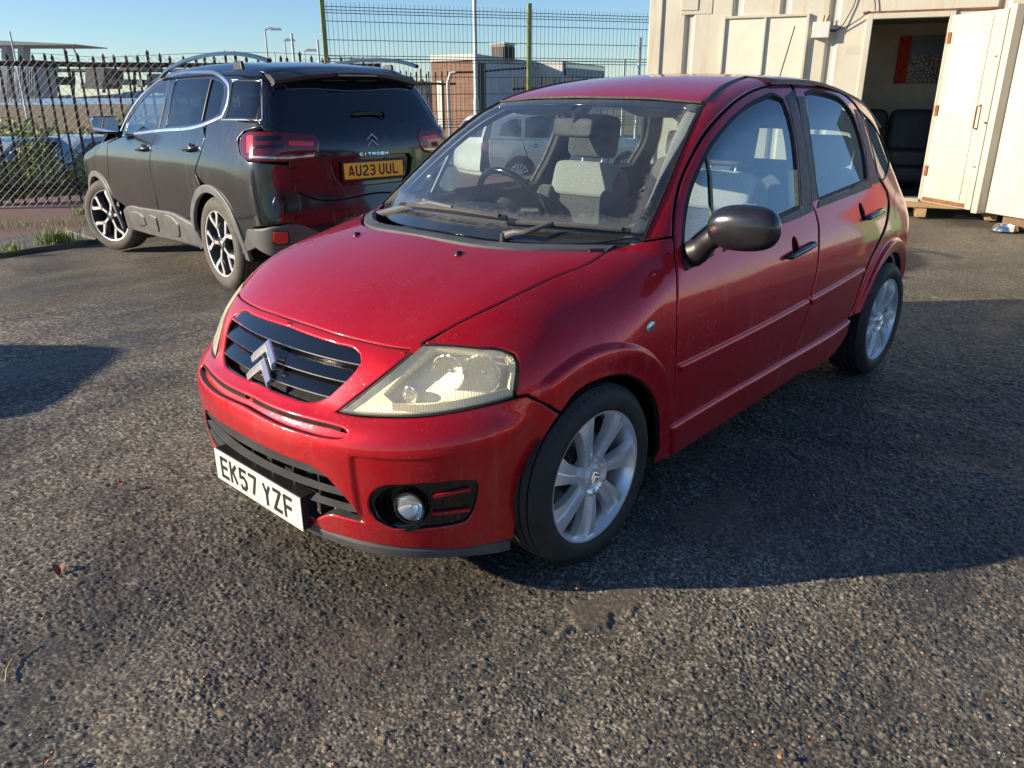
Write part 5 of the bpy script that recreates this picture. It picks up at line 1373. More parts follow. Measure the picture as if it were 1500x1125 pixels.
mb = MB(); mb.lathe([(0, .02), (.022, .018), (.026, -.01)], wp0[-1]+np.array([-.01, 0, -.01]), axis='x', n=16); mb.build('wiper_hub', MAT['gloss_black'], suv, smooth=50)
# rear bumper and lower cladding
tb = wz-.511
bo = rearcast([(0, tb), (.54, tb+.006), (.63, tb+.05), (.672, tb+.16), (.70, tb+.20)])
bo = np.concatenate([bo[:3], rearcast([(.66, .60), (.76, .535)]), rearcast([(.66, .50), (.50, .49), (0, .50)])])
panel('rear_bumper', sv_f, sym(bo), SRP, BK, suv, step=.05)
cb = np.concatenate([rearcast([(0, .50), (.40, .495), (.50, .53), (.60, .56)]), sc([(438, 328), (397, 332.5), (362, 334.5)]), [[-.37, .90, .30]], sc([(375, 362)]), rearcast([(.70, .30), (.5, .26), (0, .25)])])
cb[0:4] = rearcast([(0, .42), (.36, .42), (.48, .47), (.58, .53)])
panel('bumper_cladding', sv_f, sym(cb), SRP, MAT['clad'], suv, off=-.010, step=.04, rnd=.006, corner=40)
bp3 = rearcast([(0, .41), (.36, .41), (.48, .47), (.54, .55), (.5, tb-.01), (0, tb-.012)])
vt = sc([(404, 285), (437, 281), (440, 300), (440, 318), (402, 321), (399, 306)])
panel('bumper_intake', sv_f, vt, TLP, MAT['gloss_black'], suv, off=-.004, gap=0, rnd=.003, depth=.006, step=.03, flange=0, mirror=True)
fgp = sc([(400, 340), (422, 338.5), (424, 346), (423, 357), (408, 359), (400, 355)])
panel('rear_fog_surround', sv_f, fgp, TLP, MAT['gloss_black'], suv, off=-.012, gap=-.006, rnd=.002, depth=.005, step=.03, flange=0, mirror=True)
panel('rear_fog_lamp', sv_f, fgp, TLP, MAT['tail_pink'], suv, off=-.018, gap=.003, rnd=.003, depth=.006, step=.03, flange=0, mirror=True)
# handles, mirror
for px_ in ([(205, 219), (216, 217.5)], [(274, 219), (287, 217)]):
    h = to_side(sc(px_)); mid = h.mean(0)
    for sg in (1, -1):
        m = np.array([1, sg, 1]); mb = MB(); mb.tube([Vector((h[0]+(h[0]-mid)*.45-np.array([0, .01, 0]))*m), Vector((h[0]+np.array([0, .030, 0]))*m), Vector((mid+np.array([0, .036, 0]))*m), Vector((h[1]+np.array([0, .030, 0]))*m), Vector((h[1]+(h[1]-mid)*.45-np.array([0, .01, 0]))*m)], .013, 10); mb.build('door_handle', BK, suv, smooth=70)
        mb = MB(); mb.lathe([(.046, .0015), (.040, -.001), (0, -.012)], (mid+np.array([0, .002, 0]))*m, axis='y', n=24); mb.build('handle_cup', MAT['gloss_black'], suv, smooth=60)
mc = SV.inv(np.array([on_plane((151, 183), 1, -5.4)]))[0]; 
C_, D_ = pray([(151.0, 183.0)]); Cl = SV.inv(C_[None])[0]; Dl = SV.invdir(D_)[0]; tt_ = (1.04-Cl[1])/Dl[1]; mc = Cl+Dl*tt_
for sg in (1, -1):
    m = Vector((1, sg, 1)); c_ = Vector(mc)*1.0; c_ = Vector((c_.x*m.x, c_.y*m.y, c_.z*m.z))
    o = pad('door_mirror', BK, suv, c_+Vector((.02, 0, 0)), (.11, .19, .15), (0, 0, R(8)*sg))
    mb = MB(); mb.prism([(-.105, -.06), (.10, -.055), (.10, .05), (.06, .068), (-.08, .062), (-.105, .03)], -.052, -.047, 'yz', off=c_); mb.build('mirror_glass', MAT['mirror_face'] if 'mirror_face' in MAT else MAT.setdefault('mirror_face', simple('mirror face', (.9, .95, .92), .02, 1.0)), o)
    mb = MB(); mb.tube([c_+Vector((.02, -.09*sg, -.05)), Vector((c_.x+.03, .90*sg, c_.z-.09))], .03, 10, rs=[.03, .035]); mb.build('mirror_arm', MAT['gloss_black'], o, smooth=60)
# wheels
def sv_wheel(parent):
    mb = MB(); mb.lathe([(.257, .098), (.254, .103), (.247, .101), (.243, .09), (.236, .07), (.225, .03), (.222, -.04), (.235, -.08), (.257, -.1)], axis='y', n=64); w = mb.build('wheel', MAT['rimdark'], parent, smooth=45)
    mb = MB(); mb.lathe([(.2575, .0985), (.2545, .1045), (.247, .1025), (.245, .097), (.2575, .095)], axis='y', n=64); mb.build('rim_edge', MAT['alloy'], w, smooth=40)
    mb = MB(); mb.lathe(tyre_profile(.356, .2565, .215), axis='y', n=72); mb.build('tyre', MAT['tyre2'], w, smooth=40)
    mb = MB(); mb.lathe([(0, 0), (.15, 0), (.15, .012), (.09, .012), (.09, .03), (0, .03)], axis='y', n=32); mb.build('brake_disc', MAT['disc'], w, smooth=40)
    mb = MB(); mb.lathe([(.22, .0), (.0, -.02)], axis='y', n=32); mb.build('wheel_back', MAT['inner'], w)
    def arm(pts, ws, mat, y0, y1, face=0):
        mb = MB(); V = []; F = []
        for (x, z), wd in zip(pts, ws):
            V.append((Vector((x, 0, z)), wd))
        n = len(V); P = []
        for i, (v, wd) in enumerate(V):
            t = (V[min(i+1, n-1)][0]-V[max(i-1, 0)][0]).normalized(); s = Vector((t.z, 0, -t.x))
            P += [v+s*wd+Vector((0, y1[i] if isinstance(y1, list) else y1, 0)), v-s*wd+Vector((0, y1[i] if isinstance(y1, list) else y1, 0)), v-s*wd*1.35+Vector((0, y0, 0)), v+s*wd*1.35+Vector((0, y0, 0))]
        for i in range(n-1):
            for k in range(4): F.append((i*4+k, i*4+(k+1) % 4, (i+1)*4+(k+1) % 4, (i+1)*4+k))
        F.append((0, 1, 2, 3)); F.append(tuple(4*(n-1)+k for k in range(4))[::-1]); mb.add(P, F); return mb
    first = None
    for k in range(5):
        if first is None:
            o = bpy.data.objects.new('spoke', None)
            A = (0.0, .040); node = (.0, .135); L = (-.062, .212); Rr = (.062, .212); L2 = (-.060, .245); R2 = (.060, .245)
            mb = arm([(0, .04), (0, .09), node], [.017, .014, .020], None, .04, .088)
            for e, e2 in ((L, L2), (Rr, R2)):
                b = arm([node, e, e2], [.016, .019, .026], None, .04, .093); mb.add(b.v, b.f)
            o = mb.build('spoke', MAT['rimdark'], w)
            mf = arm([(0, .055), (0, .09), (0, .13)], [.012, .009, .015], None, .080, .092)
            for e, e2 in ((L, L2), (Rr, R2)):
                b = arm([(0, .128), e, e2], [.011, .014, .021], None, .080, .0975); mf.add(b.v, b.f)
            f_ = mf.build('spoke_face', MAT['alloy'], w); first = (o, f_)
        else:
            o, f_ = first[0].copy(), first[1].copy(); link(o, w); link(f_, w)
        o.rotation_euler = (0, 2*math.pi*k/5, 0); f_.rotation_euler = (0, 2*math.pi*k/5, 0)
    mb = MB(); mb.lathe([(0, .092), (.028, .091), (.032, .086), (.045, .08), (.05, .05)], axis='y', n=32); mb.build('hub_cap', MAT['rimdark'], w, smooth=40)
    mb = MB(); mb.lathe([(0, .094), (.018, .0935), (.022, .091)], axis='y', n=24); mb.build('hub_emblem', MAT['satin'], w, smooth=40)
    return w
MAT['tyre2'] = simple('dusty tyre', (.085, .078, .065), .8, 0, 0, .25, 20, .35, 160)
sw0 = sv_wheel(suv); sw0.location = (0, .785, .355); sw0.rotation_euler = (0, .3, 0)
for (x, y, rz, ry) in ((2.73, .775, .43, 1.0), (0, -.785, math.pi, .2), (2.73, -.775, math.pi+.43, .4)):
    q = copy_tree(sw0, suv); q.location = (x, y, .355); q.rotation_euler = (0, ry, rz)
for ax in (0.0, 2.73):
    for sg in (1, -1):
        mb = MB(); mb.lathe([(.400, .86*sg), (.41, .80*sg), (.42, .55*sg), (.36, .50*sg), (0, .50*sg)], (ax, 0, .355), axis='y', n=28, a0=-.25, a1=math.pi+.25); mb.build('arch_liner', MAT['inner'], suv, smooth=50)
mb = MB(); mb.bbox((3.3, -.50, .28), (-.7, .50, .60)); mb.bbox((2.28, -.84, .26), (.45, .84, .5)); mb.build('floor_pan', MAT['inner'], suv)
mb = MB(); mb.bbox((2.25, -.80, .5), (-.35, .80, 1.0)); mb.build('cabin_lining', MAT['inner'], suv)
for y in (.38, -.38):
    s_ = pad('front_seat', MAT['fabric'], suv, (1.05, y, 1.08), (.16, .46, .62), (0, R(-14), 0)); pad('headrest', MAT['fabric'], s_, (.95, y, 1.42), (.1, .25, .17))
    s_ = pad('rear_seat', MAT['fabric'], suv, (.2, y, 1.08), (.16, .5, .55), (0, R(-14), 0)); pad('headrest', MAT['fabric'], s_, (.12, y, 1.36), (.1, .25, .14))
# ================================================================ the yard
HD = np.array([math.cos(CAMP[3]), math.sin(CAMP[3])]); C0 = np.array(CAMP[:3])
def at(px, py, D):
    """the place seen at (px, py) that stands D metres ahead"""
    C, d = pray([float(px), float(py)]); return Vector(C+d*(D/(d[0]*HD[0]+d[1]*HD[1])))
def atz(px, D, z):
    p = at(px, 138, D); return Vector((p.x, p.y, z))
def gz(x, y):
    """the yard falls away gently behind the cars"""
    d = (x-C0[0])*HD[0]+(y-C0[1])*HD[1]
    return -.022*np.maximum(0, np.minimum(-y, 9.0)-2.2)-.13*np.clip(d-12.6, 0, 6)*np.clip((-x-4.5)/2.0, 0, 1)

def hash2(ix, iy, k):
    h = (ix.astype(np.int64)*374761393+iy.astype(np.int64)*668265263+k*974711) & 0xFFFFFFFF
    h = ((h ^ (h >> 13))*1274126177) & 0xFFFFFFFF
    return ((h ^ (h >> 16)) & 0xFFFF)/65535.0
def vnoise(x, y, s, k=0):
    x = x/s; y = y/s; ix = np.floor(x); iy = np.floor(y); fx = x-ix; fy = y-iy; fx = fx*fx*(3-2*fx); fy = fy*fy*(3-2*fy)
    a = hash2(ix, iy, k); b = hash2(ix+1, iy, k); c = hash2(ix, iy+1, k); d = hash2(ix+1, iy+1, k)
    return (a*(1-fx)+b*fx)*(1-fy)+(c*(1-fx)+d*fx)*fy
def stones(x, y, s, k=0):
    """rounded chippings: (height 0..1, random tone of the nearest one)"""
    gx = x/s; gy = y/s; ix = np.floor(gx); iy = np.floor(gy); h = np.zeros_like(x); tone = np.zeros_like(x)
    for dx in (-1, 0, 1):
        for dy in (-1, 0, 1):
            cx = ix+dx; cy = iy+dy; px_ = cx+.15+.7*hash2(cx, cy, k); py_ = cy+.15+.7*hash2(cx, cy, k+1); r = .38+.38*hash2(cx, cy, k+2); a = .35+.65*hash2(cx, cy, k+3)
            q = np.maximum(0, 1-((gx-px_)**2+(gy-py_)**2)/(r*r))**.5*a
            m = q > h; h = np.where(m, q, h); tone = np.where(m, hash2(cx, cy, k+4), tone)
    return h, tone

def asphalt_mat(name='worn asphalt', near=False):
    t = NT(name); p = t.pos()
    big = t.noise(p, .55, 5, .6, .6); mid = t.noise(p, 2.6, 6, .65); streak = t.noise(t.mapping(p, (.5, 2.4, 1), rot=(0, 0, .5)), 1.3, 5, .6)
    fine = t.noise(p, 90, 4, .7); grit = t.voro(p, 85, out=0); gcol = t.voro(p, 85, out=1)
    sc_ = t.new('ShaderNodeSeparateColor'); t.l.new(gcol, sc_.inputs[0])
    tone = sc_.outputs[0]
    if near:
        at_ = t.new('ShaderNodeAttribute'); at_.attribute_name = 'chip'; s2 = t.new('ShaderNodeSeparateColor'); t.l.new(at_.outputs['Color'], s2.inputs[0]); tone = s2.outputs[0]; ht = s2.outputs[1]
    base = t.mix(t.ramp(tone, [(0.0, 0.0), (.55, .28), (1.0, 1.0)]), (.046, .043, .037) if near else (.095, .088, .070), (.41, .36, .27) if near else (.41, .35, .245))
    base = t.mix(t.ramp(tone, [(.955, 0.0), (.965, 1.0)]), base, (.42, .20, .09))
    base = t.mix(t.ramp(tone, [(.00, 1.0), (.03, 1.0), (.035, 0.0)]), base, (.50, .47, .40))
    if near: base = t.mix(t.ramp(ht, [(.05, .9), (.55, 0.0)]), base, (.018, .017, .016))  # low gaps between chippings darkened: their shade is painted into the colour
    else: base = t.mix(t.ramp(grit, [(.25, 0.0), (.6, .40)]), base, (.03, .029, .028))
    damp = t.ramp(t.math('ADD', t.math('MULTIPLY', big, .6), t.math('MULTIPLY', streak, .4)), [(.42, 1.0), (.54, 0.0)])
    base = t.mix(t.math('MULTIPLY', damp, .60), base, (.034, .034, .035))
    dust = t.ramp(mid, [(.50, 0.0), (.72, 1.0)])
    base = t.mix(t.math('MULTIPLY', dust, .35), base, (.20, .165, .12))
    lf = t.ramp(t.noise(t.mapping(p, loc=(2, 7, 1)), .9, 4, .55, .8), [(.34, .62), (.50, 1.0), (.68, 1.22)]); base = t.mix(1.0, base, lf, 'MULTIPLY')
    crk = t.voro(t.mapping(p, (.9, .9, 0)), 1.0, 'DISTANCE_TO_EDGE'); crk2 = t.math('ADD', crk, t.math('MULTIPLY', t.math('SUBTRACT', t.noise(p, 9, 4), .5), .03)); crm = t.ramp(crk2, [(.002, 1.0), (.008, 0.0)]); crm = t.math('MULTIPLY', crm, t.ramp(t.noise(p, .7, 2), [(.54, 0.0), (.60, .75)])); base = t.mix(crm, base, (.014, .013, .013))
    patch = t.ramp(t.noise(t.mapping(p, loc=(4, 9, 0)), 1.7, 3, .5), [(.66, 0.0), (.70, 1.0)])
    base = t.mix(t.math('MULTIPLY', patch, .35), base, (.16, .11, .085))
    if near: base = t.mix(t.math('MULTIPLY', s2.outputs[2], .60), base, (.115, .088, .066))
    rough = t.math('SUBTRACT', t.ramp(fine, [(.3, .58), (.7, .88)]), t.math('MULTIPLY', damp, .20))
    h = t.math('ADD', t.math('MULTIPLY', fine, .5), t.math('MULTIPLY', t.ramp(grit, [(0.0, 1.0), (.5, 0.0)]), 0.0 if near else 1.0))
    return t.P(color=base, rough=rough, spec=.38, normal=t.bump(h, .55 if near else 1.0, .0025 if near else .014))
ASPH = asphalt_mat('worn asphalt'); ASPH2 = asphalt_mat('worn asphalt chippings', True)

# near ground: real chippings where the camera can pick them out, coarser with distance
r0, r1, kr = .85, 6.6, 1.00245; nr = int(math.log(r1/r0)/math.log(kr)); na = 860
rr_ = r0*kr**np.arange(nr); aa_ = CAMP[3]+np.linspace(R(-47), R(47), na)
A_, R_ = np.meshgrid(aa_, rr_); X = (C0[0]+R_*np.cos(A_)).ravel(); Y = (C0[1]+R_*np.sin(A_)).ravel()
h1, t1_ = stones(X, Y, .0092, 3); h2, t2_ = stones(X, Y, .0060, 33); h3, t3_ = stones(X, Y, .030, 71)
worn = vnoise(X, Y, .55, 5)*.5+vnoise(X, Y, .21, 6)*.3+vnoise(X, Y, .07, 7)*.2
rgh = np.clip((worn-.22)*2.4, .45, 1.0)
Rr = R_.ravel(); fade = 1-np.clip((Rr-4.6)/2.0, 0, 1)
hh = np.maximum(h1*.0078, h2*.0056)*rgh+(h3 > .80)*h3*.003
hh = hh+(vnoise(X, Y, .05, 9)-.5)*.003+(vnoise(X, Y, .35, 8)-.5)*.017+(vnoise(X, Y, 1.4, 2)-.5)*.028
# an old crack that runs across in front of the black car
cx_, cy_ = .083, -5.10; dx_, dy_ = -1.334, .77; L_ = math.hypot(dx_, dy_); dist = np.abs((X-cx_)*dy_-(Y-cy_)*dx_)/L_+(vnoise(X, Y, .4, 12)-.5)*.12
hh = hh-.02*np.exp(-(dist/.02)**2)
pm = np.zeros_like(X)                                  # muddy smooth patches
for (qx, qy, ra, rb) in ((885, 885, .13, .085), (1040, 745, .20, .10)):
    q = on_plane((qx, qy), 2, 0.0); e_ = np.hypot((X-q[0])/ra, (Y-q[1])/rb)+(vnoise(X, Y, .06, 21)-.5)*.9+(vnoise(X, Y, .02, 22)-.5)*.4
    pm = np.maximum(pm, np.clip((1.05-e_)*4, 0, 1))
hh = hh*(1-.75*pm)
Z = hh*np.clip(fade, .15, 1)+gz(X, Y)-.006-.016*(1-fade)
near = np.hypot(X-C0[0], Y-C0[1])
V = np.stack([X, Y, Z], 1)
i0 = np.arange((nr-1)*na).reshape(nr-1, na)[:, :-1].ravel()
Q = np.stack([i0, i0+na, i0+na+1, i0+1], 1)
me = bpy.data.meshes.new('ground'); me.vertices.add(len(V)); me.vertices.foreach_set('co', V.ravel())
me.loops.add(len(Q)*4); me.loops.foreach_set('vertex_index', Q.ravel()[::1].astype(np.int32)); me.polygons.add(len(Q)); me.polygons.foreach_set('loop_start', np.arange(0, len(Q)*4, 4, dtype=np.int32))
me.update(calc_edges=True)
col = me.color_attributes.new('chip', 'FLOAT_COLOR', 'POINT'); tone = np.where(h1*.0078 > h2*.0056, t1_, t2_)
col.data.foreach_set('color', np.stack([tone, np.clip(np.maximum(h1, h2*.8), 0, 1), pm, np.ones_like(tone)], 1).ravel().astype(np.float32))
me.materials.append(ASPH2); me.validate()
g = bpy.data.objects.new('asphalt', me); link(g); kind(g, 'structure')
if me.polygons[0].normal.z < 0: me.flip_normals()

def sheet(name, poly, mat, z=None, struct=True):
    mb = MB(); mb.add([(p[0], p[1], p[2] if len(p) > 2 else z) for p in poly], [tuple(range(len(poly)))]); o = mb.build(name, mat)
    if o.data.polygons[0].normal.z < 0: o.data.flip_normals()
    if struct: kind(o, 'structure')
    return o
# wide yard under and around it, with the same fall
xs_, ys_ = np.concatenate([[-30, -24, -20], np.linspace(-17, -4, 14), np.linspace(0, 30, 14)]), np.array([-12.2, -11, -10, -9, -8, -7, -6, -5, -4, -3.0, -2.2, 0, 3, 8, 14, 22])
V = [(x, y, float(gz(np.array(x), np.array(y)))-.022) for y in ys_ for x in xs_]; F = [(j*31+i, j*31+i+1, (j+1)*31+i+1, (j+1)*31+i) for j in range(len(ys_)-1) for i in range(30)]
mb = MB(); mb.add(V, F); kind(mb.build('yard_ground', ASPH), 'structure')

def soil_mat(name, a, b, c=(.05, .06, .02), sc1=1.2):
    t = NT(name); p = t.pos(); n = t.noise(p, sc1, 7, .7); m = t.noise(p, sc1*7, 5, .7)
    return t.P(color=t.mix(t.ramp(m, [(.45, 0.0), (.65, .6)]), t.mix(t.ramp(n, [(.35, 0.0), (.65, 1.0)]), a, b), c), rough=.95, normal=t.bump(m, .6, .05))
LAND = soil_mat('dry grass bank', (.17, .12, .055), (.22, .16, .08), (.09, .08, .035), .35)
CONC = simple('old concrete', (.13, .12, .10), .9, 0, 0, .35, 3.5, .6, 60)
t = NT('red-brown paving'); p_ = t.pos(); n_1 = t.noise(p_, 2.2, 6, .7); n_2 = t.noise(p_, 70, 3, .7)
PAVE = t.P(color=t.mix(n_2, t.mix(t.ramp(n_1, [(.3, 0.0), (.7, 1.0)]), (.20, .10, .085), (.25, .15, .125)), (.13, .085, .07)), rough=.85, normal=t.bump(n_2, .6, .006))
SEA = simple('sea water', (.30, .40, .48), .35, 0, 0, .1, .3, .3, 1.5)
sheet('pavement', [(6, -8.0+.8), (6, -12.2), (-14, -12.2), (-14, -8.0-.6)][::1], PAVE, -.130)
# kerb slab strip with a low broken edge
def kerb_line(x, off): return -7.05+.12*(x+.45)+off
for i in range(7):
    x0 = 5-i*1.6; x1 = x0-1.585
    mb = MB(); P = [(x0, kerb_line(x0, 0)), (x1, kerb_line(x1, 0)), (x1, kerb_line(x1, -.92)), (x0, kerb_line(x0, -.92))]
    mb.add([(q[0], q[1], -.20) for q in P]+[(q[0], q[1], -.072-.006*(i % 2)) for q in P], [(0, 1, 5, 4), (1, 2, 6, 5), (2, 3, 7, 6), (3, 0, 4, 7), (4, 5, 6, 7), (0, 3, 2, 1)])
    o = mb.build('kerb_slab', CONC, bevel=.012); kind(o, 'structure')
# land beyond the fence, the sea and the far shore
def far_sheet(name, D0, D1, z0, z1, mat, half=None, n=1):
    a0, a1 = CAMP[3]+R(70), CAMP[3]-R(70); m = 24; V = []; F = []
    for i in range(m+1):
        a = a0+(a1-a0)*i/m; u = np.array([math.cos(a), math.sin(a)])
        V += [(C0[0]+u[0]*D0, C0[1]+u[1]*D0, z0), (C0[0]+u[0]*D1, C0[1]+u[1]*D1, z1)]
    for i in range(m): F.append((2*i, 2*i+1, 2*i+3, 2*i+2))
    mb = MB(); mb.add(V, F); o = mb.build(name, mat)
    if o.data.polygons[0].normal.z < 0: o.data.flip_normals()
    return kind(o, 'structure')
V = [(30, -12.2, -.25), (-30, -12.2, -.25), (-34, -16, -.95), (34, -16, -.95)]; sheet('bank_slope', V, LAND)
sheet('side_land', [(-30, -16, -.5), (-30, 30, -.5), (-14.5, 30, -.03), (-14.5, -12.2, -.25)], LAND)
far_sheet('bank', 12.9, 330, -.97, -1.6, LAND); far_sheet('sea', 329, 1500, -2.6, -2.6, SEA); far_sheet('shore', 320, 331, -1.59, -3.0, LAND)
mb = MB(); 
for i in range(60):
    a = CAMP[3]+R(44)-R(88)*i/60; D_ = 1300; u = (math.cos(a), math.sin(a)); hgt = 3+9*random.random()+6*math.sin(i*.4)
    a2 = a-R(88)/60*1.05; u2 = (math.cos(a2), math.sin(a2)); mb.add([(C0[0]+u[0]*D_, C0[1]+u[1]*D_, -3), (C0[0]+u2[0]*D_, C0[1]+u2[1]*D_, -3), (C0[0]+u2[0]*D_, C0[1]+u2[1]*D_, hgt+3), (C0[0]+u[0]*D_, C0[1]+u[1]*D_, hgt)], [(0, 1, 2, 3)])
kind(mb.build('far_shore', simple('far shore', (.20, .24, .27), .95, var=.1, vs=.01)), 'structure')

# ---------------------------------------------------------------- container cabin
FACE = R(20.0); FN = Vector((math.cos(FACE), math.sin(FACE), 0)); FD = Vector((-FN.y, FN.x, 0)); HB = Vector((-9.01, -1.035, 0))
def cp(s, z, o=0.0): return HB+FD*s+Vector((0, 0, z))+FN*o
def cream_mat(name='cream painted steel', base=(.58, .545, .445), rust=1.0):
    t = NT(name); p = t.coord('Object'); n = t.noise(p, 1.6, 6, .65); f = t.noise(t.mapping(p, (5, 5, .45)), 2.0, 6, .7); s = t.noise(p, 26, 4, .6)
    col = t.mix(t.ramp(n, [(.3, 0.0), (.7, 1.0)]), tuple(x*.90 for x in base), base)
    col = t.mix(t.math('MULTIPLY', t.ramp(f, [(.52, 0.0), (.74, 1.0)]), .48*rust), col, (.42, .24, .09))
    sp = t.new('ShaderNodeSeparateXYZ'); t.l.new(p, sp.inputs[0]); low = t.ramp(sp.outputs[2], [(.15, .5), (.8, 0.0)])
    col = t.mix(t.math('MULTIPLY', low, t.ramp(s, [(.35, 0.0), (.7, 1.0)])), col, (.25, .21, .16))
    col = t.mix(t.ramp(t.noise(p, 60, 4, .6), [(.68, 0.0), (.72, .6*rust)]), col, (.22, .12, .06))
    return t.P(color=col, rough=t.ramp(n, [(.3, .42), (.7, .62)]), normal=t.bump(t.noise(p, 5, 4), .25, .02))
CREAM = cream_mat(); CREAM2 = cream_mat('cream painted door', (.54, .51, .42), .8)
RUST = simple('rusty steel', (.20, .085, .035), .85, .1, 0, .4, 14, .5, 120)
cab = thing('container_cabin', 'cream painted shipping container turned cabin with its doorway open', 'container', tuple(cp(-1.7, 0)), 0)
cabI = Vector(cab.location)
def cab_local(P): return [Vector(p)-cabI for p in P]
class CB(MB):
    def q(s, a, b, c, d): s.add(cab_local([a, b, c, d]), [(0, 1, 2, 3)]); return s
    def blk(s, s0, s1, z0, z1, o0, o1):
        P = [cp(s0, z0, o0), cp(s1, z0, o0), cp(s1, z0, o1), cp(s0, z0, o1), cp(s0, z1, o0), cp(s1, z1, o0), cp(s1, z1, o1), cp(s0, z1, o1)]
        s.add(cab_local(P), [(0, 3, 2, 1), (4, 5, 6, 7), (0, 1, 5, 4), (1, 2, 6, 5), (2, 3, 7, 6), (3, 0, 4, 7)]); return s
ZB, ZT = .15, 2.86; DL, DR = -.80, .02; OT = 2.24; SE = 1.55
# pressed-steel front wall: flat ribs with recessed flutes, cut round the doorway
prof = []; s_ = -3.50
ribs = [(-3.30, -3.04), (-2.90, -2.45), (-2.33, -1.90), (-1.76, -1.33), (-1.16, -.92)]
mb = CB(); pts = [(-3.50, 0.0)]
for a, b in ((-3.07, -2.93), (-2.47, -2.33), (-1.89, -1.75), (-1.31, -1.17)):
    pts += [(a, 0.0), (a+.035, -.040), (b-.035, -.040), (b, 0.0)]
pts += [(-.92, 0.0), (DL-.05, 0.0)]
pts = [p for p in pts if p[0] >= -3.5]
for (a, oa), (b, ob) in zip(pts[:-1], pts[1:]): mb.q(cp(a, ZB, oa), cp(b, ZB, ob), cp(b, ZT, ob), cp(a, ZT, oa))
mb.q(cp(DL-.05, OT+.05, 0), cp(DR+.05, OT+.05, 0), cp(DR+.05, ZT, 0), cp(DL-.05, ZT, 0))
x_ = DR+.05; o_ = 0
q_ = [(DR+.05, 0.0)]
while x_ < SE-.5: q_ += [(x_+.42, 0.0), (x_+.455, -.04), (x_+.525, -.04), (x_+.56, 0.0)]; x_ += .56
q_ += [(SE, 0.0)]
for (a, oa), (b, ob) in zip(q_[:-1], q_[1:]): mb.q(cp(a, ZB, oa), cp(b, ZB, ob), cp(b, ZT, ob), cp(a, ZT, oa))
mb.build('front_wall', CREAM, cab, smooth=None)
for nm, a in (('end_wall', -3.5), ('end_wall', SE)):
    mb = CB(); n = 9; dd_ = 2.4
    for i in range(n):
        o0, o1 = -dd_*i/n, -dd_*(i+1)/n; m_ = (o0+o1)/2; k_ = .03 if a < 0 else -.03
        mb.q(cp(a, ZB, o0), cp(a, ZB, o0-.16), cp(a, ZT, o0-.16), cp(a, ZT, o0)); mb.q(cp(a, ZB, o0-.16), cp(a+k_, ZB, o0-.19), cp(a+k_, ZT, o0-.19), cp(a, ZT, o0-.16)); mb.q(cp(a+k_, ZB, o0-.19), cp(a, ZB, o1), cp(a, ZT, o1), cp(a+k_, ZT, o0-.19))
    mb.build(nm, CREAM, cab)
mb = CB(); mb.blk(-3.5, SE, ZT, ZT+.05, -2.4, .02); mb.build('roof', CREAM, cab)
mb = CB(); mb.blk(-3.46, SE-.04, ZB, ZT-.02, -2.4, -2.36); mb.build('back_wall', simple('inside cream wall', (.75, .70, .58), .8, var=.12, vs=3), cab)
mb = CB(); mb.blk(-3.46, SE-.04, .08, ZB, -2.4, -.02); mb.build('floor', simple('dark lino', (.05, .045, .04), .6), cab)
mb = CB(); mb.blk(-3.53, SE+.03, .05, .17, -.03, .02); mb.build('base_rail', CREAM, cab, bevel=.006)
for a in (-3.53, SE-.10):
    mb = CB(); mb.blk(a, a+.17, .05, ZT+.06, -.10, .028); mb.build('corner_post', CREAM, cab, bevel=.010)
mb = CB(); mb.blk(-2.2, DR+1.2, .17, ZT, -2.35, -2.34); 
for a in (-2.6, 1.38):
    mb = CB(); mb.blk(a, a+.04, ZB, ZT-.02, -2.35, -.06); mb.build('partition', simple('partition board', (.30, .28, .24), .8), cab)
mb = CB(); mb.blk(-2.6, 1.4, OT+.10, OT+.13, -2.35, -.06); mb.build('ceiling', simple('ceiling board', (.35, .33, .28), .8), cab)
# door frame, rust along the head, threshold
for a, b, z0, z1 in ((DL-.07, DL, ZB, OT+.06), (DR, DR+.06, ZB, OT+.06), (DL, DR, OT, OT+.06)):
    mb = CB(); mb.blk(a, b, z0, z1, -.10, .030); mb.build('door_frame', CREAM2, cab, bevel=.006)
mb = CB(); mb.blk(DL-.12, DR+.5, OT+.062, OT+.085, .002, .022); mb.build('drip_rail', RUST, cab)
mb = CB(); mb.blk(DL, DR, .10, ZB+.02, -.10, .05); mb.build('threshold', CREAM2, cab, bevel=.006)
# boarded window
WS0, WS1, WZ0, WZ1 = -2.56, -1.52, 1.22, 2.33
for a, b in ((WS0+.03, (WS0+WS1)/2-.014), ((WS0+WS1)/2+.014, WS1-.03)):
    mb = CB(); mb.blk(a, b, WZ0+.03, WZ1-.03, .0, .022); mb.build('window_board', simple('white board', (.66, .63, .52), .6, var=.05, vs=4), cab, bevel=.003)
for a, b, z0, z1 in ((WS0, WS0+.03, WZ0, WZ1), (WS1-.035, WS1, WZ0, WZ1), (WS0+.03, WS1-.035, WZ1-.03, WZ1), (WS0+.03, WS1-.035, WZ0, WZ0+.03), ((WS0+WS1)/2-.013, (WS0+WS1)/2+.013, WZ0+.03, WZ1-.03)):
    mb = CB(); mb.blk(a, b, z0, z1, 0, .050); mb.build('window_frame', CREAM2, cab, bevel=.004)
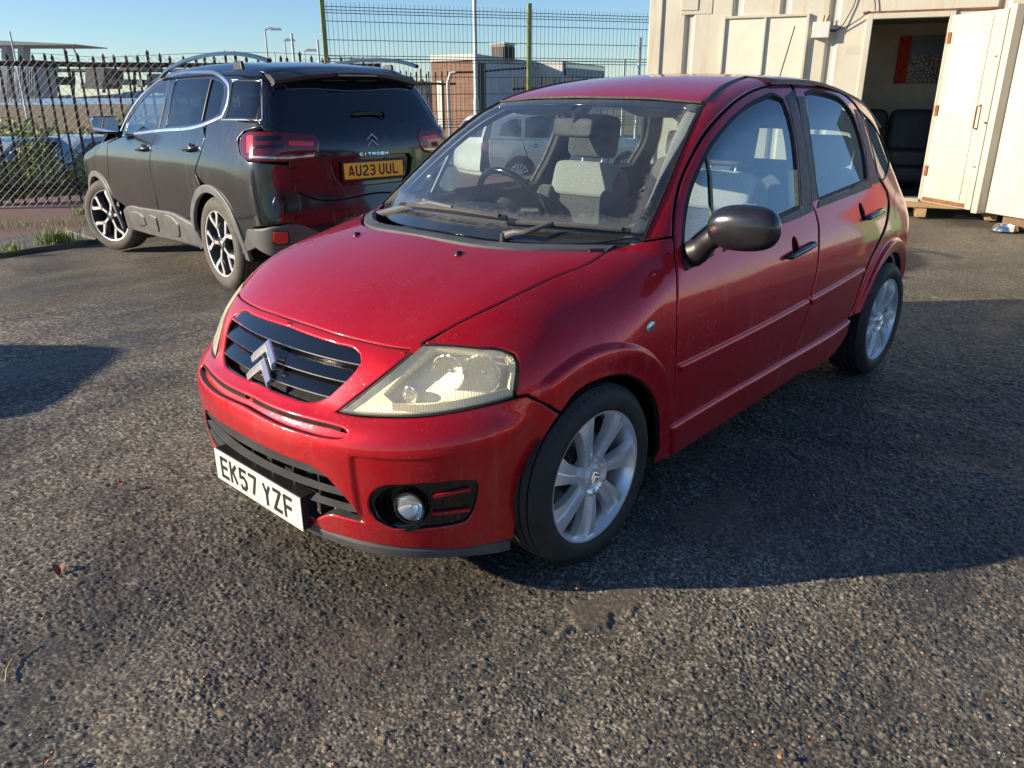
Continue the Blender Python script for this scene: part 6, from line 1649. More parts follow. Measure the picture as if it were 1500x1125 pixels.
# plate high on the left, junction box, cables
mb = CB(); mb.blk(-3.12, -2.72, 2.37, 2.62, .0, .008); mb.build('patch_plate', CREAM2, cab, bevel=.002)
mb = CB(); mb.blk(-3.12, -2.90, 2.42, 2.75, .008, .02); mb.build('patch_plate', CREAM2, cab, bevel=.002)
mb = CB(); mb.blk(-1.47, -1.27, 2.045, 2.225, .005, .105); jb = mb.build('junction_box', simple('grey-white plastic', (.60, .60, .56), .5), cab, bevel=.008)
mb = CB(); mb.tube(cab_local([cp(-1.27, 2.13, .05), cp(-1.21, 2.12, .05), cp(-1.19, 2.13, .05)]), .014, 8); mb.build('cable_gland', BP, jb, smooth=60)
for k_ in (0, .035): 
    mb = CB(); mb.tube(cab_local([cp(-1.36+k_, 2.22, .05), cp(-1.35+k_*1.5, 2.30, .045)]), .008, 6); mb.build('bracket_tail', RUST, jb, smooth=60)
for L in ([(-1.19, 2.13, .05), (-1.12, 2.20, .03), (-1.04, 2.38, .02), (-.99, 2.60, .02), (-.95, 2.84, .02)], [(-1.19, 2.13, .05), (-1.05, 2.18, .03), (-.93, 2.26, .035), (-.86, 2.33, .035)], [(-.90, 2.80, .03), (-.84, 2.55, .03), (-.80, 2.40, .03), (-.79, 2.33, .03)]):
    mb = CB(); mb.tube(cab_local([cp(*q) for q in L]), .006, 6); mb.build('cable', BP, cab, smooth=60)
mb = CB(); mb.blk(-1.05, -.87, 1.86, 1.95, -.001, .003); mb.build('stuck_label', CREAM2, cab)
# swung-out door leaf
LD = Vector((.55, .80, 0)).normalized(); LN = Vector((LD.y, -LD.x, 0)); LH = cp(DR+.02, 0, .02)
def lp(a, z, o): return LH+LD*a+LN*o+Vector((0, 0, z))
def lblk(nm, a0, a1, z0, z1, o0, o1, m, bev=.004, par=None):
    mb = MB(); P = [lp(a0, z0, o0), lp(a1, z0, o0), lp(a1, z0, o1), lp(a0, z0, o1), lp(a0, z1, o0), lp(a1, z1, o0), lp(a1, z1, o1), lp(a0, z1, o1)]
    mb.add(cab_local(P), [(0, 3, 2, 1), (4, 5, 6, 7), (0, 1, 5, 4), (1, 2, 6, 5), (2, 3, 7, 6), (3, 0, 4, 7)]); return mb.build(nm, m, par or cab, bevel=bev)
leaf = lblk('door_leaf', 0, .74, .14, 2.25, -.045, .0, CREAM2)
lblk('leaf_panel', .12, .58, 1.18, 2.02, 0, .003, simple('faded poster mark', (.66, .60, .47), .55, var=.05), .001, leaf)
lblk('leaf_seal', .741, .757, .15, 2.24, -.045, -.012, MAT['rubber'], 0, leaf); lblk('leaf_stile', .758, .845, .14, 2.25, -.045, .014, CREAM2, .006, leaf); lblk('leaf_recess', .846, .900, .15, 2.24, -.075, -.035, CREAM2, 0, leaf)
lblk('leaf_stile', .901, .99, .12, 2.28, -.080, .050, CREAM2, .006, leaf); lblk('leaf_foot_rail', .03, .735, .15, .20, 0, .006, RUST, .002, leaf); lblk('leaf_channel', .62, .645, .22, 2.2, 0, .010, CREAM2, .003, leaf)
for z in (.45, 1.15, 1.95): lblk('hinge', -.03, .05, z, z+.12, -.01, .016, RUST, .003, leaf)
for a, z in ((.80, 1.78), (.80, .62)):
    mb = MB(); q = lp(a, z, .012); mb.lathe([(0, .02), (.012, .018), (.018, .002)], Vector(q)-cabI, M=LN.to_track_quat('Z', 'X').to_matrix(), n=12); mb.build('leaf_bolt', MAT['satin'], leaf, smooth=50)
mb = MB(); mb.tube(cab_local([lp(.70, 1.02, .002), lp(.70, 1.04, .05), lp(.70, 1.26, .05), lp(.70, 1.28, .002)]), .010, 8); mb.build('pull_handle', RUST, leaf, smooth=50)
mb = MB(); mb.tube(cab_local([lp(.80, 1.10, .01), lp(.84, 1.10, .04)]), .012, 8); mb.build('bolt_knob', MAT['satin'], leaf, smooth=50)
# step of pallet wood under the door
WOOD = simple('weathered pallet wood', (.36, .24, .12), .85, 0, 0, .3, 5, .4, 60)
pal = thing('pallet_step', 'weathered timber pallet used as a step under the cabin door', 'pallet', tuple(cp(.1, 0, .25)))
pI = Vector(pal.location)
for a0, a1, z0, z1, o0, o1 in ((-.75, .85, .115, .135, .03, .14), (-.75, .85, .115, .135, .20, .31), (-.75, .85, .115, .135, .37, .48)):
    mb = MB(); P = [cp(a, z, o)-pI for a in (a0, a1) for z in (z0, z1) for o in (o0, o1)]
    mb.add(P, [(0, 1, 3, 2), (4, 6, 7, 5), (0, 4, 5, 1), (2, 3, 7, 6), (0, 2, 6, 4), (1, 5, 7, 3)]); mb.build('board', WOOD, pal, bevel=.003)
for a in (-.75, -.02, .73):
    mb = MB(); P = [cp(a_, z, o)-pI for a_ in (a, a+.12) for z in (.0, .114) for o in (.05, .46)]
    mb.add(P, [(0, 1, 3, 2), (4, 6, 7, 5), (0, 4, 5, 1), (2, 3, 7, 6), (0, 2, 6, 4), (1, 5, 7, 3)]); mb.build('bearer', WOOD, pal, bevel=.003)
# things inside: sofa and a poster
sf = thing('sofa', 'dark grey padded sofa against the back wall inside the cabin', 'sofa', tuple(cp(-.1, ZB, -1.75)), FACE+R(90))
LEA = simple('dark grey sofa leather', (.065, .066, .072), .45, 0, 0, .25, 5, .3, 60)
for x in (-.62, 0, .62):
    pad('back_cushion', LEA, sf, (x, .30, .72), (.60, .28, .62), (R(-10), 0, 0)); pad('seat_cushion', LEA, sf, (x, -.10, .40), (.60, .66, .24))
for x in (-1.05, 1.05): pad('armrest', LEA, sf, (x, 0, .40), (.26, .85, .62))
pad('base', LEA, sf, (0, 0, .18), (1.95, .82, .26), sub=1)
# check orientation: backs stand towards the rear wall
t = NT('cabin poster'); c_ = t.coord('Generated'); sp = t.new('ShaderNodeSeparateXYZ'); t.l.new(c_, sp.inputs[0])
n = t.noise(c_, 7, 5, .7); w = t.noise(t.mapping(c_, (2, 14, 9), rot=(0, .5, .3)), 3, 3, .6)
img = t.mix(t.ramp(sp.outputs[2], [(.55, 0.0), (.65, 1.0)]), t.mix(t.ramp(w, [(.50, 0.0), (.56, 1.0)]), (.07, .06, .065), (.60, .54, .46)), t.mix(n, (.24, .28, .36), (.10, .13, .20)))
POST = t.P(color=img, rough=.35)
REDP = simple('red patterned cloth', (.62, .06, .05), .8, 0, 0, .45, 26)
poster = thing('wall_poster', 'dark pictorial poster with a red hanging beside it on the cabin back wall', 'poster', tuple(cp(-.05, 1.70, -2.33)))
wI = Vector(poster.location)
def wq(nm, a0, a1, z0, z1, o, m):
    mb = MB(); P = [cp(a, z, oo)-wI for a in (a0, a1) for z in (z0, z1) for oo in (o, o+.006)]
    mb.add(P, [(0, 1, 3, 2), (4, 6, 7, 5), (0, 4, 5, 1), (2, 3, 7, 6), (0, 2, 6, 4), (1, 5, 7, 3)]); mb.build(nm, m, poster)
def on_face(px, o):           # point of the parallel plane o behind the front wall
    C, d = pray([float(px[0]), float(px[1])]); b = cp(0, 0, o); tt = ((b.x-C[0])*FN.x+(b.y-C[1])*FN.y)/(d[0]*FN.x+d[1]*FN.y); P = C+d*tt
    return (Vector(P)-HB).dot(FD), P[2]
a0, z1_ = on_face((1338, 53), -2.33); a1, z0_ = on_face((1420, 122), -2.33); am, _ = on_face((1318, 60), -2.33)
wq('poster_sheet', a0, a1, z0_, z1_, -2.33, POST); wq('red_hanging', am, a0-.01, z0_, z1_, -2.325, REDP)
# second cabin at the right, angled behind the open door, and what stands beside it (seen in the red car's side)
K0 = Vector((-8.52, -.18, 0)); KD = Vector((.53, .85, 0)).normalized(); KN = Vector((KD.y, -KD.x, 0))
cb2 = thing('site_cabin', 'off-white cabin whose corner shows behind the open door at the right edge', 'cabin', tuple(K0+KD*2.5))
def kblk(nm, a0, a1, z0, z1, o0, o1, m, par=cb2, bev=0):
    I = Vector(par.location); mb = MB(); P = [K0+KD*a+KN*o+Vector((0, 0, z))-I for a, o in ((a0, o0), (a1, o0), (a1, o1), (a0, o1)) for z in (z0, z1)]
    mb.add(P, [(0, 2, 4, 6), (1, 7, 5, 3), (0, 1, 3, 2), (2, 3, 5, 4), (4, 5, 7, 6), (6, 7, 1, 0)]); return mb.build(nm, m, par, bevel=bev)
kblk('wall', 0, 1.7, .13, 2.75, -2.4, 0, CREAM, bev=.01)
kblk('window_frame', .80, 1.55, 1.20, 2.12, -.02, .03, CREAM2, bev=.005); kblk('window_pane', .86, 1.49, 1.26, 2.06, .0, .034, MAT['priv'])
kblk('window_sill', .76, 1.60, 1.15, 1.20, 0, .08, CREAM2, bev=.004)
for a in (.25, 1.25): kblk('foot', a, a+.35, 0, .128, -.6, -.06, simple('stained timber', (.16, .10, .06), .9))
MAT['banner_green'] = simple('green banner', (.02, .30, .09), .6, var=.1); MAT['banner_red'] = simple('red banner', (.45, .04, .03), .6)
sg_ = thing('banner_board', 'green and red banner board standing right of the cabins, outside the frame', 'banner', (-7.25, 2.0, 0))
for nm, a0, a1, z0, z1, m in (('board', -1.0, 1.0, .5, 1.7, 'banner_green'), ('board_top', -1.0, 1.0, 1.705, 2.1, 'banner_red'), ('white_panel', -.3, .35, .7, 1.45, 'white')):
    if m == 'white': m = simple('white vinyl', (.75, .75, .72), .5)
    else: m = MAT[m]
    mb = MB(); y_ = .02 if nm != 'white_panel' else .010; mb.bbox((a0, -y_-.02 if nm == 'white_panel' else -.02, z0), (a1, .02, z1)); mb.build(nm, m, sg_)
for a in (-.95, .95): mb = MB(); mb.bbox((a-.04, .022, 0), (a+.04, .08, 2.1)); mb.build('post', WOOD, sg_)
sg_.rotation_euler = (0, 0, R(58)); sg_.scale = (.62, 1, .80)
rc = thing('pale_building', 'low pale rendered building far off at the right of the yard, outside the frame', 'building', (3.0, 24.0, 0), R(8))
mb = MB(); mb.bbox((-9, 0, 0), (9, 6, 3.1)); mb.build('wall', CREAM, rc, bevel=.02)
mb = MB(); mb.prism([(-9.3, 3.1), (9.3, 3.1), (7.5, 5.0), (-7.5, 5.0)], -.3, 6.3, 'xz'); mb.build('roof', simple('roof tiles', (.13, .06, .045), .8), rc)
for x in (-7, -3.6, 1.0, 5.2): mb = MB(); mb.bbox((x, -.04, 1.0), (x+1.5, -.005, 2.1)); mb.build('window', MAT['priv'], rc)
# steel dog bowl
bw = on_plane((1472, 337), 2, 0.0); mb = MB(); mb.lathe([(0, .012), (.085, .012), (.098, .052), (.104, .055), (.110, .052), (.135, .0), (.128, 0), (.10, .004), (0, .004)], bw, n=36)
tag(mb.build('metal_bowl', MAT['satin'], smooth=40), 'shiny steel pet bowl on the ground by the cabins', 'bowl')
# ================================================================ the white car parked beside the container, and a like one outside the frame
_wp = on_plane((694, 259), 2, -.33)
C_, D_ = pray([694.0, 259.0]); _k = 16.0/(D_[0]*math.cos(CAMP[3])+D_[1]*math.sin(CAMP[3])); _wp = np.array(C_)+D_*_k
_wd = np.array([-.94, .34])/math.hypot(.94, .34)
WPo = Pose(_wp[0]-_wd[1]*.80+_wd[0]*1.0, _wp[1]+_wd[0]*.80+_wd[1]*1.0, _wp[2]-.31, math.atan2(.34, -.94))
KX, KY, KZ = 1.045, 1.04, 1.12
def wf(P): return sv_f(np.asarray(P)*np.array([KX, KY, KZ]))*.96
WHT = paint('white car paint', (.62, .63, .60), 0.0, .3, drops=0, dirt=.2)
def white_car(label, pose, name='white_car'):
    c = thing(name, label, 'car'); c.location = pose.M.to_translation(); c.rotation_euler = pose.M.to_euler()
    def W(L): return march(wf, np.array([(x, 1.5, z) for x, z in L]), np.tile([0, -1., 0], (len(L), 1)), 0, 1.4, .02)[0]
    r = .335
    aR = [(r*1.12*math.cos(t), .31+r*1.12*math.sin(t)) for t in np.linspace(R(60), R(-8), 7)]
    aF = [(2.61+r*1.12*math.cos(t), .31+r*1.12*math.sin(t)) for t in np.linspace(R(186), R(-6), 14)]
    fd = [(2.10, .98), (2.12, .6), (2.08, .30), (1.02, .28), (.97, .6), (.98, .98)]
    rd = [(.97, .98), (.965, .6), (1.01, .28), (.42, .27)]+aR[::-1][1:]+[(.12, .80), (.05, .99)]
    fr = [(2.32, .985), (1.75, 1.36), (1.40, 1.455), (.6, 1.49), (-.1, 1.46), (-.48, 1.36), (-.62, 1.02), (.05, .995), (.97, .985)]
    g1 = [(2.12, 1.0), (1.68, 1.30), (1.38, 1.405), (1.06, 1.43), (1.03, 1.0)]; g2 = [(.94, 1.0), (.95, 1.435), (.5, 1.43), (.22, 1.39), (.12, 1.02)]; g3 = [(.05, 1.04), (.13, 1.38), (-.1, 1.37), (-.33, 1.28), (-.42, 1.08)]
    q = [(.045, .985), (.10, .80)]+[(r*1.13*math.cos(t), .31+r*1.13*math.sin(t)) for t in np.linspace(R(66), R(186), 10)]+[(-.62, .32), (-.68, .7), (-.66, 1.01)]
    w_ = [(2.12, .98), (2.14, .6), (2.10, .30)]+aF[1:]+[(3.2, .35), (3.25, .6), (3.15, .82), (2.7, .95)]
    sl = [(2.08, .29), (2.10, .20), (.45, .19), (.42, .265), (1.02, .275)]
    P3 = Proj((0, 1, .15))
    for nm, L, hs in (('front_door', fd, []), ('rear_door', rd, []), ('pillar_frame', fr, [g1, g2, g3]), ('rear_quarter', q, []), ('front_wing', w_, []), ('sill', sl, [])):
        panel(nm, wf, W(L), P3, WHT, c, holes=[W(h) for h in hs], step=.05, hole_depth=.01, mirror=True, gap=.003)
    for g in (g1, g2, g3): panel('side_window', wf, W(g), P3, MAT['dark_glass'], c, off=.006, gap=-.003, step=.1, depth=.003, flange=0, rnd=.001, mirror=True)
    dn = lambda L: march(wf, np.array([(x, y, 2.5) for x, y in L]), np.tile([0, 0, -1.], (len(L), 1)), 0, 2.3, .02)[0]
    panel('roof', wf, sym(dn([(1.9, 0), (1.85, .45), (1.72, .60), (.5, .63), (-.3, .60), (-.55, .50), (-.6, 0)])), Proj((0, 0, 1)), WHT, c, step=.1)
    panel('windscreen', wf, sym(dn([(1.92, 0), (1.87, .45), (1.78, .60), (2.3, .74), (2.48, .4), (2.5, 0)])), Proj((.5, 0, 1)), MAT['dark_glass'], c, step=.1, flange=0)
    panel('bonnet', wf, sym(dn([(2.52, 0), (2.5, .4), (2.33, .76), (3.0, .68), (3.28, .35), (3.32, 0)])), Proj((.2, 0, 1)), WHT, c, step=.1)
    bk = lambda L: march(wf, np.array([(-2.2, y, z) for y, z in L]), np.tile([1., 0, 0], (len(L), 1)), 0, 2.2, .02)[0]
    rw = bk([(0, 1.36), (.55, 1.32), (.64, 1.05), (0, 1.03)])
    panel('tailgate', wf, sym(bk([(0, 1.44), (.56, 1.40), (.70, 1.03), (.66, .40), (0, .38)])), Proj((-1, 0, .1), center=(.5, 0, .8)), WHT, c, holes=[sym(rw)], step=.08)
    panel('rear_window', wf, sym(rw), Proj((-1, 0, .1), center=(.5, 0, .8)), MAT['dark_glass'], c, off=.004, step=.1, flange=0)
    panel('rear_bumper', wf, sym(bk([(0, .37), (.67, .39), (.72, .25), (0, .22)])), Proj((-1, 0, .1), center=(.5, 0, .8)), WHT, c, step=.08)
    panel('tail_lamp', wf, bk([(.70, .98), (.80, .96), (.80, .78), (.68, .78)]), Proj((-1, .7, 0)), MAT['tail_red'], c, off=-.005, step=.05, mirror=True)
    fr_ = march(wf, np.array([(4.2, y, z) for y, z in ((0, .80), (.5, .78), (.72, .6), (.70, .25), (0, .22))]), np.tile([-1., 0, 0], (5, 1)), 0, 2.5, .02)[0]
    panel('front_bumper', wf, sym(fr_), Proj((1, 0, .1), center=(2, 0, .6)), WHT, c, step=.1)
    for x in (.35, 1.22):
        for sg in (1, -1):
            p = W([(x, .86)])[0]*np.array([1, sg, 1]); mb = MB(); mb.tube([p+np.array([-.11, -.01*sg, 0]), p+np.array([-.08, .028*sg, 0]), p+np.array([.08, .028*sg, 0]), p+np.array([.11, -.01*sg, 0])], .014, 8); mb.build('door_handle', WHT, c, smooth=70)
            mb = MB(); mb.lathe([(.05, .0015), (.042, -.001), (0, -.012)], p+np.array([0, .003*sg, 0]), axis='y', n=20); mb.build('handle_cup', MAT['grey_plastic'], c, smooth=60)
    mb = MB(); mb.lathe([(.215, .085), (.205, .088), (.20, .06), (.19, .0), (.20, -.08), (.22, -.085)], axis='y', n=40); w = mb.build('wheel', MAT['alloy'], c, smooth=45)
    mb = MB(); mb.lathe(tyre_profile(.31, .215, .19), axis='y', n=48); mb.build('tyre', MAT['tyre'], w, smooth=40)
    mb = MB(); mb.lathe([(.20, .02), (0, .0)], axis='y', n=24); mb.build('wheel_back', MAT['inner'], w)
    mb = MB(); mb.lathe([(0, .08), (.045, .078), (.05, .05)], axis='y', n=24); mb.build('hub_cap', MAT['alloy'], w, smooth=40)
    f0 = None
    for k in range(14):
        if f0 is None: mb = MB(); mb.prism([(.04, -.010), (.205, -.018), (.205, .018), (.04, .010)], .05, .078, 'xz'); f0 = o = mb.build('spoke', MAT['alloy'], w, bevel=.003)
        else: o = f0.copy(); link(o, w)
        o.rotation_euler = (0, 2*math.pi*k/14, 0)
    for k, (x, y, rz) in enumerate(((0, .745, 0), (2.61, .745, 0), (0, -.745, math.pi), (2.61, -.745, math.pi))):
        o = w if k == 0 else copy_tree(w, c); o.location = (x, y, .308); o.rotation_euler = (0, k*.4, rz)
    for ax in (0, 2.61):
        for sg in (1, -1):
            mb = MB(); mb.lathe([(.37, .80*sg), (.38, .76*sg), (.39, .5*sg), (0, .46*sg)], (ax, 0, .31), axis='y', n=20, a0=-.25, a1=math.pi+.25); mb.build('arch_liner', MAT['inner'], c, smooth=50)
    mb = MB(); mb.bbox((3.1, -.45, .22), (-.6, .45, .55)); mb.bbox((2.2, -.78, .2), (.42, .78, .45)); mb.bbox((2.0, -.74, .45), (-.3, .74, .92)); mb.build('floor_pan', MAT['inner'], c)
    for y in (.36, -.36):
        s_ = pad('front_seat', MAT['fabric'], c, (1.0, y, 1.0), (.16, .46, .6), (0, R(-14), 0)); pad('headrest', MAT['fabric'], s_, (.92, y, 1.30), (.1, .25, .17))
    return c
wc = white_car('white hatchback seen through the windscreen of the red car, parked by the container', WPo)
wc2 = copy_tree(wc); wc2['label'] = 'white hatchback parked outside the frame on the left, only its shadow shows'
wc2.location = (4.02, -5.29, -.04); wc2.rotation_euler = (0, 0, R(-40))
# ================================================================ fences
IRON = simple('rusty black iron', (.075, .036, .025), .75, .3, 0, .5, 9, .4, 80)
IRONR = simple('rust-eaten iron', (.12, .045, .022), .85, .2, 0, .5, 12, .5, 90)
WIRE = simple('galvanised wire', (.30, .31, .30), .5, .15, 0, .2, 5)
def spear(mb, h, w=.011):
    mb.box((0, 0, h*.5-.06), (w*2, w*2, h-.12)); mb.tube([(0, 0, h-.13), (0, 0, h-.115), (0, 0, h-.09), (0, 0, h-.05), (0, 0, h)], .02, 6, rs=[.013, .022, .020, .024, .001])
    return mb
def railing(nm, label, pa, pb, spacing, h, zg, lean=0, rail=(.16, 1.55), posts=7, thick=.011, mat=IRON, group=None, rail_r=.014):
    a, b = Vector(pa), Vector(pb); L = (b-a).length; u = (b-a).normalized(); ang = math.atan2(u.y, u.x)
    r = thing(nm, label, 'railing', (a.x, a.y, zg), ang, group)
    n = int(L/spacing); first = None
    for i in range(n):
        if i % posts == posts-1: continue
        if first is None: o = first = spear(MB(), h, thick).build('picket', mat, r, smooth=30)
        else: o = first.copy(); link(o, r)
        o.location = (i*spacing, 0, 0); o.rotation_euler = (random.gauss(0, .012), lean*.5+random.gauss(0, .012), 0); o.scale = (1, 1, 1+random.gauss(0, .006))
    fp = None
    for i in range(posts-1, n, posts):
        if fp is None: mb = MB(); mb.box((0, 0, h*.5), (.035, .035, h+.02)); mb.tube([(0, 0, h), (0, 0, h+.02), (0, 0, h+.07)], .02, 6, rs=[.02, .028, .001]); o = fp = mb.build('stanchion', mat, r, smooth=30)
        else: o = fp.copy(); link(o, r)
        o.location = (i*spacing, 0, 0); o.rotation_euler = (0, lean*.5, 0)
    for z in rail:
        mb = MB(); mb.tube([(x_, .0, z+random.gauss(0, .006)) for x_ in np.linspace(-.05, L, 12)], rail_r, 6, flat=1.6); mb.build('rail', mat, r, smooth=50)
    return r
# left: leaning iron railing with chain-link in front of it
FA = atz(-260, 11.6, -.15); FB = atz(560, 13.6, -.15)
zt1 = at(110, 77, 12.1).z; zr1 = at(110, 93, 12.1).z
railing('iron_railing', 'rusty spear-topped iron railing behind the chain-link at the left', FA, FB, .158, zt1+.15, -.15, lean=-.0, rail=(.25, zr1+.15), thick=.013, rail_r=.022)
# chain-link: posts, woven wire, sagging top wire
GA = atz(-260, 11.2, -.13); GB_ = atz(560, 13.1, -.13); Lc = (GB_-GA).length; uc = (GB_-GA).normalized()
cl = thing('chain_link_fence', 'loose galvanised chain-link fence in front of the iron railing at the left', 'fence', tuple(GA), math.atan2(uc.y, uc.x))
hc = at(110, 80, 11.7).z+.13
def wirestrip(pts, r=.0022):
    return pts
V = []; F = []
def wire(mb, P, r):
    mb.tube(P, r, 4, cap=False)
mb = MB(); step = .105
for i in range(int((Lc+hc)/step)):
    for sgn in (1, -1):
        x0 = i*step-(hc if sgn > 0 else 0); P = []
        for k in range(13):
            z = hc*k/12; x = x0+z if sgn > 0 else x0+hc-z-0
            if 0 <= x <= Lc:
                sag = .03*math.sin(x*1.9)+.02*math.sin(x*5.1); P.append((x, .0+.03*math.sin(x*2.3+z*2)+.004*sgn, z+sag*z/hc-.02))
        if len(P) > 1: wire(mb, P, .0027)
o = mb.build('woven_wire', WIRE, cl, smooth=60); kind(o, 'stuff')
mb = MB(); mb.tube([(x, 0, hc+.02*math.sin(x*1.3)+.05*abs(math.sin(x*.9))) for x in np.linspace(0, Lc, 60)], .0035, 4); mb.build('strand', WIRE, cl, smooth=60)
# green weld-mesh fence behind the cars
GREEN = simple('faded green post', (.20, .23, .075), .6, 0, 0, .2, 4); GREENW = simple('dark green wire', (.075, .105, .065), .5, .2)
pA = at(479, 100, 17.9); pB = at(775, 100, 19.5); uf = Vector((pB.x-pA.x, pB.y-pA.y, 0)); Lp = uf.length; uf.normalize(); zt2 = at(776, 6, 19.5).z
mf = thing('mesh_fence', 'tall green weld-mesh fence with cranked top behind the black car', 'fence', (pA.x, pA.y, -.9), math.atan2(uf.y, uf.x))
Hf = zt2+.9
first = None
for i in range(0, 3):
    if first is None: mb = MB(); mb.bbox((-.046, -.046, 0), (.046, .046, Hf)); mb.box((0, 0, Hf+.006), (.10, .10, .012)); o = first = mb.build('post', GREEN, mf, bevel=.004)
    else: o = first.copy(); link(o, mf)
    o.location = (i*Lp, 0, 0)
for i in range(0, 2):
    mb = MB(); nv = int(Lp/.098); hp = Hf-.12
    def fold(z):      # pressed V folds stiffen the panel; the head leans back
        y = 0
        for zc in (.35, hp*.42, hp*.74, hp-.12):
            d = abs(z-zc)
            if d < .06: y += (.06-d)*.6
        return y
    zs_ = sorted(set(list(np.linspace(.05, hp, 6))+[q for zc in (hp*.42, hp*.74, hp-.12) for q in (zc-.06, zc, zc+.06)]))
    for k in range(1, nv):
        x = i*Lp+Lp*k/nv; mb.tube([(x, .03+fold(z), z) for z in zs_]+[(x, .03, hp+.03)], .0055, 3, cap=False)
    for z in list(np.arange(.15, hp, .36))+[q for zc in (hp*.42, hp*.74, hp-.12) for q in (zc-.06, zc, zc+.06)]:
        mb.tube([(i*Lp+.04, .025+fold(z), z), ((i+1)*Lp-.04, .025+fold(z), z)], .0072, 4)
    o = mb.build('mesh_panel', GREENW, mf, smooth=60); kind(o, 'stuff')
# spear railing behind the mesh fence, with a broken end and a curved pipe
RA = atz(572, 20.8, -.9); RB = atz(668, 21.5, -.9); zt3 = at(620, 104, 21.1).z
railing('iron_railing', 'black spear-topped railing beyond the mesh fence in front of the brick building', RA, RB, .135, zt3+.9, -.9, rail=(.7, zt3+.9-.30), thick=.012, rail_r=.018)
RC = atz(752, 21.2, -.9); RD = atz(925, 23.0, -.9); zt4 = at(800, 112, 21.7).z
railing('iron_railing', 'black spear-topped railing beyond the mesh fence near the white building wall', RC, RD, .135, zt4+.9, -.9, rail=(.7, zt4+.9-.30), thick=.012, rail_r=.018)
mb = MB(); b_ = atz(659, 20.6, -.9); c_ = at(656, 115, 20.6); mb.tube([b_, Vector((c_.x, c_.y, c_.z-.25)), Vector((c_.x, c_.y, c_.z-.10)), Vector(at(660, 107.5, 20.6)), Vector(at(668, 106, 20.6))], .045, 8)
tag(mb.build('bent_pipe', simple('grey pipe', (.42, .42, .40), .5, .3), smooth=60), 'pale grey pipe bent over at the top beside the far railing', 'pipe')
mb = MB(); mb.tube([Vector(at(668, 106, 20.7)), Vector(at(700, 105.5, 20.7)), Vector(at(740, 101.5, 20.7)), Vector(at(772, 100, 20.7))], .025, 8); tag(mb.build('sagging_cable', BP, smooth=60), 'black cable hung between the bent pipe and the pole frame', 'cable')
# lamp posts and poles
LPM = simple('galvanised pole', (.36, .38, .40), .5, .4, 0, .1, 3)
def pole(px, py0, D, r0_, label, z0=-.4, r1_=None, cat='pole', name='street_pole', pyb=None):
    t_ = at(px, py0, D); mb = MB(); n_ = 12; mb.tube([(t_.x, t_.y, z0), (t_.x, t_.y, z0+(t_.z-z0)*.35), (t_.x, t_.y, z0+(t_.z-z0)*.36), (t_.x, t_.y, t_.z)], r0_, n_, rs=[r0_*1.25, r0_*1.2, r0_*.9, (r1_ or r0_)*.85]); return tag(mb.build(name, LPM, smooth=40), label, cat), t_
pole(694, -60, 20.5, .058, 'tall galvanised pole standing in front of the building behind the fence')
def lamp(px, py, D, arm_px, label, r=.07):
    t_ = at(px, py, D); e = at(arm_px, py-1.5, D)
    l = thing('street_lamp', label, 'street lamp', (t_.x, t_.y, -1.0)); I = Vector(l.location)
    mb = MB(); mb.tube([Vector((t_.x, t_.y, -1.0))-I, Vector(t_)-I], r, 8, rs=[r*1.3, r*.7]); mb.build('column', LPM, l, smooth=50)
    mb = MB(); mb.tube([Vector(t_)-I, Vector(t_).lerp(Vector(e), .6)-I+Vector((0, 0, .02*D/10)), Vector(e)-I], r*.6, 6); mb.build('arm', LPM, l, smooth=50)
    d_ = (Vector(e)-Vector(t_)).normalized(); mb = MB(); Mx = Matrix.Rotation(math.atan2(d_.y, d_.x), 3, 'Z'); mb.box(Vector(e)-I, (.75*D/55, .28*D/55, .14*D/55), M=Mx, taper=.7); mb.build('lamp_head', LPM, l, bevel=.02)
lamp(388, 44, 55, 404, 'street lamp with the highest arm left of the green fence post')
lamp(417, 60, 75, 424, 'smaller street lamp with a short arm between two poles', .08)
lamp(446, 75, 95, 456, 'lowest and farthest street lamp left of the green fence post', .09)
pole(427, 49, 60, .10, 'dark wooden pole between the street lamps', z0=-1.0); pole(465, 58, 60, .09, 'dark pole close to the green fence post', z0=-1.0)
pole(402, 76, 70, .06, 'short thin pole beside the highest street lamp', z0=-1.0); pole(342, 74, 50, .05, 'thin pole just over the roof of the black car', z0=-1.0)
pole(938, 55, 20.5, .045, 'grey post next to the container edge', z0=-.4); pole(915, 86, 20.5, .035, 'short green post left of the container edge', z0=-.4)
pole(14, 46, 45, .05, 'slanting thin mast by the white gantry', z0=-1.0)
# ================================================================ far buildings and the pier
BRICK = NT('brown brick'); t = BRICK; c_ = t.coord('Object'); b = t.new('ShaderNodeTexBrick'); t.l.new(t.mapping(c_, rot=(R(90), 0, 0)), b.inputs[0]); b.inputs['Scale'].default_value = 4.4; b.inputs['Mortar Size'].default_value = .018
b.inputs['Color1'].default_value = (.24, .11, .065, 1); b.inputs['Color2'].default_value = (.17, .075, .045, 1); b.inputs['Mortar'].default_value = (.30, .27, .22, 1)
BRICK = t.P(color=b.outputs[0], rough=.9)
WHW = simple('white cladding', (.60, .58, .52), .7, 0, 0, .08, .6); GRW = simple('blue-grey cladding', (.30, .33, .38), .6, 0, 0, .06, .8)
D0 = 36.0
bl = thing('flat_roofed_building', 'low flat-roofed building with a brick end wall and pale cladding behind the fences', 'building', tuple(atz(700, D0, -.8)))
bI = Vector(bl.location)
def G(px, D): p = atz(px, D, 0); return Vector((p.x, p.y, 0))
zb = -1.0; zr = at(700, 85, D0).z; zw = at(700, 88.5, D0).z
A = G(633, D0+1.2); Bc = G(700, D0); Cc = G(786, D0+8.5); Dd = G(823, D0+8.0); Ee = G(885, D0+16)
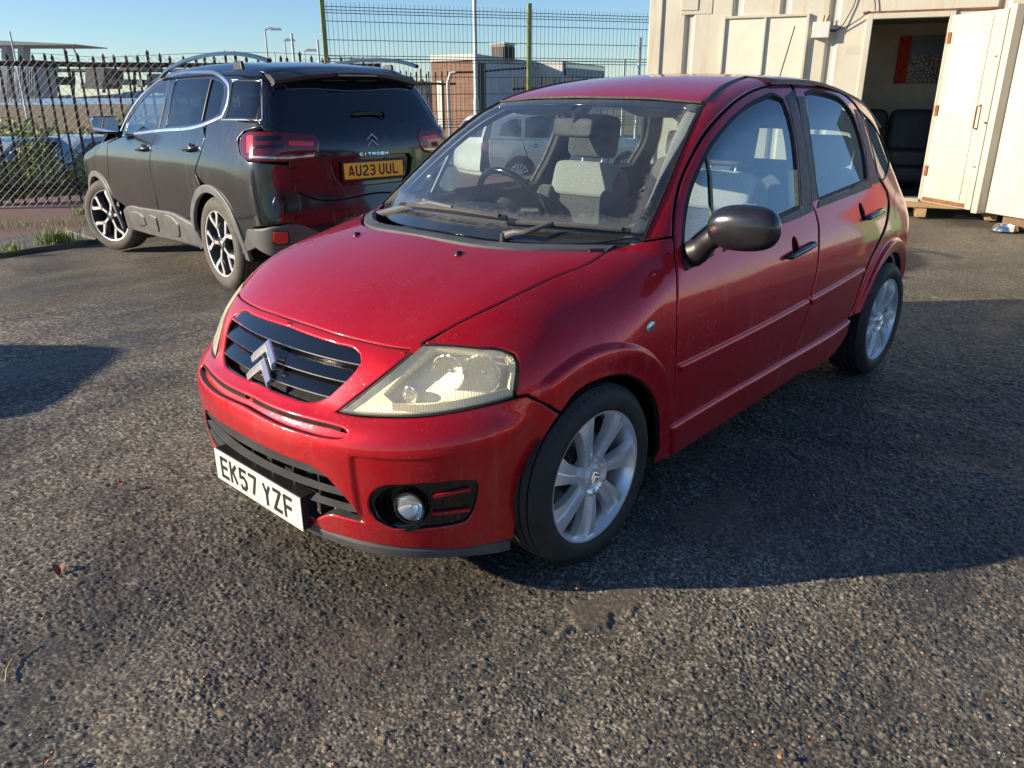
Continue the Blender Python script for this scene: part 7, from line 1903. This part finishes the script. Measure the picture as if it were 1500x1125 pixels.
def wall(nm, a, b_, z0, z1, mat, th=.25, off=0.0):
    d = (b_-a).normalized(); n = Vector((d.y, -d.x, 0)); mb = MB()
    P = [a+n*off, b_+n*off, b_+n*off-n*th, a+n*off-n*th]; P = [p-bI for p in P]
    mb.add([Vector((p.x, p.y, z0-bI.z)) for p in P]+[Vector((p.x, p.y, z1-bI.z)) for p in P], [(0, 1, 2, 3), (4, 5, 6, 7), (0, 1, 5, 4), (1, 2, 6, 5), (2, 3, 7, 6), (3, 0, 4, 7)]); return mb.build(nm, mat, bl)
wall('brick_wall', A, Bc, zb, zw, BRICK); wall('fascia', A, Bc, zw+.002, zw+.26, WHW, .4, .08)
back = Vector((A.x, A.y, 0))+(Cc-Bc)
wall('side_wall', Bc+(Cc-Bc)*.0, Cc, zb, zw+.02, GRW); 
fw = simple('dark corner trim', (.03, .028, .028), .8); dC = (Cc-Bc).normalized(); wall('corner_trim', Bc+dC*.02, Bc+dC*.9, zb+.6, zw-.1, fw, .05, .05)
wall('fascia', Bc, Cc, zw+.022, zw+.24, GRW, .4, .06)
wall('white_wall', Cc, Dd, zb, at(800, 91, D0+8).z, WHW); wall('front_wall', Dd, Ee, zb, at(840, 92, D0+10).z, GRW)
wall('sign_band', Dd+(Ee-Dd)*.04, Dd+(Ee-Dd)*.95, at(850, 112, D0+11).z, at(850, 103, D0+11).z, simple('blue sign band', (.03, .09, .22), .5), .06, .10); wall('window_band', Dd+(Ee-Dd)*.04, Dd+(Ee-Dd)*.95, at(850, 101, D0+11).z, at(850, 95, D0+11).z, MAT['priv'], .06, .08)
mb = MB(); top = [A, Bc, Cc, Dd, Ee, Ee+(A-Bc)*2, back]; mb.add([Vector((p.x, p.y, zw+.05))-bI for p in top], [tuple(range(7))]); mb.build('flat_roof', simple('roof felt', (.12, .12, .12), .9), bl)
wall('door', A.lerp(Bc, .10), A.lerp(Bc, .24), zb+.3, at(655, 118, D0).z, WHW, .05, .06)
# rooftop unit with slats
u0 = at(719, 92, D0+3.5); uu = (Bc-A).normalized(); ac = thing('rooftop_unit', 'square louvred cooling unit on the flat roof', 'roof unit', (u0.x, u0.y, zw+.05), math.atan2(uu.y, uu.x))
s_ = (at(756, 90, D0+3.5)-u0).length*.62; ht_ = at(740, 67, D0+3.5).z-zw
mb = MB(); mb.bbox((0, 0, 0), (s_, s_*1.3, ht_)); mb.build('casing', simple('unit casing', (.22, .20, .17), .6), ac, bevel=.02)
mb = MB(); mb.bbox((-.04, -.04, ht_), (s_+.04, s_*1.3+.04, ht_+.08)); mb.build('lid', WHW, ac)
for k in range(7):
    mb = MB(); y_ = .08+k*s_*1.15/7; mb.bbox((s_+.002, y_, .15), (s_+.06, y_+.07, ht_-.1)); mb.build('louvre', fw, ac)
    mb = MB(); x_ = .08+k*s_*.85/7; mb.bbox((x_, -.05, .15), (x_+.06, -.002, ht_-.1)); mb.build('louvre', simple('louvre grey', (.12, .11, .10), .6) if k == 0 else bpy.data.materials['louvre grey'], ac)
# low concrete wall strips in front of the building
for pa_, pb_, D_, z1, lab in (((560, 24), (780, 24), 24, -.30, 'pale low concrete wall beyond the spear railing'), ((560, 30), (800, 30), 30, -.10, 'grey low wall in front of the brick building')):
    a, b_ = G(pa_[0], D_), G(pb_[0], D_+1); d = (b_-a).normalized(); mb = MB(); n = Vector((d.y, -d.x, 0))*.2
    mb.add([Vector((p.x, p.y, z)) for z in (-1.2, z1) for p in (a, b_, b_-n, a-n)], [(0, 1, 2, 3), (4, 5, 6, 7), (0, 1, 5, 4), (1, 2, 6, 5), (2, 3, 7, 6), (3, 0, 4, 7)]); tag(mb.build('low_wall', WHW), lab, 'wall')
# distant town at the left of the brick building: small blocks and a tree mass
TREE = simple('distant trees', (.035, .05, .025), .95, 0, 0, .3, .5, .6, 2)
def blob(nm, px, py, D, w, h, mat, label, cat, n=60, grp=None, zb_=-2.0):
    """crown of many small leaf clumps"""
    c = at(px, py, D); mb = MB()
    for i in range(n):
        a = random.random()*6.283; rr = math.sqrt(random.random()); x = math.cos(a)*rr*w; y = math.sin(a)*rr*w*.6; z = (random.random()**1.3)*h*math.sqrt(max(.05, 1-rr*rr))
        s = w*.16*(.6+random.random()*.8); q = Vector((c.x+x, c.y+y, zb_+z+(c.z-zb_)*0)); 
        Mx = Matrix.Rotation(random.random()*6.28, 3, Vector((random.random(), random.random(), random.random())).normalized())
        mb.add([q+Mx @ Vector(v)*s for v in ((1, 0, 0), (-.5, .87, 0), (-.5, -.87, 0), (0, 0, 1.1), (0, 0, -.9))], [(0, 1, 3), (1, 2, 3), (2, 0, 3), (1, 0, 4), (2, 1, 4), (0, 2, 4)])
    return tag(mb.build(nm, mat), label, cat, grp)
for px, D, w, h, lab in ((600, 170, 9, 6, 'dark tree clump over the far car park, left one'), (622, 180, 8, 6.6, 'dark tree clump just left of the brick building')):
    o = blob('distant_tree', px, 130, D, w, h, TREE, lab, 'tree', 90, zb_=-2.0)
for i, (px, D, w, h, c_, lab) in enumerate(((598, 150, 7, 2.6, (.5, .48, .44), 'small pale house far off beyond the railing'), (625, 160, 6, 3.2, (.32, .20, .15), 'small brick house far off by the trees'), (530, 260, 14, 3.5, (.45, .44, .42), 'long pale shed far off behind the black car'))):
    p = atz(px, D, -2); hN = thing('distant_house', lab, 'house', tuple(p), CAMP[3]+R(90)+.2*i)
    mb = MB(); mb.bbox((-w/2, -2, 0), (w/2, 2, h*.8+.8)); mb.build('wall', simple('house wall %d' % i, c_, .8), hN)
    mb = MB(); mb.prism([(-2.3, h*.8+.8), (2.3, h*.8+.8), (0, h+1.8)], -w/2-.2, w/2+.2, 'yz'); mb.build('roof', simple('slate roof', (.08, .08, .09), .8), hN)
CARC = [(.6, .6, .6), (.05, .06, .08), (.35, .03, .03), (.15, .2, .3)]
for i, px in enumerate((603, 613, 628)):
    p = atz(px, 90, -1.0); mb = MB(); Mx = Matrix.Rotation(CAMP[3]+R(90), 3, 'Z')
    mb.prism([(-2.1, .25), (-2.1, .75), (-1.5, .9), (-.9, 1.42), (.7, 1.42), (1.2, .95), (2.0, .8), (2.1, .25)], -.85, .85, 'xz', M=Mx, off=p)
    o = mb.build('distant_car', paint('far car %d' % i, CARC[i], 0, .3), bevel=.08, smooth=40); tag(o, ['pale far-off car parked left of the brick building', 'dark far-off car parked left of the brick building', 'red far-off car nearest the brick building'][i], 'car')
# pier and gantry over the water at the left
PBL = simple('weathered blue-white paint', (.38, .41, .45), .7, 0, 0, .12, .8); PDK = simple('dark pier steel', (.07, .08, .10), .7); PGR = simple('pier concrete', (.26, .25, .23), .85)
DP = 62.0
gn = thing('ferry_gantry', 'pale blue gantry with a tapering canopy over two legs at the far left', 'gantry', tuple(atz(20, DP, -1.0))); gI = Vector(gn.location)
e1 = (at(200, 138, DP)-at(0, 138, DP)); e1.z = 0; e1.normalize(); e2 = Vector((HD[0], HD[1], 0))
def fblk(nm, par, I, px0, px1, py0, py1, D_, th, mat, bev=0, px1b=None, py1b=None):
    a = at(px0, py0, D_); b_ = at(px1, py1, D_); c0 = at(px0, py1, D_); c1 = at(px1, py0, D_) if py1b is None else at(px1, py1b, D_)
    P = [a, c1, b_, c0]; mb = MB(); mb.add([p-I for p in P]+[p+e2*th-I for p in P], [(0, 1, 2, 3), (4, 5, 6, 7), (0, 1, 5, 4), (1, 2, 6, 5), (2, 3, 7, 6), (3, 0, 4, 7)]); return mb.build(nm, mat, par, bevel=bev)
fblk('canopy', gn, gI, -60, 109, 56.5, 66, DP, 5, PBL, 0, py1b=64.5)
for x in (2, 26): fblk('leg', gn, gI, x, x+8, 64, 142, DP+.5, .8, PBL); 
for x in (2, 26): fblk('leg', gn, gI, x+3, x+10, 64, 142, DP+4, .8, PBL)
fblk('hopper', gn, gI, 22, 52, 98, 142, DP-.8, 3, GRW)
for k in range(8): fblk('hopper_slat', gn, gI, 24+k*3.6, 25.6+k*3.6, 100, 135, DP-1.0, .15, PBL)
for a_, b__ in (((92, 66), (96, 80)), ((106, 67), (118, 93))): 
    mb = MB(); mb.tube([at(a_[0], a_[1], DP+1)-gI, at(b__[0], b__[1], DP+1)-gI], .06, 6); mb.build('stay', PBL, gn, smooth=50)
pr = thing('pier', 'long low pier with huts and dark landing stage on the water at the left', 'pier', tuple(atz(120, 100, -2.0))); pI2 = Vector(pr.location)
fblk('deck', pr, pI2, -80, 420, 100.5, 104, 100, 6, PGR)
for x in range(60, 420, 45): fblk('pile', pr, pI2, x, x+2.2, 104, 136, 101, .4, PDK)
for x0, x1, y0, y1, m in ((55, 78, 112, 124, PDK), (125, 152, 99, 121, PGR), (150, 190, 116, 124, PDK), (176, 208, 94, 103, PGR), (34, 52, 88, 101, PDK), (118, 150, 121, 130, PGR), (215, 245, 108, 126, PDK)): fblk('hut', pr, pI2, x0, x1, y0, y1, 98, 5, m)
for x in range(0, 60, 5): fblk('fence_bale', pr, pI2, x, x+.9, 118, 150, 70, .2, WHW)

# ================================================================ hedge, weeds and cars behind the left fence
LEAFM = NT('hedge leaves'); t = LEAFM; at_ = t.new('ShaderNodeAttribute'); at_.attribute_name = 'tone'; s2 = t.new('ShaderNodeSeparateColor'); t.l.new(at_.outputs['Color'], s2.inputs[0])
LEAFM = t.P(color=t.mix(t.ramp(s2.outputs[0], [(.0, 0.0), (.7, .5), (1.0, 1.0)]), (.045, .11, .018), (.52, .52, .11)), rough=.55, sub=0.0)
def leaves(nm, label, cat, placer, n, size, mat=LEAFM, grass=False, kindstuff=True, grp=None):
    V = np.zeros((n*4, 3)); tn = np.zeros(n*4); F = []
    for i in range(n):
        c = placer(); s = size*(.6+random.random()*.8)
        if grass:
            a = random.random()*6.283; lean = random.gauss(0, .35); h = s*(1.5+random.random()*2.0); w = s*.10
            u = Vector((math.cos(a), math.sin(a), 0)); k = Vector((-u.y, u.x, 0))*lean*h
            P = [c-u*w, c+u*w, c+k*.5+Vector((0, 0, h*.6))+u*w*.7, c+k+Vector((0, 0, h))]
        else:
            nrm = Vector((random.gauss(0, 1), random.gauss(0, 1), random.gauss(.4, .8))).normalized(); a = nrm.orthogonal().normalized(); b_ = nrm.cross(a); th = random.random()*6.28; a, b_ = a*math.cos(th)+b_*math.sin(th), b_*math.cos(th)-a*math.sin(th)
            P = [c-a*s, c+b_*s*.55-nrm*s*.1, c+a*s, c-b_*s*.55-nrm*s*.1]
        for j in range(4): V[i*4+j] = P[j]
        tn[i*4:i*4+4] = random.random(); F.append((i*4, i*4+1, i*4+2, i*4+3))
    me = bpy.data.meshes.new(nm); me.from_pydata(V.tolist(), [], F); me.materials.append(mat)
    cc = me.color_attributes.new('tone', 'FLOAT_COLOR', 'POINT'); cc.data.foreach_set('color', np.stack([tn, tn, tn, np.ones_like(tn)], 1).ravel().astype(np.float32))
    o = bpy.data.objects.new(nm, me); link(o); tag(o, label, cat, grp)
    if kindstuff: o['kind'] = 'stuff'
    return o
ha, hb = atz(-220, 12.6, 0), atz(330, 14.4, 0)
def hedge_pt():
    t_ = random.random(); p = ha.lerp(hb, t_); hmax = .62+.30*math.sin(t_*19)+.22*math.sin(t_*47+1)+.12*math.sin(t_*120)
    dd = abs(random.gauss(0, .30)); z = -.35+random.random()**.75*(hmax+.25)*max(.3, 1-dd*.8)
    return Vector((p.x+HD[0]*dd*1.0+random.gauss(0, .05), p.y+HD[1]*dd*1.0, z))
leaves('hedge', 'low scrubby green hedge growing behind the chain-link fence', 'hedge', hedge_pt, 17000, .030)
DARKB = NT('dark brambles'); DARKB = DARKB.P(color=(.022, .024, .016), rough=.8)
def bramble_pt():
    t_ = random.random(); p = atz(-40, 21, 0).lerp(atz(240, 23, 0), t_); hmax = 1.0+.5*math.sin(t_*9+.6)+.3*math.sin(t_*31)
    return Vector((p.x+random.gauss(0, .5), p.y+random.gauss(0, .5), -.9+random.random()**.7*hmax*1.05))
leaves('bramble_bank', 'dark bramble scrub on the bank between the railing and the water', 'scrub', bramble_pt, 9000, .07, LEAFM)
GRASSM = NT('weed grass'); t = GRASSM; at_ = t.new('ShaderNodeAttribute'); at_.attribute_name = 'tone'; s2 = t.new('ShaderNodeSeparateColor'); t.l.new(at_.outputs['Color'], s2.inputs[0]); GRASSM = t.P(color=t.mix(s2.outputs[0], (.10, .20, .02), (.32, .36, .07)), rough=.6)
def ground_pt(px, py, z): return on_plane((px, py), 2, z)
def verge_pt():
    px = random.uniform(-60, 300); p = on_plane((px, random.gauss(329-(px-0)*.05, 3.5)), 2, -.10); return Vector((p[0], p[1], -.135))
leaves('verge_grass', 'weedy grass line between the kerb slabs and the red-brown pavement', 'grass', verge_pt, 1500, .020, GRASSM, True)
for k_, (px, py, n, s, lab) in enumerate(((83, 353, 260, .045, 'bright green grass tuft growing at the kerb left of the front wheel'), (18, 366, 90, .03, 'small weed tuft at the kerb by the left edge'), (120, 313, 90, .04, 'small weed beside the black car at the pavement edge'))):
    c_ = on_plane((px, py), 2, -.06)
    leaves('grass_tuft', lab, 'grass tuft', lambda: Vector((c_[0]+random.gauss(0, .06+.03*(n > 200)), c_[1]+random.gauss(0, .04), -.075)), n, s, GRASSM, True, True)
# parked cars down on the road behind the hedge
def road_car(px, D, colr, label, zoff, yaw):
    p = atz(px, D, zoff); c = thing('parked_car', label, 'car', tuple(p), yaw); m = paint('road car %s' % label[:6], colr, .2, .3)
    body = [(-2.1, .3), (-2.15, .75), (-1.9, .92), (-.95, .98), (1.0, .98), (2.0, .80), (2.1, .5), (2.05, .3)]
    mb = MB(); mb.prism(body, -.85, .85, 'xz'); mb.build('body', m, c, bevel=.10, smooth=50, seg=3)
    cab_ = [(-1.75, .95), (-1.15, 1.40), (-.3, 1.47), (.35, 1.42), (1.05, .95)]
    mb = MB(); mb.prism(cab_, -.70, .70, 'xz'); mb.build('cabin', m, c, bevel=.10, smooth=50, seg=3)
    mb = MB(); mb.prism([(-1.55, .98), (-1.08, 1.33), (-.32, 1.39), (.28, 1.35), (.86, .98)], -.715, .715, 'xz'); mb.build('side_window', MAT['dark_glass'] if False else MAT['priv'], c, bevel=.02)
    mb = MB(); mb.add([(1.04, -.60, .985), (1.04, .60, .985), (.37, .55, 1.415), (.37, -.55, 1.415)], [(0, 1, 2, 3)]); mb.build('windscreen', simple('pale reflecting glass', (.30, .38, .42), .1, .3) if 'pale reflecting glass' not in bpy.data.materials else bpy.data.materials['pale reflecting glass'], c)
    for x in (-1.3, 1.3):
        for sg in (1, -1):
            mb = MB(); mb.lathe([(0, .1), (.2, .1), (.3, .09), (.31, .0), (.31, -.1)], (x, .76*sg, .31), axis='y', n=20); mb.build('wheel', MAT['tyre2'], c, smooth=40)
road_car(95, 16.2, (.42, .45, .50), 'pale silver car behind the hedge with its windscreen showing', -.80, CAMP[3]+R(160)); road_car(-8, 15.4, (.10, .14, .20), 'dark blue-grey car behind the hedge at the left edge', -.80, CAMP[3]+R(165))
road_car(270, 17.2, (.12, .20, .34), 'blue car behind the hedge half hidden by the black car', -.80, CAMP[3]+R(160))

# ================================================================ litter
LEAFB = simple('dead leaf', (.22, .075, .035), .7, 0, 0, .3, 40)
for k_, (px, py, s, a, lab) in enumerate(((178, 713, .022, .3, 'small brown dead leaf left of the red car'), (88, 838, .030, 1.2, 'larger curled brown dead leaf near the left edge'), (70, 1120, .012, .5, 'tiny brown scrap at the bottom left'))):
    p = Vector(on_plane((px, py), 2, .004)); mb = MB(); n = 9; V = []; F = []
    for i in range(n):
        t_ = i/(n-1); w = math.sin(math.pi*min(1, t_*1.02+.01))**.8*.55*s*(1+.25*(i % 2)); x = (t_-.5)*2*s; z = .35*s*math.sin(t_*4)+.004
        V += [(x, -w, z+.25*w), (x, 0, z-.1*s), (x, w, z+.35*w)]
    for i in range(n-1): F += [(i*3, i*3+3, i*3+4, i*3+1), (i*3+1, i*3+4, i*3+5, i*3+2)]
    Mx = Matrix.Rotation(a, 3, 'Z'); mb.add([Mx @ Vector(v)+p+Vector((0, 0, .006)) for v in V], F); tag(mb.build('dead_leaf', LEAFB), lab, 'leaf')
mb = MB(); p = Vector(on_plane((1345, 640), 2, .006)); mb.add([p+Vector((-.022, 0, .004)), p+Vector((0, .010, .010)), p+Vector((.022, .004, .004)), p+Vector((0, -.012, .006))], [(0, 1, 2, 3)]); tag(mb.build('green_leaf', simple('green leaf', (.08, .30, .03), .5)), 'small bright green leaf on the shaded asphalt at the right', 'leaf')
mb = MB(); P = [Vector(on_plane(q, 2, .007)) for q in ((8, 998), (10, 980), (18, 965), (30, 953), (46, 944))]; mb.tube(P, .0022, 5); tag(mb.build('dry_stalk', simple('dry stalk', (.40, .26, .12), .7), smooth=60), 'thin curved dry stalk on the asphalt at the lower left edge', 'stalk')
PEB = [simple('orange pebble', (.45, .19, .07), .6, var=.3, vs=40), simple('pale pebble', (.45, .42, .36), .6, var=.2, vs=40)]
def pebble(px, py, s, m, lab, rot=0):
    p = Vector(on_plane((px, py), 2, .003)); bm = bmesh.new(); bmesh.ops.create_icosphere(bm, subdivisions=2, radius=1)
    for v in bm.verts: v.co = Vector((v.co.x*s*1.2, v.co.y*s, v.co.z*s*.65))*(1+.15*math.sin(v.co.x*5+px)+.12*math.sin(v.co.y*7+py))+p+Vector((0, 0, s*.35))
    me = bpy.data.meshes.new('pebble'); bm.to_mesh(me); bm.free(); me.materials.append(m); me.polygons.foreach_set('use_smooth', [True]*len(me.polygons)); o = bpy.data.objects.new('pebble', me); link(o); tag(o, lab, 'pebble', 'loose pebbles on the asphalt'); return o
pebble(1143, 1109, .0062, PEB[0], 'bright orange pebble at the bottom of the picture'); pebble(846, 862, .0055, PEB[0], 'orange pebble at the shadow edge under the front wheel')
random.seed(11)
for k_ in range(70):
    px = random.uniform(20, 1490); py = random.uniform(640, 1120)
    if 300 < px < 960 and py < 830: continue
    o_ = random.random() < .55; pebble(px, py, random.uniform(.0022, .0042), PEB[0] if o_ else PEB[1], 'small %s pebble on the asphalt %s' % ('orange' if o_ else 'pale grey', 'in the red car\'s shadow' if (px > 960 and py < 820) else 'at the bottom edge of the picture' if py > 1050 else 'at the left in front of the red car' if px < 500 else 'at the right in front of the red car' if px > 1000 else 'straight in front of the red car'))
bpy.context.view_layer.update()
